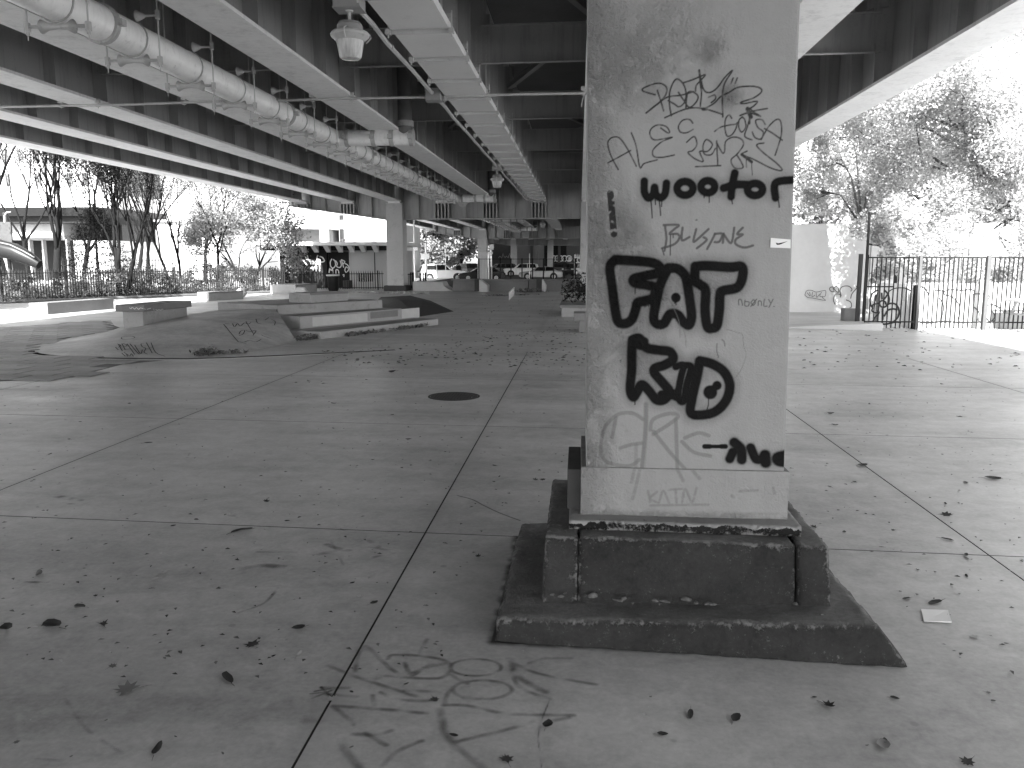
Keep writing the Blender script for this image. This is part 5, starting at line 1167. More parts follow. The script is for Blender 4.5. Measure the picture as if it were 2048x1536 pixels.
# ================================================================== plants
nprng = np.random.RandomState(11)
def leaf_cloud(name, centres, radii, n, size, mt, parent, flat=0.6, kind=None, seed=0, aspect=0.6):
    """n small folded leaves scattered in ellipsoid clumps"""
    rs = np.random.RandomState(seed); C_ = np.array(centres, float); R_ = np.array(radii, float)
    if R_.ndim == 1: R_ = np.repeat(R_[:, None], 3, 1)
    w_ = R_.prod(1) ** 0.66; w_ /= w_.sum(); k = rs.choice(len(C_), n, p=w_)
    v = rs.normal(size=(n, 3)); v /= np.linalg.norm(v, axis=1)[:, None]; rad = rs.rand(n) ** 0.45
    P = C_[k] + v * rad[:, None] * R_[k]
    nrm = rs.normal(size=(n, 3)); nrm[:, 2] = np.abs(nrm[:, 2]) * (1 + flat); nrm /= np.linalg.norm(nrm, axis=1)[:, None]
    a = np.cross(nrm, rs.normal(size=(n, 3))); a /= np.linalg.norm(a, axis=1)[:, None] + 1e-9; b = np.cross(nrm, a)
    s_ = size * (0.6 + 0.8 * rs.rand(n))[:, None]
    V = np.stack([P - a * s_, P + b * s_ * aspect + nrm * s_ * 0.15, P + a * s_, P - b * s_ * aspect + nrm * s_ * 0.15], 1).reshape(-1, 3)
    me = bpy.data.meshes.new(name); me.vertices.add(len(V)); me.vertices.foreach_set('co', V.astype(np.float32).ravel())
    me.loops.add(4 * n); me.loops.foreach_set('vertex_index', np.arange(4 * n, dtype=np.int32)); me.polygons.add(n); me.polygons.foreach_set('loop_start', np.arange(0, 4 * n, 4, dtype=np.int32)); me.update(calc_edges=True)
    me.materials.append(MATS[mt]); o = bpy.data.objects.new(name, me); COL.objects.link(o)
    if parent is not None: o.parent = parent
    if kind: o['kind'] = kind
    return o
def tree(label, base, height, r0, forks, mt='bark', leaf='leaf_dark', nleaf=1500, lsize=0.07, seed=1, spread=0.5, levels=5, first=0.28, up=0.55, stems=1, leafr=0.35, cat='tree', taper=0.62, twig=0.9, lmin=3):
    R = random.Random(seed); t = thing('tree', label, cat); m = MB(); tips = []
    def grow(p, d, L, r, lev):
        n = 4 if lev < 2 else 3; pts = [p]; rs_ = [r]; q = Vector(p); dd = Vector(d)
        for i in range(n):
            dd = (dd + Vector((R.gauss(0, .10), R.gauss(0, .10), R.gauss(0, .05) + 0.05 * up))).normalized(); q = q + dd * (L / n); pts.append(Vector(q)); rs_.append(r + (r * taper - r) * (i + 1) / n)
        m.path(pts, rs_, 7 if lev < 2 else (5 if lev < 3 else 3))
        if lev >= lmin: tips.extend(pts[1:])
        if lev >= levels: return
        k = forks if lev > 0 else forks + 1
        for j in range(k):
            az_ = 2 * math.pi * (j + R.random() * 0.7) / k; tilt = spread * (0.6 + 0.7 * R.random()) * (0.35 if j == 0 else 1)
            o1 = dd.orthogonal().normalized(); o2 = dd.cross(o1); nd = (dd * math.cos(tilt) + (o1 * math.cos(az_) + o2 * math.sin(az_)) * math.sin(tilt)); nd.z += up * 0.35; nd.normalize()
            grow(q if j == 0 else pts[-1 - R.randint(0, 1)], nd, L * (0.66 + 0.2 * R.random()), r * taper * (0.95 if j == 0 else 0.72), lev + 1)
    for s_ in range(stems):
        a_ = 2 * math.pi * s_ / max(stems, 1) + R.random(); dv = Vector((math.cos(a_) * 0.22, math.sin(a_) * 0.22, 1)).normalized() if stems > 1 else Vector((R.uniform(-.03, .03), 0, 1))
        grow(Vector(base) + (Vector((math.cos(a_), math.sin(a_), 0)) * r0 * 0.7 if stems > 1 else Vector((0, 0, 0))) - Vector((0, 0, 0.1)), dv, height * first, r0 * (0.7 if stems > 1 else 1), 0)
    m.build('trunk', mt, t, smooth=True)
    if nleaf:
        T_ = [tuple(p) for p in tips]; leaf_cloud('crown', T_, [leafr] * len(T_), nleaf, lsize, leaf, t, seed=seed)
    settle(t, base); return t
def groundpt(px_, Y, z=0): p = atY(px_, 540, Y); return Vector((p.x, Y, z))
tree('dark trunked street tree with upright bare branches, behind the left of the fence', groundpt(113, 33), 10, 0.19, 3, nleaf=3800, lsize=0.05, seed=3, spread=0.42, levels=6, first=0.27, up=0.75)
tree('many stemmed dark tree with a leafy top beside the conifer', groundpt(243, 34), 10, 0.17, 3, nleaf=6500, lsize=0.055, seed=8, spread=0.34, levels=5, first=0.22, up=0.9, stems=3)
tree('slender multi branched tree against the white wall', groundpt(353, 37), 9.5, 0.12, 3, nleaf=1500, lsize=0.04, leaf='leaf_mid', seed=14, spread=0.36, levels=5, first=0.2, up=0.85, stems=2)
tree('thin young tree with fine twigs left of the leafy tree', groundpt(437, 40), 9.5, 0.09, 3, nleaf=1500, lsize=0.045, leaf='leaf_mid', seed=21, spread=0.4, levels=5, first=0.25, up=0.6)
tree('leafy tree with drooping crown beside the pergola building', groundpt(497, 41), 8.5, 0.13, 3, nleaf=15000, lsize=0.06, leaf='leaf_bright', seed=28, spread=0.72, levels=5, first=0.17, up=0.3, stems=2, leafr=0.4)
tree('pale barked sunlit tree at the edge of the playground', groundpt(22, 44), 10, 0.2, 3, mt='bark_pale', nleaf=2500, lsize=0.06, leaf='leaf_mid', seed=33, spread=0.5, levels=5, first=0.3, up=0.6)
tree('dark forked tree cut by the edge of the view', groundpt(-18, 31), 10, 0.17, 3, nleaf=2500, lsize=0.05, leaf='leaf_mid', seed=41, spread=0.5, levels=5, first=0.3, up=0.6)
tree('bare tree standing behind the slender tree by the white wall', groundpt(300, 46), 11, 0.13, 3, mt='bark', nleaf=2200, lsize=0.05, leaf='leaf_mid', seed=47, spread=0.4, levels=5, first=0.25, up=0.7)
tree('fine twigged tree rising over the long hall roof', groundpt(60, 50), 13, 0.16, 3, nleaf=5000, lsize=0.075, leaf='leaf_mid', seed=52, spread=0.5, levels=5, first=0.28, up=0.5, leafr=0.5)
tree('tree with a hazy crown between the conifer and the white wall', groundpt(275, 52), 13, 0.15, 3, nleaf=4500, lsize=0.07, leaf='leaf_bright', seed=57, spread=0.5, levels=5, first=0.26, up=0.5, leafr=0.5)
tree('leafy tree far behind the thin young tree', groundpt(410, 56), 12, 0.15, 3, nleaf=6000, lsize=0.08, leaf='leaf_pale', seed=61, spread=0.6, levels=5, first=0.24, up=0.4, leafr=0.55)
tree('dark leafed tree filling the gap right of the forked trunk', groundpt(165, 40), 11, 0.15, 3, nleaf=7000, lsize=0.06, leaf='leaf_mid', seed=66, spread=0.5, levels=5, first=0.25, up=0.6, leafr=0.45)
for i_, (x_, y_, h_) in enumerate(((-21.5, 21, 9.5), (-24, 14.5, 10), (-22, 8, 9), (-25, 1, 10), (-23, -7, 9.5), (-21, -15, 10))):
    sky_block_trees.append((x_, y_, h_, 70 + i_, ('sixth', 'fifth', 'fourth', 'third', 'second', 'first')[i_]))
# conifer
t = thing('conifer', 'broad dark conifer between the first two street trees', 'tree'); base = groundpt(196, 38); m = MB(); m.tube(base, base + Vector((0, 0, 4.2)), 0.1, 0.02, 7); m.build('trunk', 'bark', t)
Cc, Rr_ = [], []
for i in range(90):
    z = 0.4 + 3.6 * (i / 90); a_ = i * 2.4; rr_ = (4.3 - z) * 0.62 * (0.5 + 0.5 * rnd.random()); Cc.append((base.x + math.cos(a_) * rr_, base.y + math.sin(a_) * rr_, z - rr_ * 0.12)); Rr_.append((0.5, 0.5, 0.12))
leaf_cloud('foliage', Cc, Rr_, 9000, 0.06, 'leaf_dark', t, seed=5, aspect=0.25); settle(t, base)
# trees beyond the road
def big_tree(label, px_, Y, ztop, r, n, leaf, seed, zb=1.5, size=0.16, z0=-0.55):
    R = random.Random(seed); p = atY(px_, 540, Y); t = thing('tree', label, 'tree'); m = MB(); m.path([(p.x, Y, z0), (p.x + .1, Y, z0 + 2), (p.x - .1, Y, ztop * 0.6)], [0.28, 0.2, 0.08], 8)
    C_, R_ = [], []
    for i in range(26):
        a_ = R.random() * 6.28; rr_ = r * R.random() ** .5; z = zb + (ztop - zb) * R.random(); k = 1 - abs((z - zb) / (ztop - zb) - .45); q = (p.x + math.cos(a_) * rr_ * k, Y + math.sin(a_) * rr_ * k, z); C_.append(q); R_.append(r * R.uniform(.22, .4))
        m.path([(p.x, Y, z * 0.5 + z0 * .5), ((p.x + q[0]) / 2, (Y + q[1]) / 2, z * .8), q], [.07, .045, .015], 4)
    m.build('trunk', 'bark', t); leaf_cloud('crown', C_, R_, n, size, leaf, t, seed=seed); settle(t, (p.x, Y, z0)); return t
big_tree('dark leafy tree behind the white street pole', 835, 112, 12, 5, 9000, 'leaf_bright', 51, size=.2)
big_tree('dense tree above the parked silver wagon', 872, 116, 13, 5.2, 9000, 'leaf_pale', 52, size=.2)
big_tree('bright sunlit tree left of the second far column', 922, 122, 13, 5.2, 9000, 'leaf_pale', 53, size=.2)
big_tree('shaded low tree between the sunlit trees past the road', 898, 126, 9, 4.5, 6000, 'leaf_bright', 54, size=.2)
big_tree('pale leafy tree right behind the second far column', 957, 128, 12, 4.6, 7000, 'leaf_pale', 55, size=.2)
for (x_, y_, h_, sd_, nm_) in sky_block_trees:       # unseen trees added to block sky light from the left
    R = random.Random(sd_); t = thing('tree', nm_ + ' dense street tree of the row along the open left side', 'tree', group='street trees along the open side of the plaza'); m = MB(); m.path([(x_, y_, 0), (x_ + .1, y_, 2.2), (x_, y_, h_ * .7)], [.22, .17, .05], 7); C_, R_ = [], []
    for i in range(30):
        a_ = R.random() * 6.28; rr_ = 3.2 * R.random() ** .5; z = 1.2 + (h_ - 1.2) * R.random(); C_.append((x_ + math.cos(a_) * rr_, y_ + math.sin(a_) * rr_, z)); R_.append(R.uniform(.8, 1.4)); m.path([(x_, y_, z * .6), C_[-1]], [.05, .01], 4)
    m.build('trunk', 'bark', t); leaf_cloud('crown', C_, R_, 4500, .16, 'leaf_bright', t, seed=sd_); settle(t, (x_, y_, 0))
# shrubs behind the fence
for i, (px_, Y, w_, h_, lf, lab) in enumerate(((20, 31, 1.0, .9, 'leaf_mid', 'dark low shrub at the far left of the fence'), (75, 32.5, 1.1, .55, 'leaf_pale', 'pale flowering bush low behind the fence pickets'), (135, 33, 1.2, .7, 'leaf_pale', 'bright round bush behind the long sunlit ledge'),
        (205, 33, 1.1, 1.0, 'leaf_bright', 'leafy bush at the foot of the many stemmed tree'), (255, 34.5, 1.1, 1.15, 'leaf_bright', 'tall bright bush reaching the fence top'), (310, 36, 1.2, 1.1, 'leaf_mid', 'mixed bush left of the slender tree'), (362, 37, 1.1, 1.25, 'leaf_bright', 'bright bush at the foot of the slender tree'),
        (415, 38.5, 1.2, 1.3, 'leaf_mid', 'shaded bush right of the slender tree'), (455, 40, 1.1, 1.35, 'leaf_bright', 'bush with large leaves under the thin young tree'), (510, 41.5, 1.2, 1.15, 'leaf_mid', 'dark bush under the drooping leafy tree'), (548, 42.5, 1.0, 1.0, 'leaf_dark', 'low dark bush beside the pergola building'))):
    b_ = groundpt(px_, Y); t = thing('shrub', lab, 'shrub'); R = random.Random(60 + i); m = MB(); C_ = []
    for k in range(14):
        q = Vector((b_.x + R.gauss(0, w_ * .4), Y + R.gauss(0, w_ * .35), h_ * R.uniform(.25, 1))); C_.append(tuple(q)); m.path([b_ + Vector((R.uniform(-.1, .1), 0, 0)), (b_ + q) / 2 + Vector((0, 0, .1)), q], [.015, .01, .006], 4)
    m.build('stem', 'bark', t); leaf_cloud('foliage', C_, [0.30] * 14, 1300, 0.05, lf, t, seed=60 + i); settle(t, b_)
# ground cover and litter strips
def strip(name, A, B, w_, n, size, mt, seed, zmax=0.1, label=None):
    rs = np.random.RandomState(seed); A = np.array((A[0], A[1])); B = np.array((B[0], B[1])); C_ = []
    for i in range(60):
        p = A + (B - A) * rs.rand(); C_.append((p[0] + rs.normal() * w_ * .4, p[1] + rs.normal() * w_ * .4, 0.015 + rs.rand() * zmax * 0.5))
    o = leaf_cloud(name, C_, [(w_ * .6, w_ * .6, zmax * .5)] * 60, n, size, mt, None, flat=1.5, seed=seed, aspect=0.55); tag(o, kind='stuff'); return o
strip('ground_cover', fA + kn * .2, fB + kn * .2, 0.5, 5000, 0.04, 'leaf_mid', 71, 0.2)
strip('ground_cover', fA - kn * .9, fB - kn * .9, 0.9, 6000, 0.05, 'leaf_bright', 72, 0.5)
strip('leaf_litter', at(392, 712), at(492, 706), 0.12, 380, 0.035, 'litter', 73, 0.07)
strip('leaf_litter', at(400, 708), at(430, 700), 0.16, 260, 0.035, 'litter', 74, 0.09)
strip('leaf_litter', at(600, 681), at(632, 676), 0.16, 420, 0.035, 'litter', 75, 0.09)
strip('leaf_litter', at(690, 673), at(860, 652), 0.10, 700, 0.035, 'litter', 76, 0.08)
strip('leaf_litter', at(1040, 584), at(1080, 584), 0.5, 500, 0.05, 'litter', 77, 0.2)
strip('leaf_litter', at(980, 592), at(1060, 590), 0.5, 260, 0.04, 'litter', 78, 0.03)
strip('leaf_litter', at(700, 584), at(830, 588), 0.8, 600, 0.05, 'dry_light', 79, 0.05)
# planter plants near the column
t = thing('planter_plants', 'dark spiky plants growing in the planter ledge', 'plant'); b_ = PLANT_AT
leaf_cloud('foliage', [(b_.x + rnd.uniform(-.7, .8), b_.y + rnd.uniform(-.5, .5), b_.z + rnd.uniform(.1, .7)) for _ in range(16)], [0.28] * 16, 1100, 0.06, 'leaf_dark', t, seed=81, aspect=0.3)
m = MB()
for _ in range(14): m.path([b_ + Vector((rnd.uniform(-.3, .3), rnd.uniform(-.3, .3), 0)), b_ + Vector((rnd.uniform(-.8, .8), rnd.uniform(-.4, .4), rnd.uniform(.4, .9)))], [.012, .005], 4)
m.build('stem', 'bark', t); settle(t, b_)

# ================================================================== buildings at the left
def wallbox(t, name, x0, x1, y0, y1, z0, z1, mt, bevel=0): m = MB(); m.box(x0, x1, y0, y1, z0, z1); return m.build(name, mt, t, bevel=bevel)
# pergola building, facing the plaza
Yp = 46.0; X_ = lambda px_: atY(px_, 540, Yp).x; Zp = lambda py_, Y=Yp, px_=660: atY(px_, py_, Y).z
t = thing('park_building', 'low park building with white rafter ends and lettering sprayed on its wall', 'building')
xa, xb = X_(560), X_(790); z_top = Zp(500)
wallbox(t, 'wall', xa, X_(654), Yp, Yp + 5, 0, z_top, 'wall_dim'); wallbox(t, 'wall', X_(702), xb, Yp, Yp + 5, 0, z_top, 'pale_wall'); wallbox(t, 'wall', X_(654), X_(702), Yp + .35, Yp + 5, 0, z_top, 'mid_wall')  # left wall darkened in colour to stand in for tree shade
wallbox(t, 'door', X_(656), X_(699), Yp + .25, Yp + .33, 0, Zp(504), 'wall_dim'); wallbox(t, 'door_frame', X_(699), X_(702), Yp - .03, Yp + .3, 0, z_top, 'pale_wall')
for px_ in (604, 749): wallbox(t, 'panel_joint', X_(px_), X_(px_) + .05, Yp - .02, Yp - .001, 0, z_top, 'dark_wall')
wv_ = wallbox(t, 'window', X_(715), X_(745), Yp - .03, Yp - .002, Zp(563), Zp(546), 'glass_dark')
for k in range(7):
    m = MB(); xx = X_(716.5 + k * 4.4); m.box(xx, xx + .04, Yp - .09, Yp - .05, Zp(564), Zp(545)); m.build('bar', 'pale_wall', wv_)
wallbox(t, 'eaves_beam', xa - 1, xb + .4, Yp - .30, Yp - .02, Zp(501), Zp(492), 'black_paint'); rf = wallbox(t, 'roof_edge', xa - 1.2, xb + .5, Yp - 1.0, Yp + 5.3, Zp(492) + 0.003, Zp(484.5), 'white_paint', bevel=0.03)
me = MB(); me.prism([(-.13, -1.0, 0), (-.13, -.31, -.36), (-.13, -.31, 0)], (.26, 0, 0)); rme = mesh_m(me, 'rafter', 'white_paint')
for px_ in (590, 614, 638, 662, 686, 709, 732, 757): place(rme, 'rafter', t, (X_(px_), Yp, Zp(492)))
wallbox(t, 'vent', X_(687), X_(691), Yp - .2, Yp + .1, Zp(484.5), Zp(478), 'white_paint')
wallbox(t, 'side_box', X_(697), X_(708), Yp - 1.2, Yp - .4, 0, Zp(561, Yp - 1), 'dark_wall')
wbt = BVHTree.FromPolygons([Vector(v) for v in ((xa, Yp, 0), (xb, Yp, 0), (xb, Yp, 4), (xa, Yp, 4))], [(0, 1, 2, 3)])
Z11 = lambda L: [[(540 + x / 8.533, 480 + y / 8.533) for x, y in s_] for s_ in L]
decal('painted_lettering', Z11([[(600, 280), (640, 330), (700, 350)], [(640, 260), (660, 330), (720, 400)], [(690, 370), (740, 370), (760, 400), (690, 400)], [(820, 260), (800, 320), (850, 340), (840, 400)], [(780, 370), (830, 360), (850, 400), (790, 400)], [(850, 280), (900, 300), (930, 360), (880, 380)],
    [(780, 400), (790, 470), (770, 500)], [(850, 390), (850, 530)], [(700, 490), (730, 450), (740, 520)], [(760, 470), (800, 450), (790, 530)], [(560, 330), (600, 380), (640, 440)]]), 2.4, 'mark_pale', t, wbt, lift=0.03)
decal('painted_lettering', Z11([[(1060, 320), (1030, 380), (1040, 450), (1080, 480), (1120, 430), (1110, 360), (1080, 330)], [(1120, 350), (1150, 400), (1140, 450), (1190, 470), (1220, 430), (1200, 350)], [(1220, 330), (1240, 400), (1260, 470)], [(1230, 340), (1280, 370), (1250, 410)], [(1280, 400), (1330, 430), (1350, 490), (1310, 550), (1280, 520), (1300, 460), (1330, 480)],
    [(1010, 560), (1020, 490), (1050, 520), (1070, 490), (1080, 620)], [(1130, 600), (1130, 510), (1170, 520), (1180, 600)], [(1240, 600), (1270, 590), (1260, 630)]]), 2.0, 'mark_pale', t, wbt, lift=0.03)
settle(t, ((xa + xb) / 2, Yp + 2.5, 0))
# litter bin
p = at(667, 582); t = thing('litter_bin', 'black litter bin with a pale lid before the railing', 'bin', (p.x, p.y, 0)); m = MB(); m.lathe([(.22, 0), (.27, .1), (.29, .72), (.29, .74)], 16); m.build('bin_body', 'black_iron', t, smooth='auto')
m = MB(); m.lathe([(.34, .76), (.34, .82), (.2, .84), (.001, .84)], 16); m.build('lid', 'ledge_patch', t, smooth='auto')
# white apartment block behind
Y2 = 78; X2 = lambda px_: atY(px_, 500, Y2).x; Z2 = lambda py_: atY(680, py_, Y2).z
t = thing('apartment_block', 'white apartment block with balconies and deep window openings', 'building')
wallbox(t, 'wall', X2(586), X2(679), Y2 - 4, Y2 + 8, Z2(460), 14, 'white_paint'); wallbox(t, 'wall', X2(679), X2(720), Y2, Y2 + 8, -.5, 14, 'white_paint'); wallbox(t, 'wall', X2(720), X2(808), Y2 - 1.2, Y2 + 8, -.5, 14, 'white_paint'); wallbox(t, 'wall', X2(560), X2(668), Y2 - .6, Y2 + 7.8, -.5, Z2(460) - .01, 'grey_wall')
wallbox(t, 'pillar', X2(667), X2(679), Y2 - 4, Y2 - 3.2, -.5, Z2(460), 'white_paint')
for (a, b2, c, d) in ((681, 690, 440, 430), (681, 691, 486, 458), (707, 714, 486, 458)):
    f_ = wallbox(t, 'window', X2(a), X2(b2), Y2 - .04, Y2 - .005, Z2(c), Z2(d), 'window_grey'); m = MB(); m.box(X2(a) - .08, X2(b2) + .08, Y2 - .12, Y2 - .045, Z2(c) - .1, Z2(c)); m.build('sill', 'pale_wall', f_)
for (a, b2, c, d) in ((750, 759, 488, 458), (632, 664, 438, 424), (750, 759, 440, 428)):
    yy = Y2 - 1.2 if a > 700 else Y2 - 4
    f_ = wallbox(t, 'window', X2(a), X2(b2), yy - .04, yy - .005, Z2(c), Z2(d), 'window_grey'); m = MB(); m.box(X2(a) - .08, X2(b2) + .08, yy - .12, yy - .045, Z2(c) - .1, Z2(c)); m.build('sill', 'pale_wall', f_)
for k in range(12): m = MB(); xx = X2(633) + (X2(663) - X2(633)) * k / 11; m.box(xx, xx + .05, Y2 - 4.5, Y2 - 4.45, Z2(440), Z2(428)); m.build('baluster', 'steel_galv', t)
wallbox(t, 'balcony_slab', X2(630), X2(667), Y2 - 4.6, Y2 - 4.01, Z2(441), Z2(439.5), 'white_paint')
settle(t, (X2(700), Y2 + 4, -.5))
# pale low houses between the trees
t = thing('pale_house', 'pale rendered house with a small window and flat cornice behind the trees', 'building'); Y3 = 66; X3 = lambda px_: atY(px_, 500, Y3).x; Z3 = lambda py_: atY(300, py_, Y3).z
wallbox(t, 'wall', X3(196), X3(392), Y3, Y3 + 8, -.5, Z3(444), 'white_paint'); wallbox(t, 'cornice', X3(194), X3(394), Y3 - .35, Y3 + 8.2, Z3(444) + .003, Z3(440), 'grey_wall'); wallbox(t, 'upper_wall', X3(230), X3(360), Y3 + 2, Y3 + 8, Z3(440) + .004, Z3(395), 'white_paint')
f_ = wallbox(t, 'window', X3(284), X3(296), Y3 - .04, Y3 - .005, Z3(498), Z3(477), 'mid_wall')
for k in range(3): m = MB(); m.box(X3(285.5 + k * 3.5), X3(288 + k * 3.5), Y3 - .06, Y3 - .045, Z3(496), Z3(479)); m.build('pane', 'glass_dark', f_)
settle(t, (X3(290), Y3 + 4, -.5))
t = thing('bay_house', 'pale house with dark roof strip and tall windows behind the thin tree', 'building'); 
wallbox(t, 'wall', X3(394), X3(462), Y3 - 2, Y3 + 6, -.5, Z3(458), 'white_paint'); wallbox(t, 'roof', X3(392), X3(466), Y3 - 2.8, Y3 + 6.2, Z3(458) + .003, Z3(449), 'mid_wall')
wallbox(t, 'ledge_band', X3(394), X3(440), Y3 - 2.3, Y3 - 2.01, Z3(506), Z3(500), 'grey_wall')
for (a, b2) in ((399, 405), (409, 415), (421, 427), (442, 450)): wallbox(t, 'window', X3(a), X3(b2), Y3 - 2.04, Y3 - 2.005, Z3(492), Z3(463), 'grey_wall')
settle(t, (X3(428), Y3 + 2, -.5))
t = thing('long_hall', 'long white hall with a dark fascia band above a shaded arcade', 'building'); Y4 = 58; X4 = lambda px_: atY(px_, 480, Y4).x; Z4 = lambda py_: atY(100, py_, Y4).z
wallbox(t, 'roof', X4(-120), X4(196), Y4 + 2.0, Y4 + 14, Z4(414) + .01, Z4(382), 'white_paint'); wallbox(t, 'fascia', X4(-120), X4(200), Y4, Y4 + 13.9, Z4(432), Z4(414), 'black_paint'); wallbox(t, 'soffit_band', X4(-120), X4(200), Y4 + .5, Y4 + 12, Z4(446), Z4(432) - .004, 'wall_dim')
wallbox(t, 'wall', X4(-120), X4(105), Y4 + 1.4, Y4 + 12, Z4(478), Z4(446) - .004, 'grey_wall'); wallbox(t, 'wall', X4(120), X4(192), Y4 + 1.6, Y4 + 12, -.5, Z4(480), 'white_paint'); wallbox(t, 'wall', X4(105), X4(200), Y4 + 3, Y4 + 12, Z4(480) + .004, Z4(446) - .004, 'black_paint'); wallbox(t, 'back_wall', X4(-120), X4(119), Y4 + 4.5, Y4 + 5, -.5, Z4(478) - .004, 'black_paint')
wallbox(t, 'awning', X4(28), X4(103), Y4 + .3, Y4 + 1.39, Z4(474), Z4(469), 'pale_wall')
m = MB()
for k in range(9): xx = X4(30 + k * 8.2); m.lathe([(.16, -.02), (.16, .02)], 12, Matrix.Translation((xx + .14, Y4 + .28, Z4(468))) @ Matrix.Rotation(math.pi / 2, 4, 'X')); 
m.build('scallop', 'white_paint', t)
for px_ in (29, 56, 84, 105): wallbox(t, 'pillar', X4(px_), X4(px_ + 3), Y4 + 1.5, Y4 + 1.9, -.5, Z4(478) - .005, 'grey_wall')
for k in range(8): wallbox(t, 'wall_course', X4(120), X4(192), Y4 + 1.57, Y4 + 1.595, Z4(482 + k * 7), Z4(481 + k * 7), 'grey_wall')
settle(t, (X4(40), Y4 + 6, -.5))
t = thing('tall_block', 'tall hazy pale apartment block rising behind the long hall', 'building'); Y6 = 110; X6 = lambda p: atY(p, 400, Y6).x; Z6_ = lambda p: atY(150, p, Y6).z
wallbox(t, 'wall', X6(-60), X6(235), Y6, Y6 + 12, -.5, 26, 'pale_wall')
for i in range(9):
    for j in range(6): f_ = wallbox(t, 'window', X6(-50 + i * 31), X6(-38 + i * 31), Y6 - .06, Y6 - .01, Z6_(420) + j * 3.2, Z6_(420) + 1.7 + j * 3.2, 'window_grey')
settle(t, (X6(90), Y6 + 6, -.5))
# playground slide
t = thing('playground_slide', 'dark curved playground slide with a pale post tower', 'playground slide'); Ys = 36; q = [atY(x, y, Ys) for x, y in ((-60, 462), (0, 484), (30, 491), (55, 503), (78, 516))]
m = MB(); m.path([p + Vector((0, 0, -.30)) for p in q], [.40, .40, .38, .32, .2], 12); m.build('chute', 'slide_plastic', t, smooth='auto')
m = MB(); m.path([p + Vector((0, -.30, .02)) for p in q], .03, 6); m.build('chute_rim', 'mid_wall', t)
for px_, r_ in ((20, .09), (2, .05)): p = atY(px_, 540, Ys + .7); top = atY(px_, 425, Ys + .7).z; m = MB(); m.tube((p.x, Ys + .7, 0), (p.x, Ys + .7, top), r_); m.build('post', 'dark_wall', t)
m = MB(); a, b2 = atY(2, 490, Ys + .5), atY(22, 444, Ys + .5); m.box(a.x, b2.x, Ys + .45, Ys + .55, a.z, b2.z); m.build('side_panel', 'dark_wall', t, bevel=.02)
m = MB(); m.path([atY(9, 446, Ys + .5), atY(9, 432, Ys + .5), atY(13, 425, Ys + .5), atY(22, 424, Ys + .5)], .035, 6); m.build('handrail', 'pale_wall', t); settle(t, (q[1].x, Ys, 0))
picket_fence('distant iron fence between the trees and the pale houses', Vector((-34, 52, 0)), Vector((-24, 54, 0)), 1.7, 0.2, 2.4)

# ================================================================== right hand side
YW = 25.6
t = thing('graffiti_wall', 'tall pale street wall with thin outline graffiti beyond the railings', 'wall'); xw = atY(1560, 560, YW).x
for i in range(9): wallbox(t, 'wall_panel', xw + i * 2.6, xw + i * 2.6 + 2.59, YW - SK * i, YW + .3 - SK * i, 0, 2.62, 'street_wall')
wbt = BVHTree.FromPolygons([Vector(v) for v in ((xw, YW, 0), (xw + 24, YW - .36, 0), (xw + 24, YW - .36, 3), (xw, YW, 3))], [(0, 1, 2, 3)])
Z6 = lambda L: [[(1560 + x / 4.197, 366 + y / 4.197) for x, y in s_] for s_ in L]
decal('outline_tag', Z6([[(440, 870), (415, 880), (420, 905), (450, 912), (440, 870)], [(470, 865), (450, 880), (470, 910), (490, 915), (485, 880), (470, 865)], [(460, 1020), (445, 980), (460, 935), (500, 935), (505, 960)], [(510, 950), (500, 900), (520, 870), (570, 865), (600, 890), (590, 910)], [(590, 970), (600, 930), (640, 880), (630, 860)], [(550, 980), (590, 1000), (595, 1040), (575, 1050)]]), 1.7, 'mark_dark', t, wbt, lift=.04)
decal('outline_tag', Z6([[(205, 940), (220, 905), (260, 900), (300, 915), (350, 905), (380, 905), (375, 950), (350, 960), (380, 985), (320, 975), (270, 965), (230, 960), (205, 940)], [(225, 920), (250, 950), (245, 915)], [(270, 915), (265, 955), (290, 940)], [(300, 920), (305, 960), (330, 930)], [(345, 915), (330, 950), (360, 950)]]), 1.0, 'mark_dark', t, wbt, lift=.045)
settle(t, (xw + 10, YW, 0))
# low wall with bold graffiti just behind the railing
YL = 19.9; xl0, xl1 = atY(1757, 640, YL).x, 12.6
t = thing('low_graffiti_wall', 'low white block wall with bold black outlines behind the railings', 'wall'); n_b = 7
for i in range(n_b):
    a = xl0 + (xl1 - xl0) * i / n_b; wallbox(t, 'wall_panel', a, a + (xl1 - xl0) / n_b - .006, YL - .0, YL + .25, 0, 1.02 + (0.02 if i % 2 else 0), 'pale_wall')
wbt = BVHTree.FromPolygons([Vector(v) for v in ((xl0 - 1, YL, 0), (xl1, YL, 0), (xl1, YL, 1.1), (xl0 - 1, YL, 1.1))], [(0, 1, 2, 3)])
Z12 = lambda L: [[(1700 + x / 5.885, 480 + y / 5.885) for x, y in s_] for s_ in L]
decal('bold_tag', Z12([[(330, 590), (270, 620), (235, 690), (240, 760), (262, 800), (255, 830), (290, 855), (350, 850)], [(400, 590), (440, 630), (460, 700), (440, 760), (400, 790), (360, 780), (345, 740), (370, 715), (410, 725), (420, 760)], [(262, 790), (270, 760), (340, 745)], [(370, 620), (375, 700)], [(320, 620), (290, 720)], [(440, 640), (400, 700)], [(440, 760), (480, 745), (540, 760), (575, 830), (560, 910), (500, 970)], [(380, 800), (385, 940)], [(400, 900), (440, 830), (500, 810), (555, 820)],
    [(265, 960), (300, 900), (340, 860)], [(265, 965), (400, 990), (540, 965), (600, 975)]]), 3.2, 'mark_black', t, wbt, lift=.012)
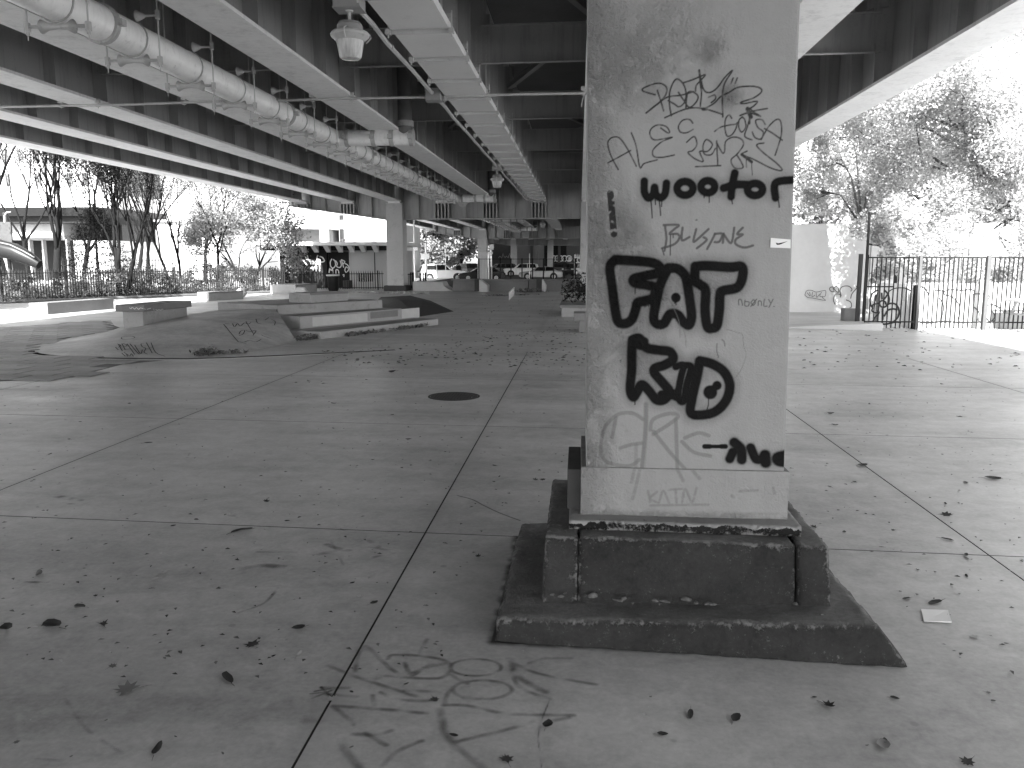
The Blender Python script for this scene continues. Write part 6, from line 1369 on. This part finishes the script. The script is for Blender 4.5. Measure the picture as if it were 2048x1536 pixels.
decal('bold_tag', Z12([[(450, 610), (520, 570), (640, 565), (720, 600)], [(740, 570), (820, 545), (890, 580), (930, 660)], [(1100, 610), (1160, 585), (1230, 585), (1330, 590), (1420, 580), (1470, 610)], [(1000, 590), (1100, 600), (1110, 640), (1200, 670), (1280, 760), (1290, 860), (1250, 950)], [(1050, 680), (1100, 780), (1080, 900), (1060, 960)], [(820, 970), (950, 975), (1100, 950), (1280, 970), (1480, 965)], [(1430, 635), (1570, 632)], [(1450, 640), (1450, 720)],
    [(1460, 790), (1520, 860), (1510, 950), (1600, 970)], [(1580, 640), (1640, 660), (1620, 700)], [(1580, 790), (1640, 760), (1700, 765), (1760, 800), (1770, 850)], [(1580, 870), (1640, 960), (1700, 900), (1660, 820)], [(1620, 970), (1700, 950)]]), 1.8, 'mark_black', t, wbt, lift=.014)
settle(t, ((xl0 + xl1) / 2, YL, 0))
# railing
t = thing('tall_railing', 'tall iron railing with arched top in front of the low graffiti wall', 'fence'); YR = 19.35
ftop = lambda px_: atY(px_, 512, YR).z
bar_me = mesh_m(MB().box(-.011, .011, -.011, .011, 0, 1.60), 'bar', 'black_iron')
xA, xB = atY(1729, 640, YR).x, 10.6; n_ = int((xB - xA) / .098)
for i in range(n_): place(bar_me, 'bar', t, (xA + .098 * i, YR, 0.03), sc=(1, 1, 1 if i % 9 else 1.03))
for z in (0.16, 0.95, 1.60):
    m = MB(); m.box(xA, atY(1782, 640, YR).x if z == .95 else xB, YR - .015, YR + .015, z, z + .03); m.build('rail', 'black_iron', t)
for px_, r_ in ((1833, .03), (1968, .04)): x = atY(px_, 640, YR).x; m = MB(); m.box(x - r_, x + r_, YR - r_, YR + r_, 0, 1.66); m.build('post', 'dark_wall', t)
settle(t, (xA, YR, 0))
def post(label, px_, Y, pyt, r_, z0=0, mt='dark_wall', rails=()):
    p = atY(px_, 640, Y); top = atY(px_, pyt, Y).z; t = thing('post', label, 'post', (p.x, Y, z0)); m = MB(); m.tube((0, 0, 0), (0, 0, top - z0), r_, r_, 10); m.build('post_body', mt, t, smooth='auto')
    for py_, px2 in rails: z = atY(px_, py_, Y).z - z0; x2 = atY(px2, 540, Y).x - p.x; m = MB(); m.tube((0, 0, z), (x2, 0, z - .04), .022); m.build('cross_bar', mt, t)
    return t
post('thick dark post at the gap before the railing', 1714, 21.0, 508, .055); post('tall thin pole with two cross bars behind the dark post', 1726, 21.4, 424, .035, rails=((427, 1782), (488, 1756)))
post('short dark post behind the arched railing', 1786, 21.6, 534, .04); post('slim pole rising through the leaves', 1858, 21.8, 440, .035, mt='box_grey'); post('leaning grey pole near the crown of the tree', 1930, 21.8, 440, .04, mt='box_grey'); post('weathered stout stump in front of the low wall', 1829, 19.6, 570, .075, mt='bark')
m = thing('small_cabinet', 'grey metal box beside the dark post', 'utility box'); p = atY(1700, 647, 22); b_ = MB(); b_.box(p.x - .16, p.x + .25, 22, 22.3, 0, .32); b_.build('box_body', 'box_grey', m, bevel=.01); settle(m, (p.x, 22, 0))
t = thing('ramp_kerb', 'low concrete wedge kerb before the railing', 'kerb'); a, b_ = at(1560, 657), at(1765, 662); m = MB(); m.hexa([a, b_, b_ + Vector((0, .8, 0)), a + Vector((0, .8, 0))] + [v + Vector((0, 0, h_)) for v, h_ in ((a, .03), (b_, .17), (b_ + Vector((0, .8, 0)), .17), (a + Vector((0, .8, 0)), .03))]); m.build('kerb_body', 'kerb_concrete', t, bevel=.01); settle(t, (a.x, a.y, 0))
# picnic table in the light
t = thing('picnic_table', 'pale picnic table at the right edge by the wall', 'table', (10.15, 19.0, 0)); m = MB(); m.box(-.7, .75, -.35, .35, .66, .71); m.build('table_top', 'ledge_patch', t, bevel=.01)
for s_ in (-1, 1): m = MB(); m.box(-.7, .75, s_ * .68 - .12, s_ * .68 + .12, .40, .44); m.build('bench_seat', 'ledge_patch', t, bevel=.01)
for x in (-.5, .5):
    for s_ in (-1, 1): m = MB(); m.path([(x, s_ * .15, .66), (x, s_ * .6, 0)], .035, 6); m.build('leg', 'box_grey', t)
    m = MB(); m.box(x - .02, x + .02, -.7, .7, .36, .40); m.build('cross_bar', 'box_grey', t)
# trees on the right
def lush(label, base, blobs, n, leaf, seed, limbs, size=0.07, r0=.22):
    t = thing('tree', label, 'tree'); m = MB(); R = random.Random(seed)
    base = Vector(base); hub = base + Vector((0, 0, 2.6)); m.path([base, base + Vector((.1, 0, 1.3)), hub], [r0, r0 * .85, r0 * .6], 9)
    C_, R_ = [], []
    for (px_, py_, Y, rp) in blobs:
        c = atY(px_, py_, Y); r = rp * Y / F; 
        for k in range(5): C_.append((c.x + R.gauss(0, r * .5), c.y + R.gauss(0, r * .5), c.z + R.gauss(0, r * .42))); R_.append(r * R.uniform(.4, .7))
        if limbs:
            mid = hub.lerp(c, .5) + Vector((0, 0, .4)); m.path([hub, mid, c], [r0 * .3, r0 * .16, .015], 6)
            for k in range(5): q = Vector(C_[-1 - k]); m.path([mid.lerp(c, R.uniform(.2, .9)), q.lerp(c, .4), q + Vector((R.uniform(-.4, .4), 0, -R.uniform(0, .5)))], [.035, .02, .006], 4)
    m.build('trunk', 'bark_sunny', t, smooth='auto'); leaf_cloud('crown', C_, R_, n, size, leaf, t, seed=seed, flat=.3); settle(t, base); return t
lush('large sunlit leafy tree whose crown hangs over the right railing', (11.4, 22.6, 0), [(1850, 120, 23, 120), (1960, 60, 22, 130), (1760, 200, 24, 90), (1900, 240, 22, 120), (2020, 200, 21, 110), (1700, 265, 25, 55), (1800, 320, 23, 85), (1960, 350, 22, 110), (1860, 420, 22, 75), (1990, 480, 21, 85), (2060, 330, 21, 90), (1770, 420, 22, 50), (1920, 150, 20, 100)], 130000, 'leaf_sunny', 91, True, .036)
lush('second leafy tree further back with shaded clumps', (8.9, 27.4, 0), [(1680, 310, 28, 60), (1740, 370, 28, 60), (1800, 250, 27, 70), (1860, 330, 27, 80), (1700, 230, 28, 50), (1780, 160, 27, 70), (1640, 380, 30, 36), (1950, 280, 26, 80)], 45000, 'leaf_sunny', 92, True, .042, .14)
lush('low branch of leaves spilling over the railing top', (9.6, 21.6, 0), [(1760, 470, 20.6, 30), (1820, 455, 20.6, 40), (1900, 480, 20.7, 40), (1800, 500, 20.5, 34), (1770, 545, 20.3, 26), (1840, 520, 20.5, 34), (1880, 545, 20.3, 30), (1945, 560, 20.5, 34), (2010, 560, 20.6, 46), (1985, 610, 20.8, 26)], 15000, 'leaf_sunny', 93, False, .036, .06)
big_tree('hazy tree behind the pale wall to the right', 1640, 46, 6, 3.5, 3000, 'leaf_pale', 94, z0=0); big_tree('tall background tree far right behind the wall', 1900, 40, 10, 6.0, 7000, 'leaf_bright', 95, z0=0)
t = thing('distant_house', 'pale distant house showing over the street wall by the column', 'building'); Y5 = 60; X5 = lambda p: atY(p, 440, Y5).x; Z5 = lambda p: atY(1600, p, Y5).z
wallbox(t, 'wall', X5(1560), X5(1616), Y5, Y5 + 8, 0, Z5(427), 'pale_wall'); wallbox(t, 'roof', X5(1555), X5(1618), Y5 - .3, Y5 + 8.2, Z5(427) + .003, Z5(420), 'white_paint'); wallbox(t, 'window', X5(1603), X5(1610), Y5 - .04, Y5 - .005, Z5(448), Z5(434), 'grey_wall'); settle(t, (X5(1590), Y5 + 4, 0))

# ================================================================== writing sprayed on the floor
GO = (-1.35, 1.9); gc = Canvas(2.4, 1.9, 0.0045)
def GF(pts, ox=560, oy=1150, k=2.926): return [((lambda p: (p.x - GO[0], p.y - GO[1]))(at(ox + x / k, oy + y / k))) for x, y in pts]
def gs(pts, w_=22, a=.5, tone=.075, **k): gc.stroke(GF(pts), w_ * 1.15 / 2.926 * .0022, soft=.85, a=a, tone=tone, **k)
for p in ([(440, 570), (455, 480), (485, 425), (520, 430), (600, 510), (700, 590)], [(280, 535), (420, 590), (600, 650), (720, 690), (800, 715)], [(250, 665), (400, 665)], [(270, 700), (450, 718)], [(730, 680), (930, 690)], [(590, 690), (700, 735), (900, 740)], [(310, 770), (600, 790), (860, 815)], [(310, 775), (370, 820), (430, 880)], [(430, 935), (560, 940), (650, 915)],
          [(500, 930), (620, 1000)], [(540, 710), (552, 768)], [(630, 495), (660, 472), (800, 475), (950, 500), (1000, 540), (960, 598), (860, 610), (620, 595)], [(730, 520), (770, 590), (840, 555), (965, 520)], [(780, 575), (880, 530), (960, 525)], [(860, 380), (820, 460)], [(1000, 590), (1095, 640)], [(960, 765), (980, 700), (1010, 660)],
          [(960, 765), (1100, 770), (1300, 812), (1500, 822), (1720, 825)], [(1330, 495), (1450, 560), (1600, 600), (1850, 645)], [(1460, 522), (1560, 492), (1700, 490)], [(1362, 560), (1400, 660), (1580, 730)], [(590, 1129), (660, 1060), (740, 1010), (832, 975)], [(1580, 860), (1690, 840)], [(1020, 985), (1200, 940), (1400, 890), (1480, 865)]): gs(p)
for p in ([(1350, 500), (1400, 600), (1550, 690)], [(350, 940), (380, 1020), (460, 1129), (500, 1180)], [(935, 795), (960, 900), (1020, 1000), (1180, 1129), (1230, 1170)]): gs(p, 32, .5)
gs([(1145 + 150 * math.cos(t_), 545 + 50 * math.sin(t_)) for t_ in np.linspace(0, 6.283, 24)], 18, smooth=False); gs([(1185 + 175 * math.cos(t_), 675 + 55 * math.sin(t_)) for t_ in np.linspace(0, 6.283, 24)], 20, smooth=False)
gs([(560, 605), (575, 600)], 40); gs([(1080, 720), (1100, 720)], 30, .5); gs([(470, 440), (510, 440)], 40, .3)
gs([(1580, 730), (1530, 860), (1512, 960), (1522, 1050), (1530, 1129)], 5, .8, .04); gs([(170, 850), (215, 850)], 55, .35)
for s_ in ((205, 685, 290, 670), (190, 725, 300, 680), (180, 700, 260, 690), (240, 660, 300, 720)): gs([(s_[0], s_[1]), (s_[2], s_[3])], 12, .8, .03)
gc.wearoff(18, .15, .7, 6)
fd = gc.mesh('floor_lettering', 'tag_paint', (GO[0], GO[1], 0.003), (1, 0, 0), (0, 1, 0), plaza, False)
G2 = (-3.6, 2.2); gc = Canvas(3.4, 3.2, 0.008)
def GF3(pts): return [((lambda p: (p.x - G2[0], p.y - G2[1]))(at(x / 2.4157, 900 + y / 2.4157))) for x, y in pts]
for p, w_, a, tn in (([(1250, 495), (1430, 497)], .03, .5, .08), ([(1170, 578), (1250, 560), (1360, 566)], .05, .5, .08), ([(1520, 505), (1685, 488)], .04, .45, .08), ([(1580, 460), (1640, 480)], .04, .45, .08), ([(1098, 407), (1150, 388), (1212, 380)], .035, .9, .03), ([(310, 1200), (370, 1290), (440, 1370), (600, 1475)], .012, .5, .08), ([(1340, 670), (1280, 740), (1150, 790)], .014, .5, .08), ([(180, 1495), (300, 1505)], .012, .4, .08),
        ([(275, 225), (385, 245)], .05, .55, .05), ([(330, 262), (375, 262)], .02, .7, .04), ([(125, 640), (228, 642)], .02, .6, .05), ([(1500, 980), (1510, 1000)], .05, .1, .08), ([(1600, 440), (1660, 560)], .012, .35, .09), ([(1780, 440), (1830, 470)], .03, .45, .08), ([(1790, 470), (1900, 490)], .03, .4, .08), ([(1810, 520), (1900, 500)], .03, .4, .08)):
    gc.stroke(GF3(p), w_, soft=.6, a=a, tone=tn)
gc.wearoff(14, .3, .75, 9); gc.mesh('floor_smudges', 'tag_paint', (G2[0], G2[1], 0.003), (1, 0, 0), (0, 1, 0), plaza, False)
# cracks
gc = Canvas(1.3, 1.6, 0.006); G4 = (-1.0, 4.3)
gc.stroke([(lambda p: (p.x - G4[0], p.y - G4[1]))(at(x, y)) for x, y in ((915, 992), (945, 1000), (968, 1012), (1000, 1027), (1040, 1042))], .008, soft=.5, a=.85, tone=.05); gc.mesh('crack', 'tag_paint', (G4[0], G4[1], 0.003), (1, 0, 0), (0, 1, 0), plaza, False)

# ================================================================== fallen leaves
def leaf_mesh(kind, seed):
    R = random.Random(seed); m = MB()
    if kind == 'lobed': pts = [(0, -1), (.25, -.45), (.75, -.55), (.55, -.1), (1, .25), (.45, .3), (.4, .75), (.12, .55), (0, 1), (-.12, .55), (-.45, .7), (-.4, .3), (-.95, .3), (-.55, -.1), (-.7, -.5), (-.25, -.45)]
    elif kind == 'oval': pts = [(.42 * math.sin(a_), -math.cos(a_)) for a_ in np.linspace(0, 2 * math.pi, 12, endpoint=False)]
    else: pts = [(.6 * math.sin(a_) * (1 + .2 * R.random()), -math.cos(a_) * (.8 + .3 * R.random())) for a_ in np.linspace(0, 2 * math.pi, 9, endpoint=False)]
    cu = R.uniform(.15, .8); cl_ = R.uniform(.1, .7); tw = R.uniform(-.5, .5)
    def lift(x, y): return max(0.02, cu * abs(x) ** 1.5 * .9 + cl_ * abs(y) ** 2 * .5 + tw * x * y * .6 + R.uniform(0, .08))
    vs = [(0, -.3, .03), (0, .3, .03)] + [(x * (1 - .25 * cu), y, lift(x, y)) for x, y in pts]; n = len(pts); fs = []
    for i in range(n):
        j = (i + 1) % n; y = (pts[i][1] + pts[j][1]) / 2; fs.append((0 if y < 0 else 1, 2 + i, 2 + j))
    for i in range(n):
        j = (i + 1) % n
        y0 = (pts[i - 1][1] + pts[i][1]) / 2; y1 = (pts[i][1] + pts[j][1]) / 2
        if (y0 < 0) != (y1 < 0): fs.append((0, 2 + i, 1) if y0 < 0 else (1, 2 + i, 0))
    m.add(vs, fs)
    k = next((i for i in range(n) if pts[i][1] < 0 and pts[(i + 1) % n][1] >= 0), 0)
    m.path([(0, -.9, .05), (.05, -1.35, .08), (.1, -1.7, .04)], [.03, .025, .02], 3); return m
LM = []
for i in range(14):
    kind = ('lobed', 'oval', 'torn')[i % 3]; me = leaf_mesh(kind, 200 + i).mesh('fallen_leaf'); me.polygons.foreach_set('use_smooth', [True] * len(me.polygons)); me.materials.append(MATS[('dry_dark', 'dry_mid', 'dry_dark', 'dry_light', 'dry_dark', 'dry_dark', 'dry_mid')[i % 7]]); LM.append((me, ('dry_dark', 'dry_mid', 'dry_dark', 'dry_light', 'dry_dark', 'dry_dark', 'dry_mid')[i % 7]))
LR = random.Random(99)
def put_leaf(x, y, s_, i, label):
    me, mn = LM[i % 14]; o = place(me, 'fallen_leaf', None, (x, y, 0.002), (LR.uniform(-.12, .12), LR.uniform(-.12, .12), LR.uniform(0, 6.28)), (s_, s_, s_ * LR.uniform(.6, 1.3)))
    tag(o, label, 'leaf', 'fallen leaves scattered over the concrete floor')
special = [(105, 1252, .055, 2, 'large dark crumpled leaf near the lower left of the floor'), (597, 1258, .032, 5, 'ball shaped curled leaf left of the floor lettering'), (505, 1290, .04, 0, 'dark leaf pair below the curled ball leaf'), (478, 1062, .05, 4, 'dark flat leaf lying right on the cross joint'), (463, 1033, .045, 3, 'pale crumpled leaf just beyond the cross joint'),
    (325, 1148, .034, 3, 'round pale leaf on the left floor'), (312, 1160, .032, 3, 'thin pale leaf beside the round pale leaf'), (740, 1156, .03, 3, 'small pale leaf in the middle floor near the dark smudge'), (720, 1196, .022, 3, 'tiny pale leaf left of the long joint'), (822, 1234, .026, 3, 'small round pale leaf right of the long joint'), (598, 1311, .022, 10, 'little pale leaf near the sprayed tag'),
    (315, 1500, .035, 7, 'curled leaf near the bottom edge of the floor'), (1767, 1490, .035, 8, 'leaf standing on edge at the bottom right'), (1870, 1206, .042, 4, 'dark leaf lying against the white card'), (1948, 1275, .024, 3, 'small pale leaf right of the white card'), (1325, 1445 + 25, .02, 2, 'small dark leaf below the footing'),
    (205, 1250 - 0, .028, 9, 'narrow dark leaf beside the crumpled leaf'), (12, 1258, .045, 2, 'long dark leaf at the left edge'), (160, 1213, .04, 4, 'flat dark leaf above the crumpled leaf'), (78, 1148, .035, 1, 'upright leaf on the left floor'), (455, 1358, .045, 4, 'broad dark leaf in the lower left floor'), (255, 1380, .05, 6, 'faded leaf scrap low on the left'),
    (785, 745, .07, 2, 'dark leaf on the distant floor beyond the manhole'), (1725, 932, .055, 2, 'dark leaf cluster on the right joint'), (1893, 1030, .045, 0, 'dark leaf near the right floor edge'), (1895, 1080, .035, 4, 'small dark leaf beyond the card'), (1985, 958, .055, 5, 'large leaf at the far right floor')]
for (x, y, s_, i, lab) in special: p = at(x, y); put_leaf(p.x, p.y, s_, i, lab)
cnt = 0; tries = 0
while cnt < 268 and tries < 20000:
    tries += 1; px_ = LR.uniform(-10, 2060); py_ = 700 + 836 * LR.random() ** 2.3
    p = at(px_, py_)
    if -0.5 < p.x < 1.5 and 2.9 < p.y < 4.8: continue
    if px_ < 620 and py_ < 745: continue
    if LR.random() > (1.0 if px_ > 1500 else .62): continue
    s_ = LR.choice((.007, .009, .011, .013, .016, .020, .027)) * (1.0 if py_ > 900 else 1.35); i = LR.choice((0, 1, 2, 3, 4, 5, 6, 7, 8, 9, 11, 12, 13)); dark = LM[i % 14][1]
    put_leaf(p.x, p.y, s_, i, {'dry_dark': 'small dark dry leaf lying loose on the concrete floor', 'dry_mid': 'small dull grey leaf lying loose on the concrete floor', 'dry_light': 'small pale leaf lying loose on the concrete floor'}[dark]); cnt += 1
# the many small ones further off, and crumbs
rs = np.random.RandomState(5); V_, F_ = [], []; mb = MB()
for k in range(2300):
    px_ = rs.uniform(560, 1160) if k % 3 == 0 else rs.uniform(0, 2048); py_ = 600 + 150 * rs.rand() ** 1.2 if k % 3 == 0 else 660 + 700 * rs.rand() ** 2.2
    p = at(px_, py_)
    if p.y > 39 or (px_ < 900 and py_ < 735 and not (px_ > 640 and py_ > 690)): continue
    if -0.5 < p.x < 1.5 and 2.9 < p.y < 4.8: continue
    s_ = rs.uniform(.006, .016) if p.y < 12 else rs.uniform(.02, .045); a_ = rs.rand() * 6.28; c_, d_ = math.cos(a_) * s_, math.sin(a_) * s_
    mb.add([(p.x - c_, p.y - d_, .003), (p.x + d_ * .5, p.y - c_ * .5, .003 + s_ * .4), (p.x + c_, p.y + d_, .005), (p.x - d_ * .6, p.y + c_ * .6, .003 + s_ * .3)], [(0, 1, 2, 3)])
lc = mb.build('leaf_crumbs', 'dry_dark'); tag(lc, kind='stuff')
for mn_ in ('dry_mid', 'dry_mid', 'dry_light'): lc.data.materials.append(MATS[mn_])
for i_, f_ in enumerate(lc.data.polygons): f_.material_index = (0, 1, 0, 2, 0, 1, 0, 0, 3, 1)[i_ % 10]
# card on the floor
p4 = [at(x, y) for x, y in ((1848, 1245), (1903, 1247), (1896, 1222), (1842, 1220))]; m = MB(); m.add([(p.x, p.y, .004) for p in p4] + [(p.x, p.y, .0052 + (0.004 if i == 1 else 0)) for i, p in enumerate(p4)], [(3, 2, 1, 0), (4, 5, 6, 7), (0, 1, 5, 4), (1, 2, 6, 5), (2, 3, 7, 6), (3, 0, 4, 7)])
o = m.build('paper_card', 'paper'); tag(o, 'small white card lying on the floor right of the footing', 'card')
